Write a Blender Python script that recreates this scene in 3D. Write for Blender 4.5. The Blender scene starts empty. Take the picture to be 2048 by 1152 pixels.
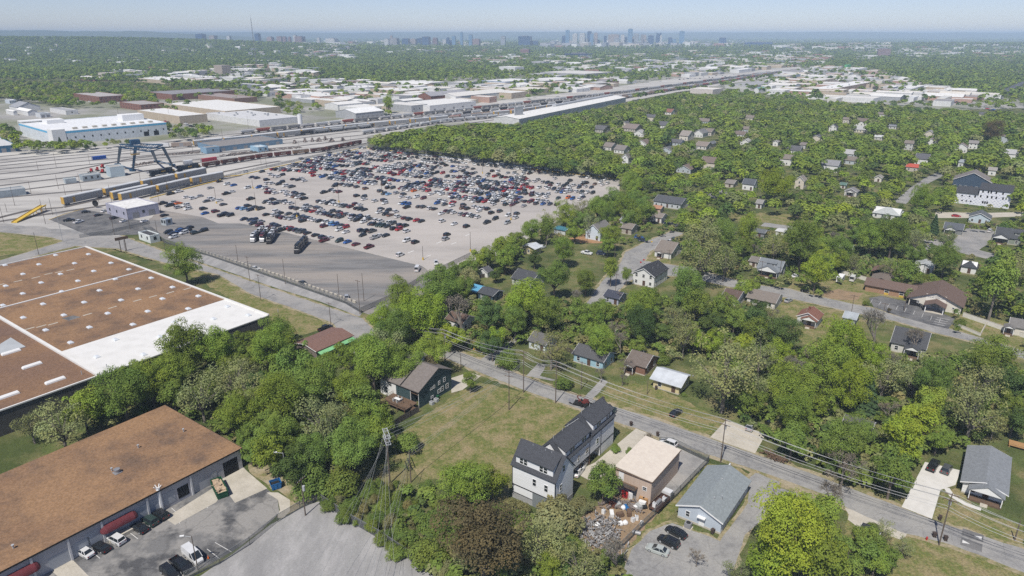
import bpy, math, random
import numpy as np
R = math.radians
S = bpy.context.scene
COL = S.collection
# ------------------------------------------------------------------ camera, sky, sun
CAMH, FPX = 100.0, 1384.0
PITCH = math.atan((576 - 68) / FPX)
cam = bpy.data.objects.new('camera', bpy.data.cameras.new('camera'))
COL.objects.link(cam)
cam.location = (0, 0, CAMH)
cam.rotation_euler = (math.pi / 2 - PITCH, 0, 0)
cam.data.sensor_width = 36
cam.data.lens = FPX / 2048 * 36
cam.data.clip_start, cam.data.clip_end = 1, 90000
S.camera = cam
SUN_EL, SUN_AZ = R(56), R(205)          # azimuth clockwise from +Y
w = bpy.data.worlds.new('World')
S.world = w
w.use_nodes = True
nt = w.node_tree
nt.nodes.clear()
sky = nt.nodes.new('ShaderNodeTexSky')
sky.sky_type = 'NISHITA'
sky.sun_disc = False
sky.sun_elevation, sky.sun_rotation = SUN_EL, SUN_AZ
sky.altitude, sky.air_density, sky.dust_density, sky.ozone_density = 150, 0.66, 0.36, 2.2
bg = nt.nodes.new('ShaderNodeBackground')
bg.inputs['Strength'].default_value = 0.1
wo = nt.nodes.new('ShaderNodeOutputWorld')
tint = nt.nodes.new('ShaderNodeMix')
tint.data_type, tint.blend_type = 'RGBA', 'MULTIPLY'
tint.inputs['Factor'].default_value = 1
tint.inputs['B'].default_value = (1.05, .965, 1.04, 1)
nt.links.new(sky.outputs[0], tint.inputs['A'])
nt.links.new(tint.outputs['Result'], bg.inputs[0])
nt.links.new(bg.outputs[0], wo.inputs[0])
sl = bpy.data.lights.new('sun', 'SUN')
sl.energy, sl.angle, sl.color = 4.5, R(0.5), (1, 0.955, 0.88)
sun = bpy.data.objects.new('sun', sl)
COL.objects.link(sun)
sun.rotation_euler = (math.pi / 2 - SUN_EL, 0, math.pi - SUN_AZ)
S.view_settings.view_transform = 'Standard'
S.view_settings.look = 'None'
S.view_settings.exposure = 0.08
S.cycles.max_bounces, S.cycles.diffuse_bounces, S.cycles.glossy_bounces = 4, 2, 2
S.cycles.transparent_max_bounces, S.cycles.transmission_bounces = 4, 2
S.cycles.volume_bounces = 0
S.cycles.use_denoising = False
S.cycles.caustics_reflective = S.cycles.caustics_refractive = False
rnd = random.Random(7)
rng = np.random.default_rng(11)
# ------------------------------------------------------------------ helpers
SP, CP = math.sin(PITCH), math.cos(PITCH)
def at(px, py, z=0.0):
 "the point of the plane at height z that the photo shows at pixel px, py (2048 x 1152)"
 u, v = (px - 1024) / FPX, (576 - py) / FPX
 d = (u, CP + v * SP, -SP + v * CP)
 t = (z - CAMH) / d[2]
 return (d[0] * t, d[1] * t)
def proj(X, Y, Z):
 zc = Y * CP - (Z - CAMH) * SP
 return 1024 + FPX * X / zc, 576 - FPX * (Y * SP + (Z - CAMH) * CP) / zc
def height(b, t):
 X, Y = at(*b)
 lo, hi = 0.0, 90.0
 for _ in range(40):
  m = (lo + hi) / 2
  if proj(X, Y, m)[1] > t[1]: lo = m
  else: hi = m
 return lo
def inpoly(x, y, P):
 c = False
 j = len(P) - 1
 for i in range(len(P)):
  if (P[i][1] > y) != (P[j][1] > y) and x < (P[j][0] - P[i][0]) * (y - P[i][1]) / (P[j][1] - P[i][1]) + P[i][0]:
   c = not c
  j = i
 return c
def norm(a):
 l = math.sqrt(sum(x * x for x in a)) or 1
 return tuple(x / l for x in a)
def cross(a, b): return (a[1]*b[2]-a[2]*b[1], a[2]*b[0]-a[0]*b[2], a[0]*b[1]-a[1]*b[0])
class MB:
 def __init__(s): s.v, s.f, s.m = [], [], []
 def add(s, vs, fs, m=0):
  o = len(s.v)
  s.v += vs
  s.f += [tuple(i + o for i in f) for f in fs]
  s.m += [m] * len(fs)
  return s
 def quad(s, a, b, c, d, m=0): return s.add([a, b, c, d], [(0, 1, 2, 3)], m)
 def box(s, x0, x1, y0, y1, z0, z1, m=0):
  return s.add([(x0,y0,z0),(x1,y0,z0),(x1,y1,z0),(x0,y1,z0),(x0,y0,z1),(x1,y0,z1),(x1,y1,z1),(x0,y1,z1)],
                     [(3,2,1,0),(4,5,6,7),(0,1,5,4),(1,2,6,5),(2,3,7,6),(3,0,4,7)], m)
 def prism(s, poly, z0, z1, m=0):
  n = len(poly)
  s.add([(x, y, z0) for x, y in poly] + [(x, y, z1) for x, y in poly],
              [tuple(range(n - 1, -1, -1)), tuple(range(n, 2 * n))] + [(i, (i + 1) % n, n + (i + 1) % n, n + i) for i in range(n)], m)
  return s
 def loft(s, rings, m=0, cap=True):
  n = len(rings[0])
  vs = [p for r in rings for p in r]
  fs = []
  for k in range(len(rings) - 1):
   for i in range(n):
    j = (i + 1) % n
    fs.append((k*n+i, k*n+j, (k+1)*n+j, (k+1)*n+i))
  if cap: fs += [tuple(range(n - 1, -1, -1)), tuple(range((len(rings)-1)*n, len(rings)*n))]
  return s.add(vs, fs, m)
 def tube(s, p0, p1, r0, r1=None, n=6, m=0, cap=True):
  r1 = r0 if r1 is None else r1
  d = norm([p1[i] - p0[i] for i in range(3)])
  a = norm(cross(d, (0, 0, 1) if abs(d[2]) < .9 else (1, 0, 0)))
  b = cross(d, a)
  ring = lambda p, r: [tuple(p[i] + r * (math.cos(2*math.pi*k/n) * a[i] + math.sin(2*math.pi*k/n) * b[i]) for i in range(3)) for k in range(n)]
  return s.loft([ring(p1, r1), ring(p0, r0)], m, cap)
 def bar(s, p0, p1, w, h=None, m=0):
  h = h or w
  d = norm([p1[i] - p0[i] for i in range(3)])
  a = norm(cross(d, (0, 0, 1) if abs(d[2]) < .95 else (1, 0, 0)))
  b = cross(d, a)
  ring = lambda p: [tuple(p[i] + sx * w/2 * a[i] + sy * h/2 * b[i] for i in range(3)) for sx, sy in ((-1,-1),(-1,1),(1,1),(1,-1))]
  return s.loft([ring(p0), ring(p1)], m)
 def mesh(s, name, mats):
  me = bpy.data.meshes.new(name)
  me.from_pydata(s.v, [], s.f)
  for m in (mats if isinstance(mats, (list, tuple)) else [mats]): me.materials.append(m)
  if any(s.m): me.polygons.foreach_set('material_index', s.m)
  me.validate()
  return me
def obj(name, g, mats=None, parent=None, loc=None, rz=0.0):
 me = g.mesh(name, mats) if isinstance(g, MB) else g
 o = bpy.data.objects.new(name, me)
 COL.objects.link(o)
 if parent is not None: o.parent = parent
 if loc is not None: o.location = loc
 if rz: o.rotation_euler = (0, 0, rz)
 return o
def tag(o, label, cat, group=None, kind=None):
 if label: o['label'] = label
 o['category'] = cat
 if group: o['group'] = group
 if kind: o['kind'] = kind
 return o
def thing(name, label, cat, loc=(0, 0, 0), rz=0.0, group=None):
 o = bpy.data.objects.new(name, None)
 COL.objects.link(o)
 o.location = loc if len(loc) == 3 else (loc[0], loc[1], 0)
 o.rotation_euler = (0, 0, rz)
 return tag(o, label, cat, group)
def kids(o): return KIDS.get(o.name, [])
KIDS = {}
def part(name, g, mats, parent, loc=None, rz=0.0):
 o = obj(name, g, mats, parent, loc, rz)
 KIDS.setdefault(parent.name, []).append(o)
 return o
def dup(o, loc, rz=None, scale=None, parent=None, color=None):
 c = o.copy()
 COL.objects.link(c)
 if parent is not None: c.parent = parent
 else:
  c.location = loc if len(loc) == 3 else (loc[0], loc[1], 0)
  if rz is not None: c.rotation_euler = (0, 0, rz)
  if scale: c.scale = scale if isinstance(scale, tuple) else (scale,) * 3
 if color: c.color = color
 for k in kids(o):
  KIDS.setdefault(c.name, []).append(dup(k, None, parent=c, color=color))
 return c
ONES = 'zeroth first second third fourth fifth sixth seventh eighth ninth tenth eleventh twelfth thirteenth fourteenth fifteenth sixteenth seventeenth eighteenth nineteenth'.split()
TENS = ['', '', 'twenty', 'thirty', 'forty', 'fifty', 'sixty', 'seventy', 'eighty', 'ninety']
def ordw(n):
 if n < 20: return ONES[n]
 if n >= 100: return 'hundred-and-' + ordw(n - 100) if n > 100 else 'hundredth'
 t = TENS[n // 10]
 return (t[:-1] + 'ieth') if n % 10 == 0 else t + '-' + ONES[n % 10]
LANDMARK = []          # (name, x, y)
PENDING = []           # (object, phrase, x, y)
def pend(o, phrase, x=None, y=None): PENDING.append((o, phrase, o.location.x if x is None else x, o.location.y if y is None else y))
def resolve():
 g = {}
 for o, ph, x, y in PENDING:
  D = lambda l: math.hypot(l[1] - x, l[2] - y)
  l = min((l for l in LANDMARK if D(l) > .5), key=D)
  dx, dy = x - l[1], y - l[2]
  r = math.hypot(l[1], l[2]); fx, fy = l[1] / r, l[2] / r
  dep, side = dx * fx + dy * fy, dx * fy - dy * fx
  rel = ('behind' if dep > 0 else 'in front of') if abs(dep) > abs(side) else ('to the right of' if side > 0 else 'to the left of')
  g.setdefault((ph, rel, l[0]), []).append((D(l), o))
 for (ph, rel, ln), it in g.items():
  it.sort(key=lambda t: t[0])
  for i, (_, o) in enumerate(it):
   o['label'] = (('' if len(it) == 1 else 'nearest ' if i == 0 else ordw(i + 1) + ' nearest ') + f'{ph} {rel} the {ln}')
# ------------------------------------------------------------------ materials
MATS = {}
def mat(name, c, c2=None, scale=1.0, rough=.8, metal=0.0, detail=5, spec=.3, coat=0.0, objcol=False, c3=None, scale3=.1, lo=.38, hi=.62, stretch=None, bump=0.0, attr=None, coord='Object', transl=0.0, crack=0.0, grain=0.0):
 if name in MATS: return MATS[name]
 m = bpy.data.materials.new(name)
 MATS[name] = m
 m.use_nodes = True
 n, l = m.node_tree.nodes, m.node_tree.links
 p = n['Principled BSDF']
 p.inputs['Roughness'].default_value, p.inputs['Metallic'].default_value = rough, metal
 p.inputs['Specular IOR Level'].default_value = spec
 p.inputs['Coat Weight'].default_value = coat
 col = None
 if objcol:
  oi = n.new('ShaderNodeObjectInfo')
  col = oi.outputs['Color']
 if attr:
  a = n.new('ShaderNodeAttribute')
  a.attribute_name = attr
  if col is None: col = a.outputs['Color']
  else:
   mx = n.new('ShaderNodeMix'); mx.data_type = 'RGBA'; mx.blend_type = 'MULTIPLY'; mx.inputs['Factor'].default_value = 1
   l.new(col, mx.inputs['A']); l.new(a.outputs['Color'], mx.inputs['B'])
   col = mx.outputs['Result']
 if c2:
  tc = n.new('ShaderNodeTexCoord')
  src = tc.outputs[coord]
  if stretch:
   mp = n.new('ShaderNodeMapping')
   mp.inputs['Scale'].default_value = stretch[:3]
   if len(stretch) > 3: mp.inputs['Rotation'].default_value = (0, 0, stretch[3])
   l.new(src, mp.inputs[0]); src = mp.outputs[0]
  def noise(sc, det):
   t = n.new('ShaderNodeTexNoise')
   t.inputs['Scale'].default_value, t.inputs['Detail'].default_value, t.inputs['Roughness'].default_value = sc, det, .62
   l.new(src, t.inputs['Vector'])
   r = n.new('ShaderNodeMapRange')
   r.inputs['From Min'].default_value, r.inputs['From Max'].default_value = lo, hi
   l.new(t.outputs['Fac'], r.inputs['Value'])
   return r.outputs[0]
  f = noise(scale, detail)
  mx = n.new('ShaderNodeMix'); mx.data_type = 'RGBA'
  mx.inputs['A'].default_value, mx.inputs['B'].default_value = (*c, 1), (*c2, 1)
  l.new(f, mx.inputs['Factor'])
  o = mx.outputs['Result']
  if c3:
   f3 = noise(scale3, 4)
   m3 = n.new('ShaderNodeMix'); m3.data_type = 'RGBA'
   m3.inputs['B'].default_value = (*c3, 1)
   l.new(o, m3.inputs['A']); l.new(f3, m3.inputs['Factor'])
   o = m3.outputs['Result']
  if grain:
   tg = n.new('ShaderNodeTexNoise'); tg.inputs['Scale'].default_value, tg.inputs['Detail'].default_value = 2.2, 3
   l.new(tc.outputs[coord], tg.inputs['Vector'])
   mg = n.new('ShaderNodeMapRange'); mg.inputs['From Min'].default_value, mg.inputs['From Max'].default_value = .3, .7
   mg.inputs['To Min'].default_value, mg.inputs['To Max'].default_value = 1 - grain, 1 + grain
   l.new(tg.outputs['Fac'], mg.inputs['Value'])
   gx = n.new('ShaderNodeMix'); gx.data_type = 'RGBA'; gx.blend_type = 'MULTIPLY'; gx.inputs['Factor'].default_value = 1
   l.new(o, gx.inputs['A']); l.new(mg.outputs[0], gx.inputs['B'])
   o = gx.outputs['Result']
  if crack:
   nz = n.new('ShaderNodeTexNoise'); nz.inputs['Scale'].default_value = .35
   l.new(src, nz.inputs['Vector'])
   va = n.new('ShaderNodeVectorMath'); va.operation = 'MULTIPLY_ADD'; va.inputs[1].default_value = (2.5, 2.5, 0)
   l.new(nz.outputs['Color'], va.inputs[0]); l.new(src, va.inputs[2])
   vo = n.new('ShaderNodeTexVoronoi'); vo.feature = 'DISTANCE_TO_EDGE'; vo.inputs['Scale'].default_value = crack
   l.new(va.outputs[0], vo.inputs['Vector'])
   mr = n.new('ShaderNodeMapRange'); mr.inputs['From Max'].default_value = .018
   mr.inputs['To Min'].default_value = .8
   l.new(vo.outputs['Distance'], mr.inputs['Value'])
   mc = n.new('ShaderNodeMix'); mc.data_type = 'RGBA'; mc.blend_type = 'MULTIPLY'; mc.inputs['Factor'].default_value = 1
   l.new(o, mc.inputs['A']); l.new(mr.outputs[0], mc.inputs['B'])
   o = mc.outputs['Result']
  if col is not None:
   mm = n.new('ShaderNodeMix'); mm.data_type = 'RGBA'; mm.blend_type = 'MULTIPLY'; mm.inputs['Factor'].default_value = 1
   l.new(col, mm.inputs['A']); l.new(o, mm.inputs['B'])
   o = mm.outputs['Result']
  col = o
  if bump:
   b = n.new('ShaderNodeBump'); b.inputs['Strength'].default_value = bump; b.inputs['Distance'].default_value = .1
   l.new(f, b.inputs['Height']); l.new(b.outputs[0], p.inputs['Normal'])
 if col is None: p.inputs['Base Color'].default_value = (*c, 1)
 else: l.new(col, p.inputs['Base Color'])
 if transl:
  tr = n.new('ShaderNodeBsdfTranslucent')
  df = n.new('ShaderNodeBsdfDiffuse')
  ms = n.new('ShaderNodeMixShader'); ms.inputs[0].default_value = transl
  l.new(col, tr.inputs['Color']); l.new(col, df.inputs['Color'])
  l.new(df.outputs[0], ms.inputs[1]); l.new(tr.outputs[0], ms.inputs[2])
  l.new(ms.outputs[0], n['Material Output'].inputs[0])
 return m
def rgb(r, g, b, k=1.0):
 f = lambda c: ((c / 255 + .055) / 1.055) ** 2.4 if c > 10 else c / 255 / 12.92
 return (f(r) * k, f(g) * k, f(b) * k)
def vary(c, k): return tuple(min(1, x * k) for x in c)
def flat(name, c, v=.82, sc=.8, **kw): return mat(name, c, vary(c, v), sc, **kw)
M_grass = mat('grass_ground', (.10, .125, .035), (.19, .165, .075), .16, 1, detail=11, c3=(.06, .08, .022), scale3=.05, lo=.42, hi=.6, grain=.3)
M_lawn = mat('lawn', (.115, .138, .034), (.205, .185, .07), .8, 1, detail=12, c3=(.26, .21, .11), scale3=.2, lo=.42, hi=.66, grain=.32)
M_dry = mat('dry_verge', (.29, .24, .14), (.15, .155, .055), .5, 1, detail=12, c3=(.33, .28, .19), scale3=.2, lo=.44, hi=.58, grain=.22)
M_dirt = mat('bare_dirt', (.30, .21, .13), (.22, .16, .10), .3, 1, detail=8, grain=.22)
M_redirt = mat('red_dirt', (.36, .2, .1), (.28, .17, .09), .3, 1, detail=8)
M_road = mat('road_asphalt', (.27, .265, .255), (.215, .21, .205), .35, .9, detail=12, c3=(.32, .305, .285), scale3=.09, lo=.42, hi=.6, crack=.11, grain=.09)
M_road2 = mat('street_asphalt', (.27, .265, .255), (.21, .205, .20), .8, .9, detail=12, c3=(.31, .30, .28), scale3=.13, lo=.42, hi=.6, crack=.14, grain=.09)
M_dark = mat('dark_asphalt', (.125, .125, .125), (.08, .08, .085), .5, .9, detail=12, c3=(.175, .17, .165), scale3=.12, lo=.42, hi=.6, crack=.12, grain=.09)
M_yard = mat('truck_yard_asphalt', (.20, .196, .192), (.145, .141, .138), .16, .9, detail=12, c3=(.29, .26, .23), scale3=.045, lo=.42, hi=.62, stretch=(.3, 1.5, 1, R(-20)), grain=.09)
M_lot = mat('lot_concrete', (.405, .375, .345), (.335, .31, .285), .03, .9, detail=10, c3=(.44, .405, .37), scale3=.012, stretch=(1, 3.0, 1, R(35)), grain=.09)
M_pale = mat('pale_concrete', (.50, .46, .39), (.42, .385, .32), .25, .9, detail=8, grain=.09)
M_white_conc = mat('new_concrete', (.62, .6, .56), (.55, .53, .49), .4, .9, detail=7)
M_gravel = mat('rail_ballast', (.42, .405, .38), (.30, .285, .265), .05, 1, detail=12, c3=(.50, .48, .445), scale3=.016, stretch=(.35, 2.2, 1, R(-52)), lo=.4, hi=.6, grain=.09)
M_ind = mat('paved_yard', (.40, .385, .36), (.28, .27, .255), .015, 1, detail=9, c3=(.15, .165, .08), scale3=.006)
M_track = mat('track_bed', (.13, .115, .10), (.19, .17, .15), .2, 1, detail=6)
M_lotgrey = mat('weathered_lot', (.36, .35, .34), (.29, .285, .275), .22, .95, detail=12, c3=(.25, .245, .24), scale3=.1, lo=.42, hi=.62, stretch=(1.6, .6, 1, R(30)), grain=.09)
M_blot = mat('patched_lot', (.17, .167, .163), (.085, .085, .087), .14, .95, detail=10, c3=(.27, .258, .24), scale3=.1, lo=.46, hi=.56, crack=.1, grain=.09)
M_yellow = flat('yellow_paint', (.62, .42, .06))
M_wline = flat('white_line_paint', (.7, .69, .66))
M_browngravel = mat('brown_gravel_roof', (.225, .135, .078), (.15, .098, .066), .16, 1, detail=12, c3=(.275, .165, .09), scale3=.07, lo=.42, hi=.6, grain=.22)
M_browngravel2 = mat('dark_brown_gravel_roof', (.17, .105, .075), (.13, .082, .064), .1, 1, detail=10, c3=(.22, .13, .075), scale3=.05, lo=.4, hi=.66, grain=.22)
M_membrane = mat('white_roof_membrane', (.70, .69, .66), (.60, .59, .56), .25, .6, detail=8, lo=.45, hi=.8)
M_whiteroof = mat('white_roof', (.78, .77, .74), (.62, .61, .58), .05, .7, detail=8, lo=.45, hi=.75)
M_dgrey_wall = mat('dark_block_wall', (.10, .095, .088), (.075, .072, .068), .3, .9)
M_greywall = mat('grey_painted_block', (.40, .40, .42), (.34, .34, .36), .3, .8)
M_skylight = mat('skylight_dome', (.60, .63, .66), rough=.15, spec=.5)
M_trimwhite = flat('white_trim', (.75, .75, .74), .95)
M_glass = mat('window_glass', (.02, .025, .03), rough=.08, spec=.6)
M_bluglass = mat('blue_glass', (.05, .09, .15), (.08, .13, .19), .08, .2, spec=.5)
M_black = mat('black_rubber', (.018, .018, .018), rough=.8)
M_steel = flat('grey_steel', (.30, .30, .31), .8, metal=.2, rough=.5)
M_pole = mat('weathered_wood_pole', (.11, .085, .065), (.15, .12, .10), 2.0, .95)
M_galv = flat('galvanised_steel', (.42, .43, .44), .85, rough=.5)
M_wire = mat('wire_alloy', (.42, .42, .41), rough=.4, metal=.3)
M_wood = mat('brown_wood', (.16, .10, .065), (.11, .075, .05), 1.5, .9)
M_newwood = mat('new_timber', (.42, .24, .10), (.34, .2, .09), 1.5, .9)
M_fencewood = mat('grey_wood_fence', (.085, .07, .058), (.12, .10, .085), 1.2, .95, stretch=(6, 6, .3))
M_fencemesh = mat('chain_link', (.26, .27, .27), rough=.5, metal=.4)
M_red = flat('red_paint', (.42, .03, .03), rough=.5)
M_maroon_awn = mat('maroon_awning', (.14, .028, .034), (.11, .024, .03), .8, .85)
M_greenbin = flat('green_steel', (.015, .10, .045), .7, rough=.5)
M_bluebin = flat('blue_steel', (.02, .13, .34), .8, rough=.5)
M_lettermark = flat('pale_lettering', (.5, .48, .42))
M_card = mat('cardboard', (.52, .40, .28), (.42, .32, .22), 1.5, .9)
M_paint = mat('car_paint', (1, 1, 1), (.93, .93, .93), .6, .35, .15, spec=.5, coat=.5, objcol=True)
M_obj = mat('painted_surface', (1, 1, 1), (.80, .80, .80), .5, .75, objcol=True, detail=7)
M_objroof = mat('tinted_roofing', (1, 1, 1), (.80, .80, .80), .35, .85, objcol=True, detail=9, stretch=(1, 1, 1))
M_shingle = mat('shingles', (1, 1, 1), (.72, .72, .72), 1.3, .95, objcol=True, detail=10, stretch=(1, 1, 3), lo=.3, hi=.7)
M_siding = mat('lap_siding', (1, 1, 1), (.88, .88, .88), .7, .75, objcol=True, detail=4, stretch=(.2, .2, 6))
M_red_l = mat('tail_lamp_red', (.35, .01, .01), rough=.3)
M_lamp = mat('head_lamp', (.75, .75, .72), rough=.15)
M_leaf = mat('leaf', (1, 1, 1), objcol=True, attr='tint', transl=.34)
M_leafmass = mat('leaf_mass', (1, 1, 1), attr='leafcol', transl=.33)
M_bark = mat('bark', (.12, .095, .075), (.19, .16, .135), 1.2, .95)
M_palebark = mat('pale_bark', (.24, .21, .18), (.16, .14, .12), 1.2, .95)
def ocol(o, c):
 o.color = (*c, 1)
 return o
# ------------------------------------------------------------------ the setting: ground, yards, streets
ZL = [0.0]
def ragged(pts, amp, step=1.6):
 step = max(step, amp*3.2)
 out = []
 for i, p in enumerate(pts):
  q = pts[(i+1) % len(pts)]
  L = math.hypot(q[0]-p[0], q[1]-p[1]); k = min(120, max(1, int(L/step)))
  for j in range(k):
   a = amp if 0 < j else amp*.3
   f = j/k; out.append((p[0]+(q[0]-p[0])*f + rnd.uniform(-a, a), p[1]+(q[1]-p[1])*f + rnd.uniform(-a, a)))
 return out
AMP = {'lawn': .55, 'dry_verge': .7, 'bare_dirt': .6, 'red_dirt': .8, 'road_asphalt': .16, 'street_asphalt': .16, 'paved_yard': 3, 'rail_ballast': 1.2, 'dark_asphalt': .1, 'truck_yard_asphalt': .3, 'patched_lot': .12}
def sheet(name, P, m, z, label, cat='ground', world=False, amp=None):
 pts = P if world else [at(*p) for p in P]
 amp = AMP.get(m.name, 0) if amp is None else amp
 if amp and len(pts) > 2: pts = ragged(pts, amp)
 ar = sum(pts[i][0] * pts[(i+1) % len(pts)][1] - pts[(i+1) % len(pts)][0] * pts[i][1] for i in range(len(pts)))
 if ar < 0: pts = pts[::-1]
 g = MB().add([(x, y, z) for x, y in pts], [tuple(range(len(pts)))])
 return tag(obj(name, g, m), label, cat, kind='structure')
g = MB()
NX = [-26000, -12000, -6000, -3000, -1500, -700, -300, 0, 300, 700, 1500, 3000, 6000, 12000, 26000]
NY = [-200, 0, 200, 400, 800, 1500, 3000, 6000, 12000, 28000]
vs = [(x, y, 0) for y in NY for x in NX]
k = len(NX)
g.add(vs, [(j*k+i, j*k+i+1, (j+1)*k+i+1, (j+1)*k+i) for j in range(len(NY)-1) for i in range(k-1)])
tag(obj('ground', g, M_grass), 'grassy ground running out to the wooded horizon', 'ground', kind='structure')
PX_road1 = [(237,470),(331,504),(450,545),(559,582),(640,609),(725,637),(748,660),(745,705),(690,722),(655,712),(690,694),(680,664),(666,646),(590,618),(500,587),(437,549),(325,524),(235,497),(150,492),(78,510),(-30,545),(-30,530),(0,521),(70,500),(128,482),(100,474),(0,464),(-30,460),(-30,442),(0,443),(60,448),(150,458)]
PX_main = [(850,684),(880,690),(925,706),(1010,737),(1048,753),(1136,786),(1215,808),(1307,838),(1420,877),(1510,909),(1560,925),(1633,951),(1720,984),(1804,1016),(1888,1048),(2048,1098),(2120,1122),(2120,1172),(2048,1145),(1956,1109),(1905,1090),(1801,1064),(1695,1016),(1643,987),(1560,957),(1488,932),(1416,909),(1323,877),(1274,857),(1223,841),(1139,811),(1048,780),(960,745),(890,716),(862,706),(840,696)]
PX_upper = [(1345,462),(1368,466),(1300,503),(1288,522),(1380,535),(1470,560),(1522,571),(1575,577),(1650,596),(1753,618),(1788,631),(1879,652),(1925,665),(2048,702),(2120,722),(2120,742),(2048,718),(1975,690),(1879,668),(1794,643),(1688,621),(1591,599),(1522,584),(1460,574),(1370,554),(1295,549),(1255,563),(1215,603),(1170,612),(1205,562),(1240,528),(1250,505),(1300,480)]
PX_lot = [(300,398),(400,372),(480,353),(560,335),(650,315),(735,296),(900,313),(1100,343),(1240,359),(1238,390),(1190,405),(1100,450),(1000,510),(930,524),(870,550),(843,532),(777,516),(658,487),(571,465),(525,455),(480,447),(437,447),(405,434),(320,420)]
PX_truck = [(320,420),(405,434),(437,447),(480,447),(525,455),(571,465),(658,487),(777,516),(843,532),(870,550),(845,605),(760,640),(722,622),(690,603),(560,556),(420,510),(330,478),(280,455)]
PX_yard = [(-40,300),(-40,445),(0,447),(150,460),(237,472),(285,457),(320,420),(300,398),(480,353),(735,296),(735,272),(900,245),(1030,246),(1250,204),(1345,186),(1605,143),(1600,133),(1340,158),(1200,178),(900,212),(700,236),(560,255),(400,274),(336,280),(110,300)]
PX_ind = [(-40,190),(110,205),(300,180),(700,172),(1000,146),(1345,135),(1590,128),(1640,129),(1740,137),(1826,167),(1900,183),(2060,202),(2060,216),(1860,222),(1560,196),(1350,180),(1000,236),(700,282),(300,302),(-40,302)]
PX_lotgrey = [(637,1003),(760,1079),(880,1160),(760,1260),(300,1300),(380,1166),(465,1108),(540,1050),(600,1016)]
PX_blot = [(533,977),(556,1000),(559,1025),(523,1061),(465,1103),(400,1139),(330,1180),(-60,1330),(-140,1240),(0,1145),(480,925),(500,950)]
PX_gpark = [(1300,1062),(1345,1046),(1372,1056),(1440,1082),(1496,1005),(1500,955),(1530,930),(1590,945),(1660,996),(1600,990),(1560,1005),(1490,1070),(1460,1160),(1240,1160),(1262,1100)]
PX_church = [(1738,596),(1763,592),(1841,609),(1910,637),(1897,658),(1857,649),(1790,630),(1747,614)]
PX_pave = [(98,439),(167,418),(290,443),(322,468),(180,472)]
sheet('industrial_ground', PX_ind, M_ind, .012, 'grey paved ground among the warehouses beyond the rail yard')
sheet('rail_yard', PX_yard, M_gravel, .03, 'pale gravel rail yard with tracks running across it', 'rail yard')
sheet('parking_lot', PX_lot, M_lot, .04, 'vast pale concrete parking lot full of new cars', 'parking lot')
sheet('truck_yard', PX_truck, M_yard, .036, 'bare grey asphalt apron with tyre marks below the car rows', 'parking lot')
sheet('small_parking', PX_pave, M_dark, .044, 'small dark asphalt parking beside the white roofed shop', 'parking lot')
sheet('verge', [(345,497),(420,512),(560,559),(690,606),(724,626),(719,633),(640,603),(559,578),(450,541),(340,504)], M_lotgrey, .02, 'pale gravel strip between concrete blocks and the road', 'verge')
sheet('road', PX_road1, M_road, .024, 'grey service road running past the big brown roofed warehouse', 'road')
sheet('street', PX_main, M_road2, .028, 'long grey residential street with overhead wires', 'street')
sheet('upper_street', PX_upper, M_road2, .028, 'grey side street passing the church and its parking lot', 'street')
sheet('weathered_lot', PX_lotgrey, M_lotgrey, .02, 'empty light grey lot inside a chain link fence', 'parking lot')
sheet('customer_lot', PX_blot, M_blot, .022, 'dark patched asphalt parking along the grey block building', 'parking lot')
sheet('gravel_parking', PX_gpark, M_road2, .02, 'grey asphalt parking around the grey gabled office', 'parking lot')
sheet('church_parking', PX_church, M_dark, .034, 'dark striped parking lot in front of the church', 'parking lot')
sheet('side_lane', [(962,718),(984,732),(1000,722),(1016,700),(1040,676),(1024,674),(1000,694)], M_road2, .031, 'short lane climbing away from the street under trees', 'street')
def band(name, pts, w, m, z, label, cat='path'):
 P = [at(*p) for p in pts]
 L, Rr = [], []
 for i, p in enumerate(P):
  a, b = P[max(i-1, 0)], P[min(i+1, len(P)-1)]
  d = norm((b[0]-a[0], b[1]-a[1]))
  L.append((p[0] - d[1]*w/2, p[1] + d[0]*w/2)); Rr.append((p[0] + d[1]*w/2, p[1] - d[0]*w/2))
 return sheet(name, L + Rr[::-1], m, z, label, cat, True)
sheet('driveway', [(1803,1014),(1864,1038),(1881,980),(1911,970),(1921,941),(1850,924)], M_white_conc, .034, 'new white concrete driveway with a grey car on it', 'driveway')
band('footpath', [(1893,976),(1904,992),(1930,1008),(1962,1019)], 1.3, M_white_conc, .036, 'curved white concrete path to the porch steps')
sheet('driveway', [(1420,875),(1510,907),(1532,868),(1452,840)], M_pale, .034, 'wide pale concrete driveway under the overhanging trees', 'driveway')
sheet('driveway', [(1272,857),(1296,867),(1258,905),(1222,943),(1185,964),(1148,945),(1190,925)], M_pale, .034, 'long beige driveway between townhouses and beige shed', 'driveway')
sheet('driveway', [(900,757),(938,745),(962,752),(925,780),(903,786)], M_pale, .034, 'pale concrete driveway beside the dark green house', 'driveway')
sheet('driveway', [(1166,797),(1182,803),(1216,764),(1204,757)], M_road2, .034, 'narrow grey driveway leading to the light blue house', 'driveway')
sheet('driveway', [(1150,770),(1052,752),(1075,728),(1092,732),(1080,752)], M_road2, .033, 'grey gravel drive in front of the white cottage', 'driveway')
sheet('fenced_yard', [(1318,892),(1345,889),(1417,925),(1336,1006),(1300,1012),(1356,930)], M_road, .033, 'fenced grey yard beside the beige metal shed', 'yard')
sheet('scrap_yard', [(1150,1044),(1205,1000),(1240,980),(1302,1008),(1338,1004),(1240,1112),(1170,1100)], M_dirt, .03, 'brown earth yard littered with scrap appliances', 'yard')
sheet('dirt_patch', [(1700,583),(1676,578),(1640,588),(1655,600),(1712,600),(1728,586)], M_dirt, .02, 'worn gravel patch beside the parked camper', 'ground')
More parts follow.
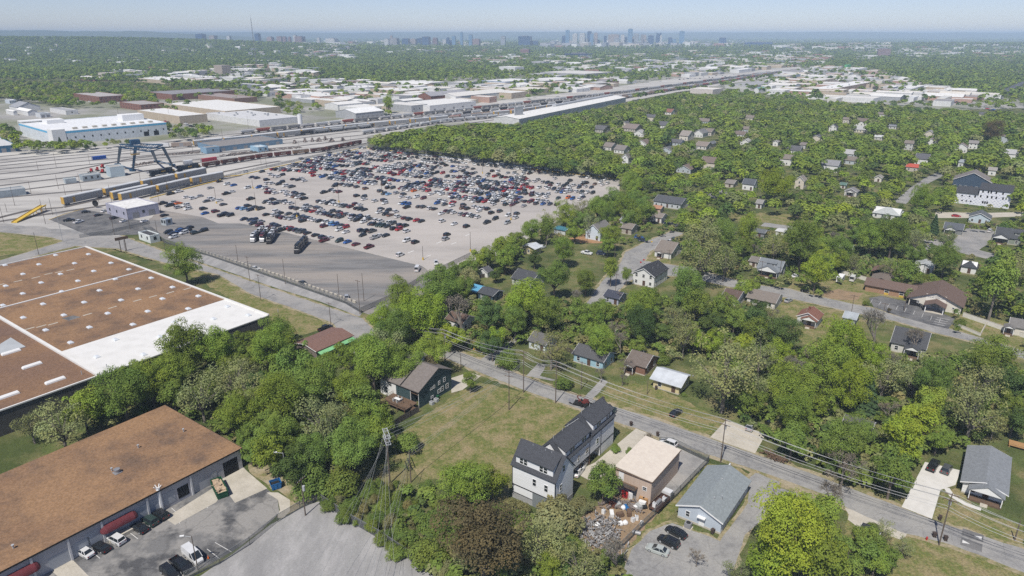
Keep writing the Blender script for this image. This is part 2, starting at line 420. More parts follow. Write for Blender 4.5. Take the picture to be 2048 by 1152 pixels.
sheet('red_dirt', [(1137,477),(1165,462),(1200,470),(1205,486),(1160,486)], M_redirt, .02, 'orange bare earth beside the pale blue house', 'ground')
sheet('side_road', [(1788,404),(1812,408),(1846,372),(1886,352),(1880,342),(1850,356),(1820,376)], M_road2, .028, 'grey lane between trees toward the red roofed house', 'street')
sheet('side_road', [(1868,436),(1960,436),(2060,432),(2060,424),(1960,426),(1872,424)], M_pale, .026, 'pale lane in front of the unfinished white house', 'street')
sheet('side_road', [(1400,396),(1470,398),(1500,388),(1472,384),(1440,380),(1400,388)], M_road2, .028, 'short grey lane crossing in front of the dormer house', 'street')
sheet('side_road', [(1335,304),(1400,290),(1430,292),(1380,302),(1340,312)], M_road2, .028, 'sunlit grey lane among houses within the woods', 'street')
sheet('side_road', [(1520,452),(1600,462),(1600,455),(1530,445)], M_road2, .028, 'grey lane edge behind the olive trees', 'street')
sheet('grey_court', [(1934,456),(1990,463),(1976,488),(1958,500),(1990,508),(1985,520),(1930,508),(1838,480),(1836,470),(1900,486)], M_road, .028, 'grey asphalt court between the craftsman houses', 'parking lot')
sheet('grey_court', [(1838,481),(1872,486),(1832,530),(1842,548),(1815,546),(1805,530)], M_road, .027, 'grey asphalt drive beside the white long house', 'driveway')
sheet('concrete_apron', [(1345 / 3.096, 780 + 545 / 3.096), (1500 / 3.096, 780 + 478 / 3.096), (1655 / 3.096, 780 + 610 / 3.096), (1455 / 3.096, 780 + 700 / 3.096)], M_pale, .04, 'cream concrete apron at the open loading door', 'apron')
sheet('concrete_apron', [(88,1128),(130,1104),(185,1160),(150,1185)], M_pale, .04, 'cream concrete ramp near the lower maroon awning', 'apron')
sheet('kerb_path', [(330,1037),(350,1050),(432,1005),(447,985),(428,975),(380,1005)], M_pale, .036, 'pale concrete strip along the foot of the block building', 'path')
sheet('turnaround_path', [(533,985),(556,985),(580,1000),(580,1022),(566,1037),(553,1036),(560,1020),(556,1000)], M_pale, .03, 'curved pale concrete path around the asphalt turnaround', 'path')
sheet('gravel_apron', [(1691,1016),(1733,1030),(1815,1062),(1800,1080),(1733,1060),(1697,1040)], M_pale, .0272, 'pale gravel apron on the near side of the street', 'apron', amp=.5)
sheet('dirt_patch', [(1560,958),(1640,990),(1680,1002),(1640,1004),(1590,985),(1555,975)], M_dry, .0272, 'worn tan dirt at the mouth of the office drive', 'ground')
sheet('lawn', [(0,466),(100,478),(132,480),(120,490),(70,500),(-40,520),(-40,462)], M_lawn, .014, 'triangular green lawn between two service roads', 'lawn')
sheet('lawn', [(205,492),(325,527),(437,552),(500,590),(590,621),(666,650),(650,660),(600,670),(545,650),(400,560),(290,515)], M_lawn, .014, 'mown verge between warehouse and the service road', 'lawn')
sheet('lawn', [(780,880),(900,795),(960,765),(1048,784),(1139,814),(1200,838),(1110,880),(1020,950),(1020,1020),(960,960),(850,960),(800,920)], M_lawn, .014, 'wide patchy vacant lawn beside the townhouses', 'lawn')
sheet('lawn', [(1190,800),(1225,765),(1300,770),(1360,795),(1450,845),(1410,872),(1307,836)], M_lawn, .014, 'sloping front lawn of the yellow cottage', 'lawn')
sheet('lawn', [(1420,928),(1480,936),(1510,955),(1480,962),(1400,950),(1380,990),(1330,1045),(1240,1110),(1280,1060),(1345,1000)], M_lawn, .015, 'narrow lawn around the grey gabled office', 'lawn')
sheet('lawn', [(1880,985),(1912,975),(1960,1025),(2048,1052),(2048,1095),(1888,1045),(1866,1040)], M_lawn, .014, 'front lawn of the grey roofed porch house', 'lawn')
sheet('lawn', [(1530,585),(1591,602),(1688,624),(1740,640),(1660,700),(1560,680),(1500,640)], M_lawn, .012, 'lawns around the red roofed white cottage', 'lawn')
sheet('lawn', [(1690,560),(1760,575),(1800,590),(1850,605),(1838,608),(1760,591),(1730,594),(1740,618),(1650,594),(1575,575),(1590,560)], M_lawn, .013, 'green verge beside the church parking', 'lawn')
sheet('lawn', [(880,694),(905,690),(960,700),(980,715),(960,720),(925,708)], M_lawn, .015, 'corner lawn under the bare tree', 'lawn')
sheet('lawn', [(1450,440),(1520,425),(1600,430),(1640,440),(1600,454),(1540,446)], M_lawn, .013, 'open green field among the trees', 'lawn')
sheet('lawn', [(1930,625),(2048,650),(2048,698),(1925,662),(1905,645)], M_lawn, .013, 'lawn beside the low white painted wall', 'lawn')
sheet('dry_verge', [(490,905),(520,925),(640,1000),(600,1014),(560,1035),(580,1010),(556,982),(500,945)], M_dry, .016, 'dry brown verge by the blue dumpster', 'verge')
sheet('lawn', [(1695,1025),(1801,1068),(1905,1094),(1956,1112),(2060,1152),(2060,1260),(1660,1260)], M_lawn, .014, 'shaggy lawn along the near side of the street', 'lawn')
sheet('lawn', [(1300,505),(1340,518),(1345,534),(1288,524),(1275,516)], M_lawn, .014, 'small lawn of the tan roofed cottage at the crossing', 'lawn')
sheet('lawn', [(1085,655),(1180,650),(1190,680),(1140,690),(1110,685)], M_lawn, .013, 'fenced back lawn behind the cottages', 'lawn')
sheet('lawn', [(1280,700),(1350,690),(1360,720),(1300,725)], M_lawn, .013, 'back lawn behind the brick cottage', 'lawn')
sheet('lawn', [(1190,425),(1240,440),(1240,455),(1190,470)], M_lawn, .012, 'lawn by the pale blue house', 'lawn')
def shoulder(P, w, z, label):
 pts = [at(*p) for p in P]; n = len(pts); out = []
 ar = sum(pts[i][0]*pts[(i+1) % n][1] - pts[(i+1) % n][0]*pts[i][1] for i in range(n))
 s = 1 if ar > 0 else -1
 for i in range(n):
  a, b = pts[i-1], pts[(i+1) % n]
  d = norm((b[0]-a[0], b[1]-a[1]))
  out.append((pts[i][0] + d[1]*w*s, pts[i][1] - d[0]*w*s))
 sheet('verge', out, M_dry, z, label, 'verge', True, .6)
shoulder(PX_main, 1.3, .0262, 'dry earth shoulder along the long residential street')
shoulder(PX_upper, 1.2, .0255, 'dry earth shoulder along the church side street')
shoulder(PX_road1, 1.1, .0175, 'dry earth shoulder along the service road')
shoulder(PX_gpark, .8, .0172, 'worn grass edge around the office parking')
UD, VD = (math.cos(R(-36)), math.sin(R(-36))), (math.cos(R(54)), math.sin(R(54)))
def uv(p, u, v): return (p[0] + UD[0]*u + VD[0]*v, p[1] + UD[1]*u + VD[1]*v)
g = MB()
a0 = at(480, 449); rd = R(-31)
RU, RV = (math.cos(rd), math.sin(rd)), (-math.sin(rd), math.cos(rd))
for r in range(0, 26):
 for k in range(-14, 56):
  p = (a0[0] + RU[0]*k*3.2 + RV[0]*(3 + r*9.6), a0[1] + RU[1]*k*3.2 + RV[1]*(3 + r*9.6))
  q = (p[0] + RV[0]*5, p[1] + RV[1]*5)
  if inpoly(*proj(*p, 0), PX_lot) and inpoly(*proj(*q, 0), PX_lot) and rnd.random() < .8:
   h = (RU[0]*.05, RU[1]*.05)
   g.quad((p[0]-h[0], p[1]-h[1], .046), (p[0]+h[0], p[1]+h[1], .046), (q[0]+h[0], q[1]+h[1], .046), (q[0]-h[0], q[1]-h[1], .046))
tag(obj('lot_marking', g, flat('worn_line', (.50, .47, .42))), 'faint worn stall lines across the pale parking lot', 'markings', kind='structure')
g = MB()
for px, py in ((449,436),(610,391),(570,395),(547,349),(655,396),(598,406),(542,420),(748,378),(775,390),(701,382),(726,424),(902,489),(930,472),(873,487),(854,513),(816,506),(985,420),(893,356),(700,366),(480,378),(357,397),(490,419)):
 p = at(px, py)
 for s in (0,):
  q0, q1 = (p[0]-RU[0]*.3, p[1]-RU[1]*.3), (p[0]+RU[0]*.3, p[1]+RU[1]*.3)
  L = 4.5 if px not in (854, 598, 700) else 3
  g.quad((*q0, .048), (*q1, .048), (q1[0]+RV[0]*L, q1[1]+RV[1]*L, .048), (q0[0]+RV[0]*L, q0[1]+RV[1]*L, .048))
tag(obj('lane_marking', g, M_wline), 'white aisle arrows painted across the pale lot', 'markings', kind='structure')
g = MB()
for i in range(9):
 p = at(1745 + i * 17, 599 + i * 4.2 + (0 if i < 4 else (i-4)*1.2))
 g.quad((p[0]-.06, p[1], .04), (p[0]+.06, p[1], .04), (p[0]+UD[1]*-.0+VD[0]*-5+.06, p[1]-VD[1]*5, .04), (p[0]-VD[0]*5-.06, p[1]-VD[1]*5, .04))
for i in range(4):
 p = at(1890 + i*3, 652 - i*4)
 g.quad((*p, .04), (*uv(p, 0, .2), .04), (*uv(p, -4, .2), .04), (*uv(p, -4, 0), .04))
tag(obj('church_marking', g, M_wline), 'white stall lines on the dark church parking', 'markings', kind='structure')
g = MB()
for a, b in (((343,1016),(366,1037)),((400,1004),(416,1016)),((332,1022),(360,1047)),((255,1062),(276,1078)),((180,1100),(200,1117)),((262,1036),(300,1062)),((430,1085),(463,1104)),((414,1098),(440,1118))):
 p, q = at(*a), at(*b)
 d = norm((q[0]-p[0], q[1]-p[1])); h = (-d[1]*.06, d[0]*.06)
 g.quad((p[0]-h[0],p[1]-h[1],.03), (q[0]-h[0],q[1]-h[1],.03), (q[0]+h[0],q[1]+h[1],.03), (p[0]+h[0],p[1]+h[1],.03))
tag(obj('stall_marking', g, M_wline), 'white stall lines along the grey block building', 'markings', kind='structure')
def hump(px, py, label):
 p = at(px, py)
 g, a = MB(), MB()
 for s in (-1, 1):
  c = uv(p, 0, s * 1.75)
  g.prism([uv(c, -1.9, -1.35), uv(c, 1.9, -1.35), uv(c, 1.9, 1.35), uv(c, -1.9, 1.35)], .03, .075)
  a.add([(*uv(c, s*1.6, -.55), .079), (*uv(c, s*1.6, .55), .079), (*uv(c, s*.2, 0), .079)], [(0, 1, 2) if s > 0 else (2, 1, 0)])
 t = tag(obj('speed_table', g, M_dark), label, 'speed table', kind='structure')
 part('arrow_mark', a, M_wline, t)
hump(1944, 1080, 'dark speed table with white arrows on the street near its end')
hump(2004, 699, 'dark speed table on the upper street by the white wall')
def kerb(name, pts, m, label, w=.18, h=.14, cat='kerb'):
 g = MB()
 P = [at(*p) for p in pts]
 for a, b in zip(P, P[1:]): g.bar((*a, h/2), (*b, h/2), w, h)
 return tag(obj(name, g, m), label, cat, kind='structure')
kerb('yellow_kerb', [(300,397),(330,389),(400,371),(440,361),(446,354),(480,351),(560,333),(650,313),(735,294)], M_yellow, 'yellow painted kerb along the rail side of the lot', .9, .5)
kerb('yellow_kerb', [(98,440),(130,428),(167,418)], M_yellow, 'yellow kerb around the small dark parking', .35, .2)
kerb('pale_kerb', [(735,297),(900,314),(1100,343),(1238,359)], M_yellow, 'yellow kerb along the trees at the far side of the lot', .5, .3)
for pts, l in (([(962,752),(1010,737.5)], 'low kerb'),):
 pass
def hills(name, y0, x0, x1, hfun, label, m, n=160, dep=3000):
 g = MB()
 rows = [(-1, 0), (-.5, .55), (0, 1), (.6, .7), (1, 0)]
 vs = []
 for t, k in rows:
  for i in range(n + 1):
   x = x0 + (x1 - x0) * i / n
   vs.append((x, y0 + t * dep, max(-.5, hfun(x) * k - (.5 if k == 0 else 0))))
 W = n + 1
 g.add(vs, [(j*W+i, j*W+i+1, (j+1)*W+i+1, (j+1)*W+i) for j in range(len(rows)-1) for i in range(n)])
 return tag(obj(name, g, m), label, 'hills', kind='structure')
ph = [rnd.uniform(0, 6.28) for _ in range(12)]
def wob(x, base, amp, L): return base + amp * (math.sin(x/L + ph[0]) * .5 + math.sin(x/L*2.3 + ph[1]) * .3 + math.sin(x/L*5.1 + ph[2]) * .2 + math.sin(x/L*11 + ph[3]) * .12)
M_hill = mat('wooded_hill', (.05, .075, .03), (.085, .11, .045), .004, 1, detail=8)
hills('hills', 15500, -18000, 18000, lambda x: min(149, wob(x, 134, 13, 1100)), 'long blue wooded ridge along the horizon', M_hill)
hills('hills', 9800, -12000, -2600, lambda x: min(149, max(0, wob(x, 138, 14, 500) * min(1, (-2600 - x) / 2200))), 'blue hills rising behind the woods', M_hill, dep=1500)
HB = [(-2350, 4300, 1900, 1300, 62), (-4300, 4600, 1900, 1500, 55), (-600, 6100, 1400, 900, 28), (3200, 5200, 2600, 1200, 30)]
def hz(x, y): return sum(h * math.exp(-((x-a)/sx)**2 * 1.6 - ((y-b)/sy)**2 * 1.6) for a, b, sx, sy, h in HB)
g = MB()
n, x0, x1, y0, y1 = 60, -7500, 6500, 2300, 9000
g.add([(x0 + (x1-x0)*i/n, y0 + (y1-y0)*j/n, hz(x0 + (x1-x0)*i/n, y0 + (y1-y0)*j/n) - .9) for j in range(n+1) for i in range(n+1)],
      [(j*(n+1)+i, j*(n+1)+i+1, (j+1)*(n+1)+i+1, (j+1)*(n+1)+i) for j in range(n) for i in range(n)])
tag(obj('rolling_terrain', g, M_hill), 'low wooded rises in front of the distant city', 'terrain', kind='structure')
# ------------------------------------------------------------------ vehicles
CC = dict(w=(.74,.74,.73), k=(.018,.019,.021), g=(.085,.09,.095), s=(.40,.41,.42), b=(.025,.11,.36), n=(.03,.04,.075), r=(.42,.02,.025), m=(.13,.018,.028), o=(.72,.16,.02), t=(.20,.11,.07), e=(.035,.06,.052), l=(.22,.45,.72))
CN = dict(w='white', k='black', g='dark grey', s='silver', b='blue', n='navy', r='red', m='maroon', o='orange', t='brown', e='dark green', l='light blue')
def ring(x, hw, zb, zm, zt): return [(x,-hw,zb),(x,hw,zb),(x,hw,zm),(x,hw*.9,zt),(x,-hw*.9,zt),(x,-hw,zm)]
SPEC = {
 'sedan': dict(L=2.4, st=[(-2.4,.76,.38,.6,.82),(-2.2,.90,.24,.72,1.0),(-1.2,.92,.2,.74,1.02),(.95,.92,.2,.74,.98),(1.9,.9,.24,.66,.86),(2.4,.74,.34,.52,.62)], cab=(-1.85,1.1,-1.15,.2,1.44,.99)),
 'suv': dict(L=2.35, st=[(-2.35,.84,.42,.8,1.08),(-2.2,.93,.26,.82,1.12),(1.0,.94,.24,.82,1.1),(1.9,.92,.26,.8,1.0),(2.35,.8,.38,.62,.82)], cab=(-2.22,1.2,-1.95,.35,1.74,1.1)),
 'pickup': dict(L=2.85, st=[(-.95,.97,.34,.95,1.2),(1.2,.98,.34,.95,1.2),(2.5,.97,.36,.92,1.14),(2.85,.88,.44,.74,.96)], cab=(-.95,1.45,-.8,.75,1.9,1.2)),
 'van': dict(L=2.8, st=[(-2.8,.92,.4,1.0,1.3),(1.7,.95,.3,1.0,1.3),(2.5,.9,.34,.9,1.1),(2.8,.8,.42,.74,.9)], cab=(-2.78,2.2,-2.7,1.15,2.35,1.3)),
}
def car_geo(kind):
 s = SPEC[kind]
 body, P = MB(), {}
 body.loft([ring(*r) for r in s['st']])
 x0, x1, t0, t1, zr, zb = s['cab']
 hb, ht = (.86, .66) if kind == 'sedan' else (.88, .72) if kind == 'suv' else (.9, .74) if kind == 'pickup' else (.92, .84)
 zb -= .02
 body.prism([(t0,-ht),(t1,-ht),(t1,ht),(t0,ht)], zr-.03, zr+.03)
 C = lambda x, y, z: (x, y, z)
 if kind == 'pickup':
  body.box(-2.85, -.95, -.97, .97, .45, .75); body.box(-2.85, -.95, -.97, -.85, .75, 1.18); body.box(-2.85, -.95, .85, .97, .75, 1.18); body.box(-2.85, -2.75, -.85, .85, .75, 1.16)
 for sx, (xb, xt) in ((-1, (x0, t0)), (1, (x1, t1))):
  for sy in (-1, 1): body.bar((xb, sy*hb, zb), (xt, sy*ht, zr), .09)
 for sy in (-1, 1):
  xm = (x0 + x1) / 2 - .25
  body.bar((xm, sy*hb, zb), ((t0+t1)/2, sy*ht, zr), .09, .05)
 P['windscreen'] = MB().quad((x1,-hb,zb),(x1,hb,zb),(t1,ht,zr),(t1,-ht,zr))
 P['rear_window'] = MB().quad((x0,hb,zb),(x0,-hb,zb),(t0,-ht,zr),(t0,ht,zr))
 if kind == 'van':
  for sy in (-1, 1): body.quad((x0,sy*hb,zb),(.6,sy*hb,zb),(.6,sy*ht,zr),(t0,sy*ht,zr))
  P['side_window'] = [MB().quad((.6,sy*hb,zb),(x1,sy*hb,zb),(t1,sy*ht,zr),(.6,sy*ht,zr)) for sy in (-1, 1)]
 else:
  P['side_window'] = [MB().quad((x0,sy*hb,zb),(x1,sy*hb,zb),(t1,sy*ht,zr),(t0,sy*ht,zr)) for sy in (-1, 1)]
 L, xf, xr = s['L'], s['L']*.61, -s['L']*.6
 r = .33 if kind == 'sedan' else .38
 P['wheels'] = [(x, y, r) for x in (xf, xr) for y in (-1, 1)]
 hw = s['st'][0][1]
 z = s['st'][0][3] + .05
 P['tail'] = [MB().box(-L-.02, -L+.1, y-.14, y+.14, z-.08, z+.16) for y in (-.62, .62)]
 e = s['st'][-1]
 P['head'] = [MB().box(L-.14, L+.02, y-.16, y+.16, e[3]-.04, e[3]+.12) for y in (-.55, .55)]
 P['body'] = body
 return P
def wheel_mb(x, y, r, hw):
 return MB().tube((x, y*(hw-.22), r), (x, y*(hw+.02), r), r, n=10)
CARMESH, CARPROTO = {}, {}
for kd in SPEC:
 P = car_geo(kd)
 g = MB(); g.v, g.f, g.m = list(P['body'].v), list(P['body'].f), list(P['body'].m)
 for k, mi in (('windscreen', 1), ('rear_window', 1)): g.add(P[k].v, P[k].f, mi)
 for q in P['side_window']: g.add(q.v, q.f, 1)
 hw = SPEC[kd]['st'][1][1]
 for x, y, r in P['wheels']: q = wheel_mb(x, y, r, hw); g.add(q.v, q.f, 2)
 for q in P['tail']: g.add(q.v, q.f, 3)
 for q in P['head']: g.add(q.v, q.f, 4)
 g.v = [(x*1.07, y*1.05, z*1.08) for x, y, z in g.v]
 CARMESH[kd] = (g, g.mesh('parked_' + kd, [M_paint, M_glass, M_black, M_red_l, M_lamp]))
CARDATA = {}
def parted_car(kd, loc, rz, c, label, cat=None, group=None):
 "a vehicle near enough to show its parts"
 nm = {'sedan': 'sedan_car', 'suv': 'suv_car', 'pickup': 'pickup_truck', 'van': 'van'}[kd]
 cat = cat or {'sedan': 'car', 'suv': 'car', 'pickup': 'pickup truck', 'van': 'van'}[kd]
 if kd not in CARDATA:
  P = car_geo(kd); hw = SPEC[kd]['st'][1][1]
  me = [('body', P['body'].mesh('body', M_paint)), ('windscreen', P['windscreen'].mesh('windscreen', M_glass)), ('rear_window', P['rear_window'].mesh('rear_window', M_glass))]
  me += [('side_window', q.mesh('side_window', M_glass)) for q in P['side_window']]
  for q in P['wheels']: me.append(('wheel', wheel_mb(*q, hw).mesh('wheel', M_black), MB().tube((q[0], q[1]*(hw+.005), q[2]), (q[0], q[1]*(hw+.035), q[2]), q[2]*.62, n=10).mesh('rim', M_galv)))
  me += [('taillight', q.mesh('taillight', M_red_l)) for q in P['tail']] + [('headlight', q.mesh('headlight', M_lamp)) for q in P['head']]
  CARDATA[kd] = me
 t = thing(nm, label, cat, loc, rz, group)
 for q in CARDATA[kd]:
  o = part(q[0], q[1], None, t)
  if q[0] == 'body': ocol(o, c)
  if len(q) > 2: part('rim', q[2], None, o)
 return t
def carpx(kd, c, xa, ya, xb, yb, label, z=0.0, **kw):
 a, b = at(xa, ya), at(xb, yb)
 return parted_car(kd, ((a[0]+b[0])/2, (a[1]+b[1])/2, z + .03), math.atan2(b[1]-a[1], b[0]-a[0]), CC[c] if isinstance(c, str) else c, label, **kw)
NEAR = [
 ('sedan','w',187,1118,153,1099,'white coupe, lowest of the cars nosed against the grey block building'),
 ('sedan','k',220,1108,185,1089,'black sedan between the two white cars at the grey block building'),
 ('suv','w',250,1092,216,1075,'white crossover parked just below the upper maroon awning'),
 ('sedan','k',295,1069,263,1051,'black sedan just right of the upper maroon awning'),
 ('suv','e',316,1055,284,1037,'grey-green crossover between two black cars by the block building'),
 ('suv','k',338,1043,304,1024,'large black crossover nearest the white vent stack'),
 ('van','w',372,1105,402,1131,'white cargo van by the light pole in the patched lot'),
 ('pickup','k',346,1122,380,1149,'black pickup beside the white cargo van'),
 ('suv','k',328,1140,352,1160,'black crossover beyond the black pickup at the frame edge'),
 ('sedan',(.46,.49,.46),1337,1112,1293,1096,'silver-green sedan, nearest the lawn of three parked by the grey office'),
 ('suv','k',1357,1098,1317,1078,'black station wagon between two other cars by the grey office'),
 ('sedan','k',1371,1079,1333,1059,'black sedan closest to the grey gabled office'),
 ('suv','w',1353,897,1320,884,'white crossover parked beside the street above the beige shed'),
 ('sedan','k',1341,836,1362,822,'black sedan on a narrow drive across from the townhouses'),
 ('suv','s',1495,866,1508,848,'silver crossover on the wide shaded concrete driveway'),
 ('suv','k',1536,852,1548,836,'black car half under the tree by the wide driveway'),
 ('sedan','w',1150,955,1163,938,'white car, nearer one under the townhouse overhang'),
 ('sedan','w',1160,940,1172,922,'white car, deeper one under the townhouse overhang'),
 ('pickup','k',1858,947,1873,924,'black pickup on the new white driveway'),
 ('suv','g',1885,954,1899,931,'dark grey car on the new white driveway'),
 ('suv','k',1599,581,1627,588,'black utility vehicle driving along the upper street'),
 ('van','w',1700,567,1710,555,'white van beside the camper trailer'),
 ('sedan','w',1585,557,1596,551,'white car in the drive by the golden tree'),
 ('sedan','s',1568,608,1585,599,'silver car beside the long tan roofed house'),
 ('sedan','k',1832,608,1849,618,'black car parked at the church front'),
 ('sedan','r',1902,433,1922,434,'bright red car beside the unfinished white house'),
 ('suv','w',1972,469,1986,459,'white car in the court between craftsman houses'),
 ('pickup','w',1160,506,1187,511,'white pickup in the drive by the crossing'),
 ('suv','n',1192,508,1213,511,'navy car nosed behind the white pickup by the crossing'),
 ('suv','w',1078,499,1091,494,'white car beside the yellow shed'),
 ('suv','b',1270,476,1286,478,'blue car, first of the pair by the brown roofed house'),
 ('suv','n',1280,482,1292,484,'navy car, second of the pair by the brown roofed house'),
 ('sedan','r',1322,487,1336,486,'red car along the side street kerb'),
 ('sedan','w',1334,486,1347,483,'white car along the side street kerb'),
 ('suv','g',1344,483,1353,478,'grey car along the side street kerb'),
 ('sedan','k',1300,448,1316,446,'black car, lowest of the group by the white roofed garage'),
 ('suv','n',1325,447,1340,449,'navy car beside the low wall by the garage'),
 ('suv','g',1342,450,1356,454,'dark grey car at the end of the low wall'),
 ('sedan','k',1113,766,1135,772,'dark sedan parked on the street side by the hedge'),
 ('pickup','k',636,666,666,654,'black pickup on the road edge by the brown roofed shop'),
 ('sedan','w',500,537,522,541,'white sedan driving along the truck apron'),
 ('sedan','g',596,564,618,573,'dark grey coupe by the concrete blocks'),
 ('pickup','w',870,521,874,536,'white pickup at the corner of the pale lot'),
 ('van','w',832,546,838,536,'white van half hidden by trees on the apron'),
 ('suv','s',694,604,693,590,'silver car beside the light poles at the apron corner'),
 ('pickup','s',866,676,884,670,'grey pickup under the trees by the bare tree'),
 ('suv','k',1108,613,1122,604,'black car in tree shade on the hidden lane'),
 ('sedan','k',160,427,184,424,'black car, topmost on the small dark parking'),
 ('sedan','k',188,434,206,430,'black car, middle of the small dark parking'),
 ('pickup','k',126,444,150,441,'black pickup on the small dark parking'),
 ('pickup','w',146,449,169,443,'white pickup on the small dark parking'),
 ('suv','k',220,440,237,436,'black car against the lavender shop wall'),
 ('sedan','w',238,447,256,441,'white sedan against the lavender shop wall'),
 ('sedan','w',201,427,215,421,'white car beside the black satellite dish'),
 ('sedan','w',279,447,298,441,'white car by the shop loading door'),
]
NCAR = []
for q in NEAR:
 o = carpx(*q)
 NCAR.append(o)
CROPS = {
 1: (320, 330, """160 450 kp,290 415 wp,915 258 k,1030 300 w,985 300 k,1130 315 bs,775 357 ss,1345 355 w,1410 192 n,1490 205 n,1640 232 k,1520 347 b,1608 357 w,1305 112 w,1565 108 g,1790 75 kp,1700 150 w,1760 180 w,1810 185 w,410 500 w,505 518 w,610 485 s,1020 447 kp,1105 418 w,785 525 w,715 563 g,830 540 w,910 550 ws,860 525 m,975 613 g,45 597 kp,150 630 kp,205 580 s,285 593 os,280 660 s,400 625 w,430 680 w,670 680 k,690 750 bs,855 720 m,1395 528 kp,1350 635 k,1445 655 g,1220 668 b,1285 680 l,1385 697 n,1545 678 gp,945 785 k,1010 755 n,1080 780 k,1650 290 w,1820 300 k,450 970 k,420 1010 k,300 1000 n,290 1030 b,370 1050 w,540 1050 e,670 1015 k,210 1115 w,320 1095 w,70 780 k,25 790 n,190 1060 n,130 1040 k,1290 838 n,1340 838 w,1395 850 n,1450 855 n,1550 880 s,1430 905 n,1525 930 m,1750 925 n,1800 945 n"""),
 2: (500, 290, """185 418 g,325 455 w,390 485 w,440 493 w,495 465 k,275 585 w,335 595 w,430 610 k,490 573 k,545 633 w,640 648 gp,290 680 m,340 690 w,275 735 m,320 737 m,390 745 w,500 720 w,560 722 w,620 715 w,690 740 n,575 775 w,650 790 w,690 800 t,740 810 w,720 760 g,805 768 k,830 830 kp,240 885 g,350 845 k,320 900 w,395 905 n,450 870 s,520 880 g,560 895 w,585 885 m,625 903 w,665 530 k,790 515 w,740 540 k,835 558 w,1135 735 kp,1240 705 k,1300 720 w,1370 725 m,1315 615 k,1300 635 k,1350 600 g,1420 610 g,1470 625 s,1540 632 g,1640 650 g,1775 675 t,1640 787 k,1750 800 g,1755 838 w,1065 875 g,1270 862 k,1115 890 w,1150 895 s,1200 903 k,1260 910 w,1300 918 w,1350 925 w,1400 940 s,1450 948 g,1540 955 m,1620 915 m,1685 925 w,1640 980 k,1690 990 k,1755 1003 k,655 970 n,725 985 g,850 945 s,910 955 s,815 995 w,965 1025 rs,1030 970 g,1060 980 g,1095 1000 w,1135 995 m,890 1015 g,405 1025 w,255 1075 k,310 1075 w,375 1085 w,460 1055 k,520 1050 g,590 1065 g,700 1090 n,455 1110 k,505 1125 m,570 1130 s,640 1140 s,1060 1050 s,1120 1060 s,1170 1065 n,1230 1085 k,1260 1030 g,1310 1020 g,1370 1040 g,1415 1065 r,1490 1075 g,1280 1100 k,1340 1105 g,1390 1115 g,1225 125 k,1110 495 b,790 215 s"""),
 3: (660, 280, """770 790 g,830 830 g,900 835 l,1020 820 s,1130 840 g,1100 880 w,1210 900 w,1330 880 w,1435 900 m,690 945 w,825 930 g,845 975 w,1090 980 w,1140 985 b,1200 995 b,1180 1040 kp,1365 1030 g,1430 1035 g,1535 1060 w,1605 1065 k,1290 785 o,910 222 b,1785 395 k,1640 505 k,530 440 k,1430 680 kv"""),
 4: (820, 290, """570 320 k,660 330 b,970 370 g,815 405 k,410 435 k,1360 465 g,820 930 k,800 975 t,880 985 k,990 960 w,1050 970 w,1100 985 w,1060 1020 w,1190 990 k,1250 1050 k,1380 1025 g,480 1060 w,545 1025 m,610 1035 g,670 1048 w,785 1070 s,850 1085 m,910 1090 w,970 1100 g,1040 1115 w,1505 1090 w,1640 1065 g,1310 1140 k,415 900 b,460 860 w,530 870 w,530 920 g,655 895 rp,640 940 w,500 435 r,205 825 m"""),
 5: (1020, 300, """830 340 wp,1110 360 wp,1200 375 sp,1195 430 w,1455 460 w,690 445 w,920 480 kp,870 530 k,820 560 k,1300 530 t,1390 500 w,1420 540 w,1500 515 w,1120 505 w,1180 510 k,800 655 b,865 655 wv,890 740 o,960 755 b,1110 695 w"""),
 6: (460, 400, """680 385 n,660 400 w,760 410 k,780 472 kp,850 435 w,920 440 r,945 460 k,1020 470 n,990 475 w,1060 490 g,1110 495 g,1180 490 e,1190 515 k,1315 547 k,1420 580 n,1530 590 w,1450 630 mp,1680 635 e,1100 275 n,1115 330 k,1160 280 g,1210 290 n,1250 305 w,1300 315 w,1370 330 k,1410 335 n,1460 350 w,1540 365 w,1570 380 l,1620 385 b,1445 410 m,1700 400 g,1750 390 e,1775 425 r,1675 465 w,1780 500 w"""),
 7: (640, 390, """295 710 e,420 730 b,555 765 m,755 808 mp,1230 930 w,630 555 n,690 570 k,800 565 gp,655 625 k,840 665 sp,920 630 w,960 610 n,1010 630 k,1330 710 w,1465 735 k,1330 565 w,1210 535 r,1130 525 k,1230 475 n,1310 480 k,780 450 n,830 455 k,860 400 w,930 410 w,900 475 e,960 480 e,1030 490 k,1050 440 w,1120 445 g,670 420 w,560 395 k,490 380 w,520 330 n,470 325 w,640 350 n,600 340 n,720 355 w,760 375 g,1195 340 w,1080 315 t,1005 300 k,905 275 w,1160 265 w,1050 245 k,940 225 g,1300 360 m,1370 380 k,1430 370 s,1480 395 r,1555 410 k"""),
 8: (840, 390, """340 410 w,525 452 w,715 490 k,415 620 k,395 685 s,1030 430 kp,1150 390 w,1350 330 w,1470 355 w,1340 435 s,1480 300 g"""),
}
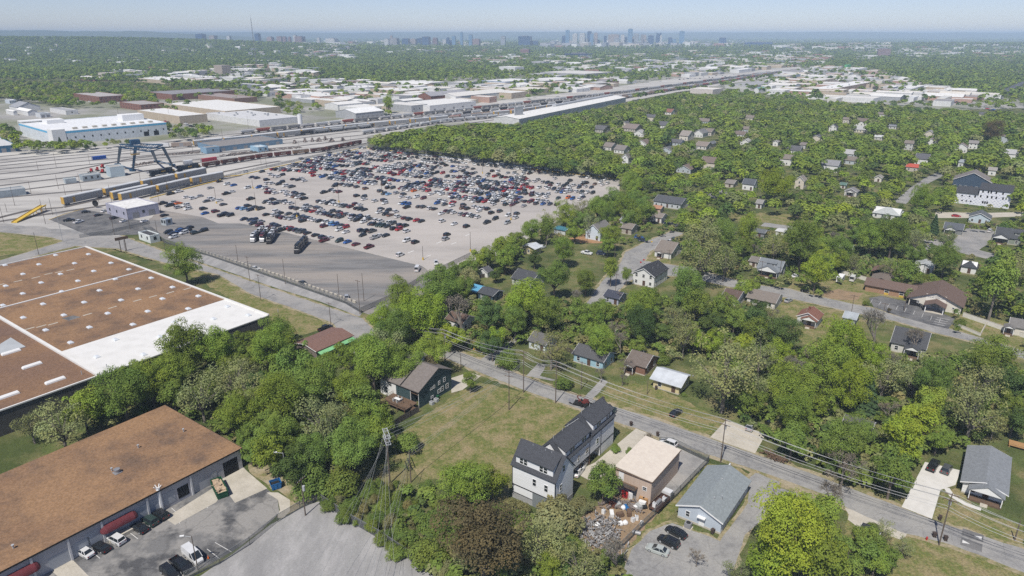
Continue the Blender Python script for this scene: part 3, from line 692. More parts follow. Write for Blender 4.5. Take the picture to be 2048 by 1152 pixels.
SEGS = {
 2: """350 380 600 400 5,480 365 960 430 11,600 320 1300 385 14,680 300 900 320 5,770 345 960 370 4,830 265 1310 335 12,880 235 1300 290 10,1350 330 1570 330 5,1000 210 1800 300 18,1070 190 1500 235 9,1190 160 1500 180 7,1290 430 1840 500 13,1400 405 1840 450 10,1225 515 1840 600 12,1330 490 1700 540 8,980 475 1250 475 6,1650 385 1840 410 4""",
 3: """460 125 640 135 5,680 150 850 160 3,220 185 700 225 12,430 215 650 235 5,720 195 1180 200 9,0 240 280 245 7,320 280 600 300 8,380 260 530 285 5,680 255 950 285 8,620 310 930 330 8,980 300 1220 290 6,1000 385 1240 380 6,990 380 1180 400 4,1280 330 1420 330 4,1390 330 1730 370 10,670 420 1300 480 18,850 400 1190 450 10,1320 395 1480 440 4,1340 420 1480 430 4,1500 440 1690 430 5,1280 490 1500 490 6,1390 515 1570 525 5,740 485 1170 545 11,780 510 1150 560 9,620 560 760 600 4,610 677 900 690 7,680 600 1190 640 13,780 580 1100 620 8,430 465 720 480 9,1180 560 1480 580 8,1200 540 1380 560 5,1210 685 1500 700 7,890 740 1450 760 14,1120 770 1300 780 4,1545 625 1840 640 7""",
 4: """740 335 870 350 4,650 410 700 410 2,570 490 760 500 5,320 550 720 560 9,460 530 570 545 3,770 510 1130 540 9,680 595 1090 640 11,690 570 1060 600 8,530 680 950 735 11,640 650 1030 700 9,310 640 640 660 8,400 610 700 640 7,220 700 460 740 6,320 760 490 760 4,430 775 630 795 5,650 760 810 780 4,660 815 740 815 2,760 830 1090 850 7,840 800 1090 830 6,950 745 1270 745 7,1040 715 1250 740 5,1080 765 1210 770 3,980 875 1320 875 7,1060 840 1300 860 6,1225 800 1840 880 16,1300 770 1700 810 10,1390 750 1640 790 6,1120 560 1670 600 13,1090 630 1690 690 14,1130 670 1660 735 12,1200 590 1640 620 10,1280 920 1440 890 3,1390 940 1550 900 4,1330 500 1700 500 8,1560 540 1700 545 4,850 440 1000 430 4,880 445 1200 450 7,1190 480 1300 485 3,1180 400 1350 410 4,1500 435 1600 435 3,1640 455 1840 440 5,1570 925 1750 940 4""",
 5: """510 500 760 540 7,600 520 740 540 4,910 575 1060 580 4,980 550 1070 550 3,1070 560 1250 580 5,330 590 560 580 6,590 600 920 620 8,640 640 900 660 6,940 640 1270 665 8,160 675 580 690 10,220 640 350 660 4,340 700 540 715 6,560 735 740 745 5,900 770 1070 760 4,30 770 500 790 12,90 790 370 800 7,400 830 720 840 9,450 850 700 860 6,40 850 220 860 4,20 440 170 460 6,200 480 380 490 5,100 380 310 370 5,20 520 130 550 5,110 550 280 570 6""",
}
CAMROW = [(3, 900, 225, 1830, 330, 16), (4, 640, 260, 860, 285, 5), (4, 985, 300, 1840, 388, 14), (5, 20, 285, 700, 370, 9)]
FENCEROW = [(3, 1080, 197, 1830, 280, 18), (4, 600, 208, 1220, 268, 13), (4, 1240, 282, 1840, 345, 11), (5, 20, 240, 760, 320, 15)]
LOT = []
def addcar(px, py, c, kd, hd):
 p = at(px, py + 1.0)
 if any(abs(p[0]-q[0]) < 5.5 and abs(p[1]-q[1]) < 5.5 and abs((p[0]-q[0])*RU[0] + (p[1]-q[1])*RU[1]) < 1.95 and abs((p[0]-q[0])*RV[0] + (p[1]-q[1])*RV[1]) < 3.9 for q in LOT): return
 LOT.append((p[0], p[1], c, kd, hd))
KN = {'p': 'pickup', 's': 'sedan', 'v': 'van'}
pool = 'wwwwwwwwwwkkkkgggnnsssmmrrbe' 
crnd = random.Random(5)
HD = R(59)
for k, (ox, oy, txt) in CROPS.items():
 for q in txt.split(','):
  x, y, c = q.split()
  kd = KN.get(c[1:]) or ('suv' if crnd.random() < .72 else 'sedan')
  addcar(ox + float(x)/7.68, oy + float(y)/7.68, c[0], kd, HD + crnd.uniform(-.03, .03) + (0 if crnd.random() < .5 else math.pi))
for k, txt in SEGS.items():
 ox, oy = CROPS[k][:2]
 for q in txt.split(','):
  x0, y0, x1, y1, n = map(float, q.split())
  qa, qb = at(ox + x0/7.68, oy + y0/7.68), at(ox + x1/7.68, oy + y1/7.68)
  n = max(2, int(math.hypot(qa[0]-qb[0], qa[1]-qb[1])/2.75))
  for i in range(n):
   f = i / max(1, n - 1)
   if crnd.random() < .04: continue
   addcar(ox + (x0 + (x1-x0)*f)/7.68, oy + (y0 + (y1-y0)*f)/7.68, crnd.choice(pool), crnd.choice(['suv','suv','suv','sedan','sedan','pickup']), HD + crnd.uniform(-.03, .03) + (0 if crnd.random() < .5 else math.pi))
for k, txt in SEGS.items():
 ox, oy = CROPS[k][:2]
 for j, q in enumerate(txt.split(',')):
  if j % 3 == 0: continue
  x0, y0, x1, y1, n = map(float, q.split())
  qa, qb = at(ox + x0/7.68, oy + y0/7.68), at(ox + x1/7.68, oy + y1/7.68)
  n = max(2, int(math.hypot(qa[0]-qb[0], qa[1]-qb[1])/2.75))
  for i in range(n):
   f = i / max(1, n - 1); X_, Y_ = qa[0]+(qb[0]-qa[0])*f + RV[0]*5.3, qa[1]+(qb[1]-qa[1])*f + RV[1]*5.3
   if crnd.random() < .62: continue
   addcar(*[v_ - e_ for v_, e_ in zip(proj(X_, Y_, 0), (0, 1))], crnd.choice(pool), crnd.choice(['suv','suv','suv','sedan','sedan','pickup']), HD + crnd.uniform(-.03, .03))
for rows, turn in ((CAMROW, None), (FENCEROW, R(-34))):
 for k, x0, y0, x1, y1, n in rows:
  ox, oy = CROPS[k][:2]
  for i in range(n):
   f = i / (n - 1)
   px, py = ox + (x0 + (x1-x0)*f)/7.68, oy + (y0 + (y1-y0)*f)/7.68 + 1
   p = at(px, py)
   hd = turn if turn is not None else math.atan2(-p[1], -p[0]) + .25
   LOT.append((p[0], p[1], crnd.choice('wwwwwkkgmsn'), crnd.choice(['suv','pickup','sedan']), hd))
area = lambda q: math.hypot(q[0], q[1])
LOT.sort(key=area)
NIND = 290 - len([1 for q in NEAR])
rowc = {}
for q in LOT[:NIND]:
 du, dv = (q[0]-a0[0])*RU[0] + (q[1]-a0[1])*RU[1], (q[0]-a0[0])*RV[0] + (q[1]-a0[1])*RV[1]
 o = obj('parked_' + q[3], CARMESH[q[3]][1], loc=(q[0], q[1], .045), rz=q[4])
 ocol(o, CC[q[2]])
 tag(o, None, 'pickup truck' if q[3] == 'pickup' else 'van' if q[3] == 'van' else 'car', 'new vehicles parked in rows on the pale lot')
 word = {'suv': 'crossover', 'sedan': 'sedan', 'pickup': 'pickup', 'van': 'van'}[q[3]]
 rowc.setdefault((int(max(-3, dv) // 5.2) + 2, CN[q[2]] + ' ' + word), []).append((du, o))
for (r, w_), it in rowc.items():
 it.sort(key=lambda t: t[0])
 row = ordw(max(1, r))
 for i, (_, o) in enumerate(it):
  o['label'] = (f'only {w_}' if len(it) == 1 else f'{ordw(i+1)} {w_} from the rail side') + f' in the {row} car row past the apron'
def mass(name, items, label, cat, meshes, mats, colour=True):
 V, F, Mi, Cc = [], [], [], []
 off = 0
 arr = {}
 for kd, (g, me) in meshes.items(): arr[kd] = (np.array(g.v, float), g.f, g.m)
 for x, y, c, kd, hd in items:
  v, f, m = arr[kd]
  cs, sn = math.cos(hd), math.sin(hd)
  V.append(np.stack([x + v[:,0]*cs - v[:,1]*sn, y + v[:,0]*sn + v[:,1]*cs, v[:,2] + .045], 1))
  F += [tuple(i + off for i in ff) for ff in f]; Mi += m
  Cc.append(np.tile(np.array([*CC[c], 1.0]), (len(v), 1)))
  off += len(v)
 me = bpy.data.meshes.new(name)
 me.from_pydata(np.concatenate(V).tolist(), [], F)
 for m in mats: me.materials.append(m)
 me.polygons.foreach_set('material_index', Mi)
 ca = me.color_attributes.new('leafcol', 'FLOAT_COLOR', 'POINT')
 ca.data.foreach_set('color', np.concatenate(Cc).ravel())
 return tag(obj(name, me), label, cat, kind='stuff')
M_paintmass = mat('car_paint_mass', (1, 1, 1), rough=.35, metal=.15, spec=.5, coat=.5, attr='leafcol')
far_items = LOT[NIND:]
for x0, y0, x1, y1, n in ((1905,205,1990,222,26),(1790,180,1860,190,14),(700,226,790,232,20),(330,243,400,255,14),(1560,176,1700,184,16),(130,196,200,205,12),(1000,180,1120,172,24),(0,196,60,206,10),(1330,160,1500,150,20),(1700,148,1800,160,22)):
 for i in range(n):
  p = at(x0 + (x1-x0)*(i + crnd.random()*.5)/n, y0 + (y1-y0)*i/n + crnd.uniform(-2, 2))
  far_items.append((p[0], p[1], crnd.choice(pool), crnd.choice(['suv','sedan','pickup']), crnd.choice([R(54), R(-36)])))
mass('parked_car', far_items, 'packed far rows of new cars of every colour, too many to count', 'cars', CARMESH, [M_paintmass, M_glass, M_black, M_red_l, M_lamp])
def transporter(xa, ya, xb, yb, label, cars, lab2):
 a, b = at(xa, ya), at(xb, yb)
 hd = math.atan2(b[1]-a[1], b[0]-a[0])
 t = thing('car_transporter', label, 'car transporter', (a[0], a[1], .04), hd, 'car transporters on the bare apron')
 cabm = MB().loft([ring(2.2, 1.15, .6, 2.2, 2.9), ring(3.4, 1.2, .5, 2.2, 2.9), ring(4.0, 1.2, .5, 1.9, 2.0), ring(4.6, 1.05, .5, 1.4, 1.7)])
 o = part('tractor_cab', cabm, M_paint, t); ocol(o, (.6, .6, .6) if cars[0] != 'k' else (.03, .03, .035))
 part('windscreen', MB().quad((3.42,-1.0,2.25),(4.0,-1.0,2.02),(4.0,1.0,2.02),(3.42,1.0,2.85)), M_glass, t)
 dk = MB().box(-14, 2.0, -1.25, 1.25, .75, .95)
 for x in (-13.8, -9.5, -5, -.5, 1.8):
  for y in (-1.25, 1.25): dk.box(x-.08, x+.08, y-.08, y+.08, .95, 3.0)
 dk.box(-14, -.3, -1.25, -.7, 2.55, 2.7); dk.box(-14, -.3, .7, 1.25, 2.55, 2.7); dk.box(-.3, 4.3, -1.2, 1.2, 3.0, 3.12)
 part('deck', dk, M_steel, t)
 for x in (-12, -10.8, -1.2, 0, 3.9):
  for y in (-1, 1): part('wheel', MB().tube((x, y*.75, .5), (x, y*1.2, .5), .5, n=10), M_black, t)
 for i, (c, (x, z)) in enumerate(zip(cars, ((-11.4, .96), (-6.6, .96), (-1.8, .96), (-11.2, 2.72), (-6.3, 2.72), (-2.4, 2.72), (2, 3.14)))):
  kd = ('suv', 'sedan', 'suv', 'pickup', 'suv', 'suv', 'sedan')[i]
  q = obj('loaded_' + kd, CARMESH[kd][1], loc=(a[0] + math.cos(hd)*x, a[1] + math.sin(hd)*x, z + .04), rz=hd + (math.pi if i % 2 else 0))
  ocol(q, CC[c])
  w_ = ('rear lower deck', 'middle lower deck', 'front lower deck', 'rear upper deck', 'middle upper deck', 'front upper deck', 'deck over the cab')[i]
  tag(q, f'{CN[c]} car on the {w_} of the {lab2}', 'car', 'vehicles loaded on the transporters')
transporter(511, 481, 484, 503, 'white loaded car transporter, first of the three close together', 'wkgwwsw', 'first transporter of the trio')
transporter(528, 481, 505, 509, 'maroon loaded car transporter between two others', 'mgkmwgm', 'middle transporter of the trio')
transporter(541, 484, 523, 510, 'car transporter with white pickup cab on top, last of the trio', 'kwgswwk', 'last transporter of the trio')
transporter(598, 503, 573, 530, 'black loaded car transporter standing alone on the apron', 'kknkkkk', 'lone black transporter')
p = at(1680, 563)
t = thing('camper_trailer', 'white camper trailer on the grass near the church', 'camper', (*p, .02), R(54))
part('body', MB().loft([[(-3.2,-1.15,.6),(-3.2,1.15,.6),(-3.2,1.15,2.7),(-3.2,-1.15,2.7)],[(2.6,-1.15,.6),(2.6,1.15,.6),(2.6,1.15,2.8),(2.6,-1.15,2.8)],[(3.2,-1.1,1.0),(3.2,1.1,1.0),(3.2,1.1,2.3),(3.2,-1.1,2.3)]]), M_trimwhite, t)
part('window', MB().box(-3.23, -3.2, -.6, .6, 1.6, 2.2), M_glass, t)
part('window', MB().box(-1.5, 1.2, -1.18, -1.15, 1.6, 2.2), M_glass, t)
for y in (-1, 1): part('wheel', MB().tube((-.4, y*.9, .36), (-.4, y*1.15, .36), .36, n=10), M_black, t)
part('hitch', MB().bar((3.2, 0, .7), (4.2, 0, .5), .12), M_steel, t)
a, b = at(1306, 1027), at(1348, 985)
hd = math.atan2(b[1]-a[1], b[0]-a[0])
t = thing('flatbed_truck', 'white cab stake bed truck with rusty bed loaded with scrap', 'truck', (a[0], a[1], .04), hd)
o = part('cab', MB().loft([ring(5.6, 1.1, .6, 1.6, 2.5), ring(7.2, 1.1, .5, 1.6, 2.5), ring(7.6, 1.1, .5, 1.4, 1.5), ring(8.1, .95, .5, 1.0, 1.3)]), M_paint, t); ocol(o, CC['w'])
part('windscreen', MB().quad((7.22,-.95,2.45),(7.62,-.95,1.55),(7.62,.95,1.55),(7.22,.95,2.45)), M_glass, t)
for s in (-1, 1): part('side_window', MB().box(6.0, 6.9, s*1.03-.05, s*1.03+.08, 1.7, 2.25), M_glass, t)
part('bed', MB().box(0, 5.4, -1.2, 1.2, .9, 1.05).box(0, 5.4, -1.25, -1.18, 1.05, 1.7).box(0, 5.4, 1.18, 1.25, 1.05, 1.7).box(5.3, 5.4, -1.18, 1.18, 1.05, 2.0), mat('rusty_steel', (.10, .045, .03), (.05, .035, .03), 1.2, .9), t)
for x in (.9, 2.0, 6.9):
 for y in (-1, 1): part('wheel', MB().tube((x, y*.7, .48), (x, y*1.12, .48), .48, n=10), M_black, t)
TRUCK = (a, hd)
a, b = at(1148, 808), at(1196, 818)
hd = math.atan2(b[1]-a[1], b[0]-a[0])
t = thing('utility_trailer', 'low black trailer on the street verge carrying red machinery', 'trailer', (a[0], a[1], .04), hd)
part('bed', MB().box(0, 6, -1.1, 1.1, .5, .65).box(0, 6, -1.12, -1.04, .65, .9).box(0, 6, 1.04, 1.12, .65, .9), M_black, t)
part('ramp', MB().bar((0, 0, .55), (-1.6, 0, 1.3), 2.0, .06), M_steel, t)
for x in (2.6, 3.6):
 for y in (-1, 1): part('wheel', MB().tube((x, y*.95, .36), (x, y*1.18, .36), .36, n=10), M_black, t)
ca, sa = math.cos(hd), math.sin(hd)
M_rust = flat('faded_red', (.17, .035, .03), .6)
t = thing('farm_machine', 'red and black trencher machine loaded on the low trailer', 'machine', (a[0]+ca*3, a[1]+sa*3, .7), hd)
part('chassis', MB().box(-1.6, 1.4, -.5, .5, .35, .9).box(-.2, 1.2, -.4, .4, .9, 1.5), M_rust, t)
part('boom', MB().bar((-1.4, 0, .9), (-2.2, .1, 2.0), .2).bar((-2.2, .1, 2.0), (-1.0, .3, 2.3), .16), M_rust, t)
part('seat', MB().box(-.8, -.3, -.3, .3, .9, 1.0).box(-.9, -.8, -.3, .3, 1.0, 1.5), M_black, t)
for x, r in ((-1.0, .5), (1.0, .42)):
 for y in (-1, 1): part('wheel', MB().tube((x, y*.5, r), (x, y*.85, r), r, n=10), M_black, t)
parted_car('pickup', (a[0]+ca*9.6, a[1]+sa*9.6, .04), hd, (.03, .045, .04), 'dark green pickup hitched to the machinery trailer')
for i, (px, py, l) in enumerate(((181,345,'red yard tractor, farthest from the grey shed'),(195,342,'red yard tractor, second farthest from the grey shed'),(207,336,'red yard tractor half behind the grey shed roof'),(209,346,'red yard tractor right against the grey shed'))):
 p = at(px, py)
 t = thing('yard_tractor', l, 'yard tractor', (*p, .04), R(100 + 25*i), 'red yard tractors by the crane')
 part('cab', MB().box(.6, 2.2, -1.1, .4, .8, 2.9).box(2.2, 2.6, -1.1, 1.1, .6, 1.4), M_red, t)
 part('chassis', MB().box(-2.6, 2.2, -.5, .5, .5, .8), M_black, t)
 part('window', MB().box(2.2, 2.22, -1.0, .3, 1.8, 2.7), M_glass, t)
 for x in (-1.8, 1.6):
  for y in (-1, 1): part('wheel', MB().tube((x, y*.8, .5), (x, y*1.2, .5), .5, n=8), M_black, t)
# ------------------------------------------------------------------ buildings
def foot(x0, xm, x1, yb, yaw=-36.0, z=0.0, B=None):
 C = at(xm, yb, z)
 u, v = (math.cos(R(yaw)), math.sin(R(yaw))), (-math.sin(R(yaw)), math.cos(R(yaw)))
 def solve(d, s, X):
  lo, hi = .5, 400.0
  for _ in range(40):
   m = (lo + hi) / 2
   x = proj(C[0] + d[0]*s*m, C[1] + d[1]*s*m, z)[0]
   if (x > X) == (s < 0): lo = m
   else: hi = m
  return lo
 a, b = solve(u, -1, x0), solve(v, 1, x1)
 if B: b = B
 elif xm > 1480 and yb > 225: b = min(b, max(7.0, a*.95))
 return a, b, (C[0] - u[0]*a/2 + v[0]*b/2, C[1] - u[1]*a/2 + v[1]*b/2)
HOUSES, HPX = [], []
def reg(c, a, b, h, yaw=-36.0):
 HOUSES.append((c, math.sqrt(a*b)*.54))
 u, v = (math.cos(R(yaw)), math.sin(R(yaw))), (-math.sin(R(yaw)), math.cos(R(yaw)))
 P = [proj(c[0]+u[0]*a/2*i+v[0]*b/2*j, c[1]+u[1]*a/2*i+v[1]*b/2*j, z) for i in (-1,1) for j in (-1,1) for z in (.5, h*1.25)]
 xs, ys = [p[0] for p in P], [p[1] for p in P]
 wx_, wy_ = (max(xs)-min(xs))*.1, (max(ys)-min(ys))*.12
 HPX.append((min(xs)+wx_, min(ys)+wy_, max(xs)-wx_, max(ys)-wy_, math.hypot(*c)))
WCACHE = {}
def winmesh(w, h, kind='window'):
 k = (round(w, 2), round(h, 2), kind)
 if k not in WCACHE:
  f = MB(); t = .11
  f.box(-w/2-t, w/2+t, -.07, 0, -t, 0).box(-w/2-t, w/2+t, -.07, 0, h, h+t).box(-w/2-t, -w/2, -.07, 0, 0, h).box(w/2, w/2+t, -.07, 0, 0, h)
  if kind == 'window': f.box(-w/2, w/2, -.06, 0, h*.48, h*.54)
  if w > 1.5: f.box(-.05, .05, -.062, 0, 0, h)
  p = MB().box(-w/2, w/2, -.035, 0, 0, h)
  WCACHE[k] = (f.mesh('window_frame', M_trimwhite), p.mesh('pane', M_glass))
 return WCACHE[k]
FACE = {'y-': 0.0, 'x+': math.pi/2, 'y+': math.pi, 'x-': -math.pi/2}
def place(face, a, b, s):
 return {'y-': (s, -b/2), 'x+': (a/2, s), 'y+': (-s, b/2), 'x-': (-a/2, -s)}[face]
def window(t, a, b, face, s, z, w=1.0, h=1.35, frame=None, full=True):
 f, p = winmesh(w, h)
 x, y = place(face, a, b, s)
 o = part('window', f, None, t, (x, y, z), FACE[face])
 part('pane', p, None, o)
 return o
M_door = mat('painted_door', (.10, .06, .045), rough=.5)
def door(t, a, b, face, s, w=1.0, h=2.1, m=None, z=0.0, name='door'):
 x, y = place(face, a, b, s)
 g = MB().box(-w/2, w/2, -.06, 0, 0, h).box(-w/2-.1, -w/2, -.08, 0, 0, h+.1).box(w/2, w/2+.1, -.08, 0, 0, h+.1).box(-w/2, w/2, -.08, 0, h, h+.1)
 return part(name, g, m or M_door, t, (x, y, z), FACE[face])
def gable(g, L, W, h, pitch, ax, m=0):
 r = pitch * W / 2
 pr = [(-W/2, -.2), (W/2, -.2), (W/2, h), (0, h + r), (-W/2, h)]
 mk = (lambda s, p: (s, p[0], p[1])) if ax == 'a' else (lambda s, p: (p[0], s, p[1]))
 g.loft([[mk(-L/2, p) for p in pr], [mk(L/2, p) for p in pr]], m)
def gable_roof(g, L, W, h, pitch, ax, over=.45, hip=0.0, th=.16, z=.03, m=0):
 Wh, Lh = W/2 + over, L/2 + over
 e, r = h - over*pitch + z, h + pitch*W/2 + z
 mk = (lambda s, y, zz: (s, y, zz)) if ax == 'a' else (lambda s, y, zz: (y, s, zz))
 hp = hip * Wh
 for dz in (0, th): pass
 lo = [mk(-Lh, -Wh, e), mk(Lh, -Wh, e), mk(Lh, Wh, e), mk(-Lh, Wh, e), mk(-Lh + hp, 0, r), mk(Lh - hp, 0, r)]
 up = [(x, y, zz + th) for x, y, zz in lo]
 g.add(lo + up, [(0,1,5,4),(2,3,4,5),(1,2,5),(3,0,4)] + [(10,11,7,6),(11,10,9,8)] + [(8,7,11),(6,9,10)] + [(0,6,7,1),(1,7,8,2),(2,8,9,3),(3,9,6,0)] if hip else
          [(0,1,5,4),(2,3,4,5),(10,11,7,6),(11,10,9,8),(0,6,7,1),(2,8,9,3),(0,4,10,6),(4,3,9,10),(1,7,11,5),(5,11,8,2)], m)
def house(label, x0, xm, x1, yb, h, roof, wall, ridge='a', pitch=.5, hip=0, over=.45, wy=None, wx=None, storeys=1, porch=None, dormer=None, chimney=None, dr=True, yaw=-36.0, found=True, name='house', cat='house', group=None, roofm=None, wallm=None, lm=None, ww=1.0, fixed=None, B=None):
 a, b, c = fixed or foot(x0, xm, x1, yb, yaw, B=B)
 t = thing(name, label, cat, (*c, 0), R(yaw), group)
 if lm: LANDMARK.append((lm, *c))
 reg(c, a, b, h, yaw)
 L, W = (a, b) if ridge == 'a' else (b, a)
 g = MB(); gable(g, L, W, h, pitch, ridge)
 ocol(part('wall', g, wallm or M_siding, t), wall)
 g = MB(); gable_roof(g, L, W, h, pitch, ridge, over, hip)
 rf = ocol(part('roof', g, roofm or M_shingle, t), roof)
 g = MB()
 r = pitch*W/2
 mk = (lambda s, y, z: (s, y, z)) if ridge == 'a' else (lambda s, y, z: (y, s, z))
 if not hip:
  for s in (-1, 1):
   for q in (-1, 1): g.bar(mk(s*(L/2+over+.03), q*(W/2+over), h-over*pitch+.06), mk(s*(L/2+over+.03), 0, h+r+.06), .06, .22)
  part('fascia', g, M_trimwhite, t)
 if found:
  part('foundation', MB().box(-a/2-.04, a/2+.04, -b/2-.04, b/2+.04, -.2, .35), M_pale, t)
 for st in range(storeys):
  z = 1.0 + st*2.9
  n = max(1, int(a/3.0)) if wy is None else wy
  for i in range(n):
   s = -a/2 + a*(i+.5)/n
   if st == 0 and dr and i == n//2: 
    if not porch: door(t, a, b, 'y-', s + .3, z=.3)
    continue
   window(t, a, b, 'y-', s, z, ww)
  n = max(1, int(b/3.4)) if wx is None else wx
  for i in range(n): window(t, a, b, 'x+', -b/2 + b*(i+.5)/n, z, ww)
  if storeys > 1 or a > 9:
   window(t, a, b, 'x-', 0, z, ww); window(t, a, b, 'y+', 0, z, ww)
 if yb > 430:
  for i in range(2):
   x, y = rnd.uniform(-.3, .3)*a, rnd.uniform(.05, .3)*b*(-1 if i else 1)
   part('vent_pipe', MB().tube((x, y, h), (x, y, h + r + .1), .06, n=5), M_galv, rf)
 if chimney:
  x, y = chimney
  part('chimney', MB().box(x*a-.35, x*a+.35, y*b-.3, y*b+.3, h*.6, h + r + .9), flat('red_brick', (.22, .09, .06), .7, 3), rf)
 if porch:
  s, w, d = porch[:3]
  ph = h - .35
  pr = part('porch', MB().box(s-w/2, s+w/2, -b/2-d, -b/2-.05, -.1, .45), M_wood if len(porch) < 4 else M_pale, t)
  for x in (s-w/2+.12, s+w/2-.12): part('post', MB().box(x-.08, x+.08, -b/2-d+.05, -b/2-d+.21, .45, ph), M_trimwhite, pr)
  g = MB()
  mk2 = lambda x, y, z: (x, y, z)
  rp = w*.28
  y0, y1 = -b/2-d-.3, -b/2+.6 + (rp/pitch if ridge == 'a' else 0)*.6
  lo = [(s-w/2-.3, y0, ph), (s, y0, ph+rp), (s+w/2+.3, y0, ph), (s-w/2-.3, y1, ph), (s, y1, ph+rp), (s+w/2+.3, y1, ph)]
  up = [(x, y, z+.14) for x, y, z in lo]
  g.add(lo+up, [(0,1,4,3),(1,2,5,4),(6,9,10,7),(7,10,11,8),(0,6,7,1),(1,7,8,2),(0,3,9,6),(2,8,11,5),(3,4,10,9),(4,5,11,10)])
  ocol(part('porch_roof', g, roofm or M_shingle, pr), roof)
  part('porch_gable', MB().add([(s-w/2, y0+.15, ph), (s+w/2, y0+.15, ph), (s, y0+.15, ph+rp-.1), (s-w/2, y0+.25, ph), (s+w/2, y0+.25, ph), (s, y0+.25, ph+rp-.1)], [(0,1,2),(5,4,3),(0,3,4,1),(1,4,5,2),(2,5,3,0)]), M_trimwhite, pr)
  door(t, a, b, 'y-', s, z=.45)
  g = MB()
  for i in range(3): g.box(s-.7, s+.7, -b/2-d-.35*(i+1), -b/2-d-.35*i, -.05, .45-.14*(i+1))
  part('step', g, M_pale, pr)
 if dormer:
  s, w = dormer
  y0 = -b/2 + b*.18
  zb = h + pitch*(b*.18)
  dm = part('dormer', MB().box(s-w/2, s+w/2, y0, y0+b*.3, zb-.3, zb+1.25), wallm or M_siding, t); ocol(dm, wall)
  f, p = winmesh(w*.6, .75)
  o = part('dormer_window', f, None, dm, (s, y0, zb+.25)); 
  g = MB().add([(s-w/2-.25, y0-.35, zb+1.2), (s+w/2+.25, y0-.35, zb+1.2), (s+w/2+.25, y0+b*.34, zb+1.75), (s-w/2-.25, y0+b*.34, zb+1.75), (s-w/2-.25, y0-.35, zb+1.34), (s+w/2+.25, y0-.35, zb+1.34), (s+w/2+.25, y0+b*.34, zb+1.89), (s-w/2-.25, y0+b*.34, zb+1.89)], [(3,2,1,0),(4,5,6,7),(0,1,5,4),(1,2,6,5),(2,3,7,6),(3,0,4,7)])
  ocol(part('dormer_roof', g, roofm or M_shingle, dm), roof)
  part('dormer_pane', p, None, dm, (s, y0, zb+.25))
 return t, a, b
DK, GR, TN, BR, MET = (.05,.052,.058), (.15,.155,.16), (.22,.19,.165), (.14,.095,.075), (.52,.55,.58)
WH, CR, BL, GY = (.72,.72,.70), (.66,.56,.34), (.42,.52,.60), (.34,.36,.38)
# --- the black roofed white townhouses -------------------------------------------------
def townhouse(label, C, a, b, ridge, garage):
 c = uv(C, -a/2, b/2)
 t = thing('townhouse', label, 'townhouse', (*c, 0), R(-36))
 L, W = (a, b) if ridge == 'a' else (b, a)
 h, pt = 8.4, .85
 return t, L, W, h, pt
C1 = at(1109, 1032)
a, b = 11.5, 7.6
t = thing('townhouse', 'white three storey townhouse end block with black roof and grey base', 'townhouse', (*uv(C1, -a/2, b/2), 0), R(-36))
LANDMARK.append(('white townhouse end block', *uv(C1, -a/2, b/2)))
H0, PT = 9.0, 1.15
g = MB(); gable(g, a, b, H0, PT, 'a'); ocol(part('wall', g, M_siding, t), (.78, .79, .80))
g = MB(); gable_roof(g, a, b, H0, PT, 'a', .35, th=.2); ocol(part('roof', g, M_shingle, t), (.07, .073, .082))
part('foundation', MB().box(-a/2-.05, a/2+.05, -b/2-.05, b/2+.05, -.2, 1.6), flat('grey_block', (.36, .36, .36), .85, 2), t)
part('corner_trim', MB().box(-a/2-.06, -a/2+.1, -b/2-.06, -b/2+.1, 1.6, H0).box(a/2-.1, a/2+.06, -b/2-.06, -b/2+.1, 1.6, H0).box(-a/2, a/2, -b/2-.045, -b/2, 3.6, 3.85).box(-a/2, -a/2+6, -b/2-.05, -b/2, 1.5, 1.7), M_black, t)
part('grey_siding_panel', MB().box(-a/2+5.6, a/2, -b/2-.07, -b/2, -.1, 3.6), flat('grey_board', (.20, .22, .23), .9, 2), t)
dm = part('dormer', MB().add([(-a/2+.8, -b/2+.35, H0+.2), (a/2-.9, -b/2+.35, H0+.2), (a/2-.9, 0, H0+2.6), (-a/2+.8, 0, H0+2.6), (-a/2+.8, -b/2+.35, H0+2.5), (a/2-.9, -b/2+.35, H0+2.5), (a/2-.9, 0, H0+4.1), (-a/2+.8, 0, H0+4.1)], [(0,1,5,4),(1,2,6,5),(3,0,4,7),(4,5,6,7)]), M_siding, t); ocol(dm, (.78, .79, .80))
g = MB().add([(-a/2+.5, -b/2-.05, H0+2.42), (a/2-.6, -b/2-.05, H0+2.42), (a/2-.6, .1, H0+4.42), (-a/2+.5, .1, H0+4.42), (-a/2+.5, -b/2-.05, H0+2.6), (a/2-.6, -b/2-.05, H0+2.6), (a/2-.6, .1, H0+4.6), (-a/2+.5, .1, H0+4.6)], [(3,2,1,0),(4,5,6,7),(0,1,5,4),(1,2,6,5),(2,3,7,6),(3,0,4,7)])
ocol(part('dormer_roof', g, M_shingle, dm), (.07, .073, .082))
for s in (-2.9, 2.4):
 for k in (-.5, .5):
  f, p = winmesh(.85, 1.35); o = part('dormer_window', f, None, dm, (s+k*1.1, -b/2+.34, H0+.75)); 
  part('dormer_pane', p, None, dm, (s+k*1.1, -b/2+.34, H0+.75))
window(t, a, b, 'y-', .3, 5.6, .85, 1.7); window(t, a, b, 'y-', 3.4, 5.4, .85, 1.6); window(t, a, b, 'x+', -.5, H0+.8, .8, 1.5); window(t, a, b, 'x+', -1.5, 5.4, .8, 1.5)
for x in (-2.4, .9, 2.6): part('vent_pipe', MB().tube((x, -.5, H0+2), (x, -.5, H0+4.6), .07), M_galv, t)
C2 = uv(C1, -3.4, 8.9)
a, b = 7.6, 24.5
t = thing('townhouse', 'long white townhouse block with black stepped roof over a drive-through carport', 'townhouse', (*uv(C2, -a/2, b/2), 0), R(-36))
LANDMARK.append(('long white townhouse block', *uv(C2, -a/2, b/2)))
H0 = 7.6
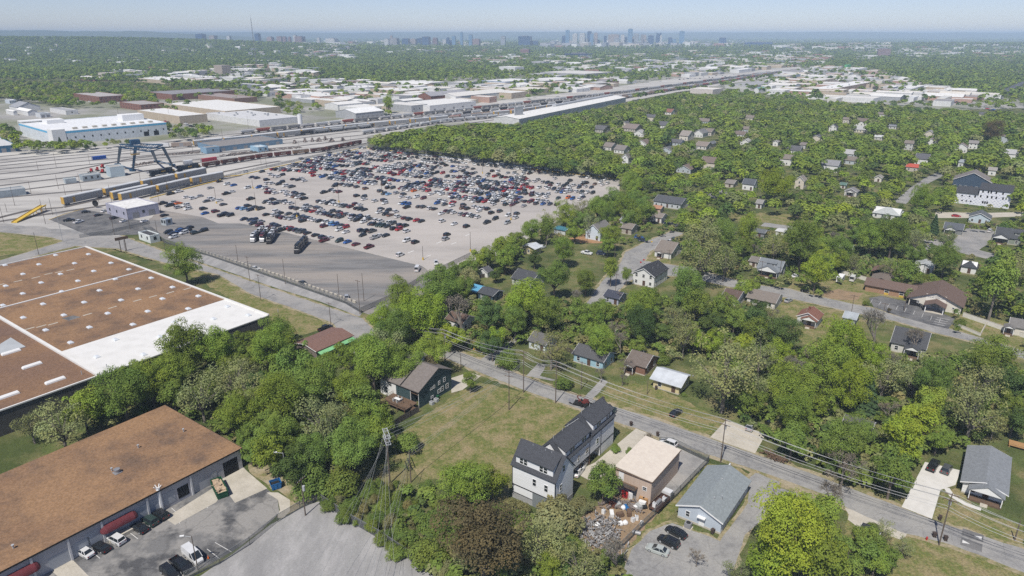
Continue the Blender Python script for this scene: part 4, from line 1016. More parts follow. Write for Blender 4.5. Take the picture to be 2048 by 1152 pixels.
for i, (y0, y1, dz) in enumerate(((-b/2, .6, 0), (.6, b/2, .7))):
 g = MB(); hh = H0 + dz; r = 1.0 * a/2
 zb0 = 3.1 if i == 0 else -.2
 pr = [(-a/2, zb0), (a/2, zb0), (a/2, hh), (0, hh + r), (-a/2, hh)]
 if i == 0:
  g.loft([[(p[0], y0, p[1]) for p in pr], [(p[0], y1, p[1]) for p in pr]])
  g.box(-a/2, -a/2+2.2, y0, y1, -.2, 3.1)
 else:
  pr2 = [(p[0], max(p[1], 3.1)) for p in pr]
  g.loft([[(p[0], y0, p[1]) for p in pr2], [(p[0], y1, p[1]) for p in pr2]])
  g.box(-a/2, a/2, y0+4.6, y1, -.2, 3.1).box(-a/2, -a/2+2.2, y0, y0+4.6, -.2, 3.1)
 ocol(part('wall', g, M_siding, t), (.78, .79, .80))
 g = MB(); q = MB()
 gable_roof(q, y1-y0, a, hh, 1.0, 'b', .3, th=.2)
 g.v = [(x, y + (y0+y1)/2, z) for x, y, z in q.v]; g.f, g.m = q.f, q.m
 ocol(part('roof', g, M_shingle, t), (.07, .073, .082))
 ya, yb_ = y0 + 1.2, y1 - .8
 dm = part('dormer', MB().add([(a/2-.35, ya, hh+.1), (a/2-.35, yb_, hh+.1), (.2, yb_, hh+2.4), (.2, ya, hh+2.4), (a/2-.35, ya, hh+2.1), (a/2-.35, yb_, hh+2.1), (.2, yb_, hh+3.6), (.2, ya, hh+3.6)], [(0,1,5,4),(1,2,6,5),(3,0,4,7),(4,5,6,7)]), M_siding, t); ocol(dm, (.78, .79, .80))
 g = MB().add([(a/2+.05, ya-.3, hh+2.05), (a/2+.05, yb_+.3, hh+2.05), (-.1, yb_+.3, hh+3.82), (-.1, ya-.3, hh+3.82), (a/2+.05, ya-.3, hh+2.25), (a/2+.05, yb_+.3, hh+2.25), (-.1, yb_+.3, hh+4.02), (-.1, ya-.3, hh+4.02)], [(0,1,2,3),(7,6,5,4),(0,4,5,1),(1,5,6,2),(2,6,7,3),(3,7,4,0)])
 ocol(part('dormer_roof', g, M_shingle, dm), (.07, .073, .082))
 n = 2
 for k in range(n):
  s = ya + (yb_-ya)*(.28 + .5*k)
  for e in (-.5, .5):
   f, p = winmesh(.85, 1.3)
   part('dormer_window', f, None, dm, (a/2-.34, s+e*1.1, hh+.55), math.pi/2); part('dormer_pane', p, None, dm, (a/2-.34, s+e*1.1, hh+.55), math.pi/2)
 for s in (y0+3, y0+7, y0+9.5): part('vent_pipe', MB().tube((-1, s, hh+2), (-1, s, hh+3.9), .07), M_galv, t)
for s, w in ((-9.5, .8), (-5.5, .8), (-1.5, 1.5), (3.6, 1.0)): window(t, a, b, 'x+', s, 4.4, w, 1.5)
part('corner_trim', MB().box(a/2-.06, a/2+.05, -.3, -.12, 3.1, H0+.6).box(a/2-.06, a/2+.05, 5.3, 5.5, -.1, H0+.6).box(a/2, a/2+.04, -b/2, b/2, H0-.2, H0+.02).box(a/2, a/2+.05, 5.5, b/2, 3.0, 3.2).box(a/2-.05, a/2+.05, -b/2, 5.3, 2.95, 3.12), M_black, t)
for y in (-b/2+.4, -4.0, .3): part('post', MB().box(a/2-.4, a/2-.1, y-.15, y+.15, -.1, 3.1), M_wood, t)
part('window', winmesh(.9, 1.5)[0], None, t, (0, -b/2, H0+.6))
reg(uv(C1, -5.7, 3.8), 11.5, 7.6, 11); reg(uv(C2, -3.8, 12.2), 7.6, 24.5, 10)
# --- dark green two storey house ----------------------------------------------------
C = at(839, 817)
a, b = 15.5, 14.0
t = thing('house', 'dark green board house with grey gable roof, rear deck and white trim', 'house', (*uv(C, -a/2, b/2), 0), R(-36))
LANDMARK.append(('dark green board house', *uv(C, -a/2, b/2)))
M_green = mat('green_boards', (.05, .085, .09), (.04, .07, .075), 3, .8, stretch=(6, 6, .2))
g = MB(); hh = 6.4
pr = [(-b/2, -.2), (b/2, -.2), (b/2, 6.6), (1.2, 9.3), (-b/2, 5.4)]
g.loft([[(-a/2, p[0], p[1]) for p in pr], [(a/2-3.4, p[0], p[1]) for p in pr]])
g.loft([[(a/2-3.4, p[0], p[1]) for p in ((-b/2+3.6, -.2), (b/2, -.2), (b/2, 6.6), (1.2, 9.3), (-b/2+3.6, 6.9))], [(a/2, p[0], p[1]) for p in ((-b/2+3.6, -.2), (b/2, -.2), (b/2, 6.6), (1.2, 9.3), (-b/2+3.6, 6.9))]])
g.loft([[(a/2-.16, p[0], p[1]) for p in ((-b/2, -.2), (-b/2+3.6, -.2), (-b/2+3.6, 6.9), (-b/2, 5.4))], [(a/2, p[0], p[1]) for p in ((-b/2, -.2), (-b/2+3.6, -.2), (-b/2+3.6, 6.9), (-b/2, 5.4))]])
part('wall', g, M_green, t)
g = MB()
for q in ([(-b/2-.5, 5.25), (1.2, 9.42), (1.2, 9.64), (-b/2-.5, 5.47)], [(1.2, 9.42), (b/2+.5, 6.4), (b/2+.5, 6.62), (1.2, 9.64)]):
 g.loft([[(-a/2-.4, *p) for p in q], [(a/2+.4, *p) for p in q]])
ocol(part('roof', g, M_shingle, t), (.205, .18, .165))
part('roof_step', MB().loft([[(1.0, p[0], p[1]) for p in ((-b/2-.55, 5.5), (1.2, 9.66), (1.2, 9.9), (-b/2-.55, 5.74))], [(1.25, p[0], p[1]) for p in ((-b/2-.55, 5.5), (1.2, 9.66), (1.2, 9.9), (-b/2-.55, 5.74))]]), M_black, t)
dm = part('dormer', MB().box(-3.2, -.6, 1.4, 4.6, 8.0, 9.6), M_siding, t); ocol(dm, WH)
q = MB(); gable_roof(q, 4.4, 3.0, 9.5, .4, 'b', .3); g = MB(); g.v = [(x-1.9, y+3.2, z) for x, y, z in q.v]; g.f, g.m = q.f, q.m
ocol(part('dormer_roof', g, M_shingle, dm), (.205, .18, .165))
part('white_siding_panel', MB().box(-a/2, a/2-9, -b/2-.06, -b/2, 0, 5.3), M_trimwhite, t)
window(t, a, b+.12, 'y-', -3.6, 3.7, 1.3, 1.3); window(t, a, b+.12, 'y-', -5.2, .9, 1.0, 2.0)
for s, z, w_, h_ in ((-1.8, 3.4, .9, .6), (-.6, 3.4, .6, .8), (1.6, 3.6, .6, 1.0), (3.9, 3.6, .8, 1.2), (-1.6, .6, .9, .6), (1.4, 1.0, 1.0, 1.0), (2.8, 1.0, 1.0, 1.3), (5.0, 1.0, 1.0, 1.3)): window(t, a, b, 'x+', s, z + .4, w_, h_)
dk = part('deck', MB().box(-2.5, a/2-.6, -b/2-5.2, -b/2-.05, 1.5, 1.68).box(a/2-8.0, a/2, -b/2+.2, -b/2+3.5, 3.9, 4.05), M_wood, t)
g = MB()
for x in (-2.4, .8, 4, a/2-.8):
 for y in (-b/2-5.1, -b/2-2.6): g.box(x-.08, x+.08, y-.08, y+.08, -.2, 2.5)
for z in (2.0, 2.5): g.bar((-2.4, -b/2-5.1, z), (a/2-.8, -b/2-5.1, z), .07).bar((-2.4, -b/2-5.1, z), (-2.4, -b/2-.1, z), .07)
for k in range(24): g.bar((-2.4 + k*.4, -b/2-5.1, 1.6), (-2.4 + k*.4, -b/2-5.1, 2.5), .04)
for z in (4.5, 5.0): g.bar((a/2-8, -b/2+.2, z), (a/2-.2, -b/2+.2, z), .07)
part('railing', g, M_wood, dk)
g = MB()
for i in range(8): g.box(a/2-.5, a/2+.7, -b/2-4.4+.3*i, -b/2-4.1+.3*i, 1.5-.2*(8-i)+.0, 1.55-.2*(8-i)+.1)
part('step', g, M_wood, dk)
for x in (a/2-.15, a/2-3.4, a/2-8.0): part('post', MB().box(x-.12, x+.12, -b/2+.0, -b/2+.24, -.1, 5.3), M_trimwhite, t)
for x, y in ((a/2+1.3, -3.2), (a/2+1.2, -1.2)):
 q = uv(C, x - a/2, y + b/2)
 u_ = thing('air_conditioner', 'grey condenser unit beside the dark green house wall' if y < -2 else 'smaller grey condenser unit farther along the dark green wall', 'air conditioner', (*q, 0), R(-36))
 part('casing', MB().box(-.6, .6, -.5, .5, 0, 1.0), M_galv, u_); part('fan_grille', MB().tube((0, 0, 1.0), (0, 0, 1.05), .42, n=12), M_steel, u_)
reg(uv(C, -7.7, 7), 15.5, 14, 8)
# --- beige shed, grey office, block building, warehouse --------------------------------------
a, b, c = foot(1241, 1300, 1355, 1010)
a, b = 9.0, 15.5
c = uv(at(1300, 1010), -a/2, b/2)
M_tan = mat('tan_ribbed_metal', (.52, .41, .33), (.45, .355, .285), 2.0, .6, stretch=(5, 5, .15))
t = thing('metal_shed', 'beige ribbed metal workshop with cream flat roof', 'workshop', (*c, 0), R(-36)); LANDMARK.append(('beige metal workshop', *c))
part('wall', MB().loft([[(-a/2,-b/2,-.1),(a/2,-b/2,-.1),(a/2,b/2,-.1),(-a/2,b/2,-.1)], [(-a/2,-b/2,6.6),(a/2,-b/2,6.1),(a/2,b/2,6.1),(-a/2,b/2,6.6)]]), M_tan, t)
part('roof', MB().loft([[(-a/2-.2,-b/2-.2,6.62),(a/2+.2,-b/2-.2,6.12),(a/2+.2,b/2+.2,6.12),(-a/2-.2,b/2+.2,6.62)], [(-a/2-.2,-b/2-.2,6.8),(a/2+.2,-b/2-.2,6.3),(a/2+.2,b/2+.2,6.3),(-a/2-.2,b/2+.2,6.8)]]), mat('cream_metal_roof', (.66, .59, .50), (.6, .53, .45), 1, .6), t)
part('gutter', MB().box(a/2+.2, a/2+.32, -b/2-.2, b/2+.2, 6.05, 6.25).box(-a/2-.2, a/2+.2, -b/2-.34, -b/2-.22, 6.1, 6.28), M_wood, t)
door(t, a, b, 'y-', -3.0, 1.1, 2.1, M_trimwhite, 3.6); window(t, a, b, 'y-', 2.9, 3.3, .9, .8)
bl = part('balcony', MB().box(-a/2-.3, a/2-3.2, -b/2-1.6, -b/2-.05, 3.2, 3.4), M_wood, t)
part('railing', MB().box(-a/2-.3, a/2-3.2, -b/2-1.6, -b/2-1.5, 3.4, 4.2), M_fencewood, bl)
part('loading_door', MB().box(-2.6, 1.0, -b/2-.05, -b/2, 0, 3.0), M_steel, t)
a, b = 9.6, 17.5
c = uv(at(1440, 1069), -a/2, b/2)
t = thing('office_building', 'low grey gabled office with grey shingle roof and white eave trim', 'office', (*c, 0), R(-36)); LANDMARK.append(('grey gabled office', *c))
M_paleblue = mat('pale_blue_siding', (.46, .51, .57), (.42, .47, .53), 1, .8, stretch=(.2, .2, 6))
g = MB(); gable(g, b, a, 3.3, .42, 'b'); part('wall', g, M_paleblue, t)
g = MB(); gable_roof(g, b, a, 3.3, .42, 'b', .5); ocol(part('roof', g, M_shingle, t), (.27, .30, .31))
g = MB()
for q in (-1, 1): g.bar((q*(a/2+.5), -b/2-.53, 3.2), (0, -b/2-.53, 5.36), .06, .3)
part('fascia', g, M_trimwhite, t)
part('foundation', MB().box(-a/2-.05, a/2+.05, -b/2-.05, b/2+.05, -.2, .5), M_pale, t)
window(t, a, b, 'y-', -2.6, 1.3, .8, 1.3); door(t, a, b, 'y-', .6, 1.0, 2.1, M_trimwhite, .3)
part('door_awning', MB().box(-.3, 1.5, -b/2-1.0, -b/2-.05, 2.65, 2.8), M_trimwhite, t)
for s in (-5, -1, 3, 6): window(t, a, b, 'x+', s, 1.1, .8, 1.1)
for x, y in ((1.4, -4.5), (2.6, -3.0), (.4, 3.0)): part('roof_vent', MB().tube((x, y, 4), (x, y, 5.4), .1).tube((x, y, 5.4), (x, y, 5.5), .18), M_galv, t)
u_ = thing('air_conditioner', 'grey condenser unit on a slab by the grey gabled office', 'air conditioner', (*at(1376, 1055), 0), R(-36))
part('casing', MB().box(-.7, .7, -.6, .6, .1, 1.3), M_steel, u_); part('slab', MB().box(-.9, .9, -.8, .8, 0, .1), M_pale, u_); part('fan_grille', MB().tube((0, 0, 1.3), (0, 0, 1.36), .5, n=12), M_black, u_)
reg(uv(at(1300, 1010), -4.5, 7.7), 9, 15.5, 6); reg(uv(at(1440, 1069), -4.8, 8.7), 9.6, 17.5, 4.5)
h = 5.5
R2 = at(480, 897, h); a, b = 34.5, 96.0
c = uv(R2, -a/2, -b/2)
t = thing('block_building', 'long grey painted block building with rusty gravel roof and maroon awnings', 'industrial building', (*c, 0), R(-36)); LANDMARK.append(('grey block building', *uv(R2, 0, -25)))
part('wall', MB().box(-a/2, a/2, -b/2, b/2, -.2, h-.1), M_greywall, t)
part('roof', MB().box(-a/2-.35, a/2+.35, -b/2-.35, b/2+.35, h-.1, h+.15), M_browngravel, t)
part('roof_edge', MB().box(a/2+.35, a/2+.42, -b/2-.4, b/2+.4, h-.16, h+.2).box(-a/2-.4, a/2+.42, b/2+.35, b/2+.42, h-.16, h+.2), M_black, t)
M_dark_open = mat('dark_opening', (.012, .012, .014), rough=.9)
def along(px, py): # metres along the front from the far corner
 q = at(px, py); return (q[0]-R2[0])*VD[0] + (q[1]-R2[1])*VD[1]
def front(y): return b/2 + y
def fy(px, py, z):
 q = at(px, py, z); return b/2 + (q[0]-R2[0])*VD[0] + (q[1]-R2[1])*VD[1]
for px, py, w_, h_, z in ((455,930,3.8,4.0,-.1),(365,981,2.6,2.8,.8)):
 y = fy(px, py, z+h_/2); part('loading_opening', MB().box(a/2, a/2+.04, y-w_/2, y+w_/2, z, z+h_), M_dark_open, t)
for px, py, w_, z in ((336,993,2.6,.9),(306,1007,2.6,.9),(277,1021,2.8,.9),(181,1068,3.0,1.0),(152,1082,3.0,.2),(103,1098,4.6,-.1)):
 y = fy(px, py, z+1.5); part('roller_door', MB().box(a/2, a/2+.05, y-w_/2, y+w_/2, z, z+3.0), flat('pale_roller', (.36, .38, .41), .9, 3), t)
for px, py in ((378,965),(294,1012),(320,1000),(200,1056),(130,1088),(56,1125)):
 y = fy(px, py, 3); part('pilaster', MB().box(a/2+.001, a/2+.32, y-.2, y+.2, -.1, h-.2), flat('pale_pilaster', (.55, .55, .56), .9), t)
door(t, a, b, 'x+', fy(425,952,1.5), 1.0, 2.2, M_galv, .8)
for px, py in ((230,1037),(22,1136)):
 yc = fy(px, py, 3.2)
 g = MB(); n = 9; L = 7.6; rr = 1.4
 prof = [(a/2 + .02, 2.6)] + [(a/2 + .02 + rr*math.sin(math.pi/2*k/n), 2.6 + rr*1.0*math.cos(math.pi/2*k/n)) for k in range(n, -1, -1)]
 ends = [yc - L/2, yc + L/2]
 rings = [[(a/2 + .02 + (p[0]-a/2-.02)*s, ends[0] + d, 2.6 + (p[1]-2.6)*s) for p in prof] for s, d in ((.35, 0), (.8, .35), (1, .9))] + [[(p[0], ends[1] - .9, p[1]) for p in prof]] + [[(a/2 + .02 + (p[0]-a/2-.02)*s, ends[1] - d, 2.6 + (p[1]-2.6)*s) for p in prof] for s, d in ((.8, .35), (.35, 0))]
 g.loft(rings)
 part('awning', g, M_maroon_awn, t)
y = fy(228,1052,.4)
part('entry_step', MB().box(a/2, a/2+1.6, y-3, y+3, -.1, .8).bar((a/2+1.5, y+3, .9), (a/2+1.5, y+5.5, .1), .1, .5), M_pale, t)
for px, py in ((858/3.096, 780+362/3.096), (1138/3.096, 780+262/3.096), (695/3.096, 780+506/3.096), (85/3.096, 780+985/3.096)):
 q = at(px, py, h); x, y = (q[0]-c[0])*UD[0] + (q[1]-c[1])*UD[1], (q[0]-c[0])*VD[0] + (q[1]-c[1])*VD[1]
 part('roof_vent', MB().tube((x, y, h+.1), (x, y, h+.9), .14).tube((x, y, h+.9), (x, y, h+1.05), .28, n=8), M_galv, t)
q = at(728/3.096, 780+515/3.096, h); x, y = (q[0]-c[0])*UD[0] + (q[1]-c[1])*UD[1], (q[0]-c[0])*VD[0] + (q[1]-c[1])*VD[1]
part('exhaust_fan', MB().tube((x, y, h+.1), (x, y, h+1.0), .62, n=14).tube((x, y, h+1.0), (x, y, h+1.15), .7, n=14).box(x-.8, x+.8, y-.8, y+.8, h+.1, h+.3), M_steel, t)
h = 7.0
RW = at(538, 631, h); BW = at(172, 494, h)
a, b = math.hypot(RW[0]-BW[0], RW[1]-BW[1]), 130.0
yw = math.atan2(RW[1]-BW[1], RW[0]-BW[0])
wu, wv = (math.cos(yw), math.sin(yw)), (-math.sin(yw), math.cos(yw))
c = (RW[0] - wu[0]*a/2 - wv[0]*b/2, RW[1] - wu[1]*a/2 - wv[1]*b/2)
def wl(px, py, z=7.0):
 q = at(px, py, z)
 return (q[0]-c[0])*wu[0] + (q[1]-c[1])*wu[1], (q[0]-c[0])*wv[0] + (q[1]-c[1])*wv[1]
t = thing('warehouse', 'huge brown gravel roofed warehouse with a white membrane strip and dome skylights', 'warehouse', (*c, 0), yw); LANDMARK.append(('big brown roofed warehouse', RW[0]-25, RW[1]-20))
part('wall', MB().box(-a/2, a/2, -b/2, b/2, -.2, h-.05), M_dgrey_wall, t)
vs = wl(197, 752.5)[1]; us = wl(462, 601)[0]
us2 = wl(115, 699)[0]; us = (us + us2) / 2
part('gravel_roof', MB().box(-a/2, us, vs, b/2, h-.05, h+.05), M_browngravel, t)
part('membrane_roof', MB().box(us, a/2, vs, b/2, h-.05, h+.08), M_membrane, t)
part('gravel_roof', MB().box(-a/2, a/2, -b/2, vs, h-.05, h+.03), M_browngravel2, t)
um = wl(298, 540)[0]
part('parapet', MB().box(-a/2, a/2, b/2-.5, b/2+.2, h+.08, h+.5).box(-a/2, a/2, vs-.45, vs+.45, h+.08, h+.75).box(um-.35, um+.35, vs+.45, b/2-.5, h+.05, h+.35).box(a/2-.3, a/2+.2, -b/2, vs-.45, h+.03, h+.4).box(a/2-.2, a/2+.12, vs+.45, b/2-.5, h-.1, h+.22).box(-a/2-.2, -a/2+.3, -b/2, b/2-.5, h+.05, h+.4), M_membrane, t)
SK = [(357,228),(567,222),(250,287),(478,280),(711,278),(33,292),(148,349),(388,349),(601,330),(826,319),(38,425),(265,404),(500,393),(738,381),(969,374),(147,474),(397,461),(638,454),(885,444),(1105,433),(20,549),(277,541),(540,530),(776,516),(1041,507),(1271,490),(150,628),(410,612),(691,601),(947,588),(1206,571),(294,708),(574,690),(852,672),(453,788),(1458,557),(1592,612),(1369,636),(1119,657),(1025,750),(741,769),(623,879),(922,864)]
sm = MB().loft([[(-1,-.75,0),(1,-.75,0),(1,.75,0),(-1,.75,0)], [(-.95,-.7,.3),(.95,-.7,.3),(.95,.7,.3),(-.95,.7,.3)], [(-.55,-.35,.6),(.55,-.35,.6),(.55,.35,.6),(-.55,.35,.6)]]).mesh('skylight', M_skylight)
for x, y in SK:
 u_, v_ = wl(x/3.2, 440 + y/3.2)
 part('skylight', sm, None, t, (u_, v_, h+.05))
sl_ = MB().loft([[(-2.6,-.75,0),(2.6,-.75,0),(2.6,.75,0),(-2.6,.75,0)], [(-2.5,-.65,.4),(2.5,-.65,.4),(2.5,.65,.4),(-2.5,.65,.4)], [(-2.3,-.2,.75),(2.3,-.2,.75),(2.3,.2,.75),(-2.3,.2,.75)]]).mesh('skylight', M_trimwhite)
for x, y in ((72,850),(206,935),(355,1032),(55,1128)):
 u_, v_ = wl(x/3.2, 440 + y/3.2)
 part('skylight', sl_, None, t, (u_, v_, h+.05), math.pi/2)
P = [wl(x/3.2, 440 + y/3.2) for x, y in ((0,800),(70,757),(165,815),(0,862))]
part('metal_roof_patch', MB().prism([P[3], P[2], P[1], P[0]], h+.03, h+.3), flat('pale_metal_patch', (.42, .44, .45), .9, .2), t)
P = [wl(x/3.2, 440 + y/3.2) for x, y in ((395,630),(470,612),(520,622),(440,645))]
part('roof_repair', MB().prism([P[3], P[2], P[1], P[0]], h+.04, h+.07), M_dark, t)
for x, y in ((525,990),(685,945),(1780,590),(545,150)):
 u_, v_ = wl(x/3.2, 440 + y/3.2)
 part('roof_vent', MB().tube((u_, v_, h), (u_, v_, h+1.2), .12), M_galv, t)
g = MB()
for x0_, y0_, x1_, y1_ in ((190,695,340,665),(560,605,880,515),(980,490,1200,440),(0,415,230,368),(310,345,450,320)):
 for k in range(3):
  f = k / 2; u_, v_ = wl((x0_ + (x1_-x0_)*f)/3.2, 440 + (y0_ + (y1_-y0_)*f)/3.2)
  g.box(u_-.35, u_+.35, v_-1.5, v_+1.5, h+.05, h+.075)
part('walkway_pad', g, M_pale, t)
# --- houses of the neighbourhood ----------------------------------------------
house('yellow cottage with pale metal roof and red brick steps', 1306, 1357, 1378, 790, 3.2, MET, (.62,.53,.30), 'a', .42, roofm=M_objroof, lm='yellow cottage', over=.9)
house('brown shingled brick cottage with a small gabled entry', 1252, 1289, 1314, 752, 3.1, (.17,.14,.12), (.24,.13,.09), 'a', .5, porch=(-1.5, 3.0, 2.0), lm='brick cottage')
house('light blue cottage half hidden behind trees', 1147, 1205, 1228, 741, 3.1, (.10,.10,.105), (.33,.50,.58), 'a', .5, lm='light blue cottage')
house('white cottage with blue door under the grey-green tree', 1058, 1090, 1114, 706, 3.0, (.14,.135,.13), (.62,.68,.72), 'a', .5, lm='white street cottage')
house('white two storey house with black roof at the crossing', 1265, 1307, 1334, 577, 5.2, DK, WH, 'b', .55, storeys=2, lm='white crossing house')
house('small white cottage with tan roof at the road fork', 1309, 1341, 1365, 519, 3.0, TN, WH, 'a', .5, porch=(-1.0, 3.0, 1.8), lm='tan roofed cottage')
house('pale blue house with steep gable beside bare earth', 1171, 1200, 1222, 483, 5.0, (.2,.19,.18), (.60,.67,.74), 'b', .75, storeys=1, lm='pale blue gable house')
house('small garden shed with teal metal roof', 1108, 1130, 1144, 471, 2.6, (.05,.17,.22), (.55,.57,.55), 'a', .2, roofm=M_objroof, wy=0, wx=0, dr=False, name='shed', cat='shed', lm='teal roofed shed')
house('yellow shed with pale metal roof among trees', 1045, 1070, 1082, 511, 3.4, MET, (.55,.47,.26), 'b', .3, roofm=M_objroof, wy=1, wx=1, dr=False, name='shed', cat='shed', lm='yellow shed', over=.8)
house('brown roofed house behind the tree by the blue cars', 1243, 1262, 1275, 470, 3.2, TN, (.4,.36,.3), 'a', .5)
house('dark grey roofed house on the slope, half in trees', 1024, 1062, 1090, 578, 3.0, (.075,.078,.085), (.5,.5,.5), 'a', .5, lm='dark roofed slope house')
house('dark blue house with partly sky blue metal roof', 957, 985, 1006, 606, 3.0, (.075,.08,.09), (.06,.10,.13), 'a', .35, lm='blue metal roofed house')
q = at(957, 592)
t = thing('carport', 'sky blue metal roofed carport joined to the dark blue house', 'carport', (*q, 0), R(-36))
part('roof', MB().loft([[(-5,-3,2.6),(4,-3,2.6),(4,3,3.4),(-5,3,3.4)], [(-5,-3,2.72),(4,-3,2.72),(4,3,3.52),(-5,3,3.52)]]), flat('blue_metal_roof', (.12, .36, .55), .85), t)
for x in (-4.8, 3.8):
 for y in (-2.8, 2.8): part('post', MB().box(x-.08, x+.08, y-.08, y+.08, -.1, 2.6 + (.7 if y > 0 else 0)), M_trimwhite, t)
house('tiny white shed with dark roof behind the blue roofed house', 957, 975, 984, 556, 2.6, (.12,.12,.13), WH, 'b', .6, wy=0, wx=0, name='shed', cat='shed')
house('brown roofed house behind the bare tree, white gable end', 893, 925, 950, 664, 3.4, BR, WH, 'a', .45, lm='house behind the bare tree')
t, a, b = house('low brown roofed shop with a green awning along its side', 606, 672, 672, 690, 3.4, (.22,.13,.105), (.20,.17,.15), 'b', .2, wy=1, wx=0, dr=False, name='shop', cat='shop', lm='brown roofed shop', fixed=(10.5, 15.0, uv(at(633, 724), -6.0, 8.5)), over=.6)
part('awning', MB().add([(a/2+.3, -b/2, 3.0), (a/2+2.2, -b/2, 2.5), (a/2+2.2, b/2, 2.5), (a/2+.3, b/2, 3.0), (a/2+.3, -b/2, 3.12), (a/2+2.2, -b/2, 2.62), (a/2+2.2, b/2, 2.62), (a/2+.3, b/2, 3.12)], [(0,1,2,3),(7,6,5,4),(0,4,5,1),(1,5,6,2),(2,6,7,3),(3,7,4,0)]), flat('mint_awning', (.22, .50, .24), .85), t)
part('wall_panel', MB().box(a/2+.01, a/2+.2, -b/2, b/2, 0, 2.5), M_greenbin, t)
house('long grey shingled white house with a gabled front porch', 1922, 2004, 2046, 1010, 3.2, (.24,.255,.27), (.74,.74,.72), 'b', .35, B=17, porch=(.6, 6.4, 2.4), lm='grey roofed porch house', over=.7)
house('dark roofed house hidden among the street trees', 1682, 1735, 1765, 888, 3.0, (.11,.105,.105), (.45,.43,.4), 'a', .5, lm='hidden dark roofed house')
house('grey cottage with dormer and full front porch', 1514, 1558, 1584, 557, 3.2, (.20,.22,.24), (.30,.31,.32), 'a', .75, dormer=(.5, 3.6), porch=(0, 8.5, 2.2), lm='grey dormer cottage')
house('white cottage with red-brown roof and gabled front', 1593, 1633, 1660, 656, 3.2, (.24,.115,.08), (.62,.64,.64), 'b', .55, porch=(.8, 5.2, 1.8), chimney=(-.1, .1), lm='red roofed cottage')
house('long low white house with tan roof', 1493, 1548, 1574, 620, 2.9, TN, (.66,.63,.58), 'a', .4, lm='long tan roofed house')
house('small grey metal roofed garage by the street', 1685, 1708, 1724, 653, 2.7, (.36,.39,.41), (.4,.42,.43), 'a', .35, roofm=M_objroof, name='garage', cat='garage')
house('broad dark shingled house with porch behind bare trees', 1780, 1846, 1877, 717, 3.4, (.085,.088,.095), (.58,.57,.53), 'a', .55, B=12.5, porch=(1.5, 4.4, 3.0), lm='broad dark roofed house')
C = at(1920, 629); a, b = 17.5, 17.0
cc = uv(C, -a/2, b/2)
t = thing('church', 'brown roofed church with cream gable front and long brick wing', 'church', (*cc, 0), R(-36)); LANDMARK.append(('brown roofed church', *cc))
g = MB(); gable(g, b, a, 3.2, .42, 'b'); part('wall', g, flat('cream_render', (.66, .62, .54), .92), t)
g = MB(); gable_roof(g, b, a, 3.2, .42, 'b', .8); ocol(part('roof', g, M_shingle, t), (.165, .115, .095))
part('gable_board', MB().prism([(-3.4,-b/2-.1),(3.4,-b/2-.1),(3.4,-b/2-.02),(-3.4,-b/2-.02)], 3.1, 5.9), flat('cream_board', (.74, .71, .64), .95), t)
g = MB(); lr = random.Random(3)
for row, (z, x0_, x1_) in enumerate(((5.15, -1.2, 1.4), (4.6, -2.6, 2.6))):
 x = x0_
 while x < x1_:
  w_ = lr.uniform(.12, .3); g.box(x, x+w_, -b/2-.13, -b/2-.1, z, z+.3); x += w_ + lr.choice([.07, .07, .22])
part('sign_lettering', g, M_steel, t)
g = MB(); q = MB(); gable_roof(q, 6.0, 6.6, 3.1, .42, 'b', .4); g.v = [(x+.4, y-b/2-2.2, z-.15) for x, y, z in q.v]; g.f, g.m = q.f, q.m
pr = part('porch', MB().box(-2.7, 3.5, -b/2-4.8, -b/2-.05, -.1, .15), M_pale, t)
ocol(part('porch_roof', g, M_shingle, pr), (.165, .115, .095))
for x in (-2.7, 3.2): part('post', MB().box(x, x+.3, -b/2-4.8, -b/2-4.5, .15, 2.95), M_trimwhite, pr)
door(t, a, b, 'y-', .4, 2.2, 2.3, M_galv)
for s in (-5.6, 6.2): window(t, a, b, 'y-', s, 1.6, .7, .6)
part('side_opening', MB().box(-a/2+.3, -a/2+3.4, -b/2-.05, -b/2, 0, 2.5), M_dark_open, t)
wg = part('wing_wall', MB().box(-a/2-17, -a/2-.01, b/2-10, b/2-1.5, -.1, 2.9), flat('tan_brick', (.36, .22, .14), .85, 3), t)
q = MB(); gable_roof(q, 17.6, 8.5, 2.95, .4, 'a', .7); g = MB(); g.v = [(x-a/2-8.2, y+b/2-5.75, z) for x, y, z in q.v]; g.f, g.m = q.f, q.m
ocol(part('wing_roof', g, M_shingle, wg), (.165, .115, .095))
for x in (-a/2-3.6, -a/2-9.0):
 o = part('wing_window', winmesh(1.5, 1.5)[0], None, wg, (x, b/2-10, .9)); part('wing_pane', winmesh(1.5, 1.5)[1], None, wg, (x, b/2-10, .9))
 part('yellow_shutter', MB().box(x-.75, x+.75, b/2-10.12, b/2-10.04, -.05, .85), M_yellow, wg)
q = MB(); gable_roof(q, 9, 8, 2.9, .4, 'b', .6); g = MB(); g.v = [(x-a/2-12.5, y+b/2+1.6, z) for x, y, z in q.v]; g.f, g.m = q.f, q.m
ocol(part('rear_roof', g, M_shingle, wg), (.2, .165, .14))
part('rear_wall', MB().box(-a/2-16.4, -a/2-8.6, b/2-1.48, b/2+6, -.1, 2.95), flat('tan_brick', (1,1,1)), wg)
reg(cc, a, b, 5)
t = thing('pavilion', 'open brown roofed pavilion behind the low white wall', 'pavilion', (*at(1762, 553), 0), R(-36))
q = MB(); gable_roof(q, 7, 6.5, 3.0, .5, 'b', .6); ocol(part('roof', q, M_shingle, t), (.20, .125, .10))
for x in (-3, 3):
 for y in (-3.2, 3.2): part('post', MB().box(x-.12, x+.12, y-.12, y+.12, -.1, 3.0), M_wood, t)
part('back_wall', MB().box(-3, 3, 2.9, 3.05, -.1, 2.8), M_dark_open, t)
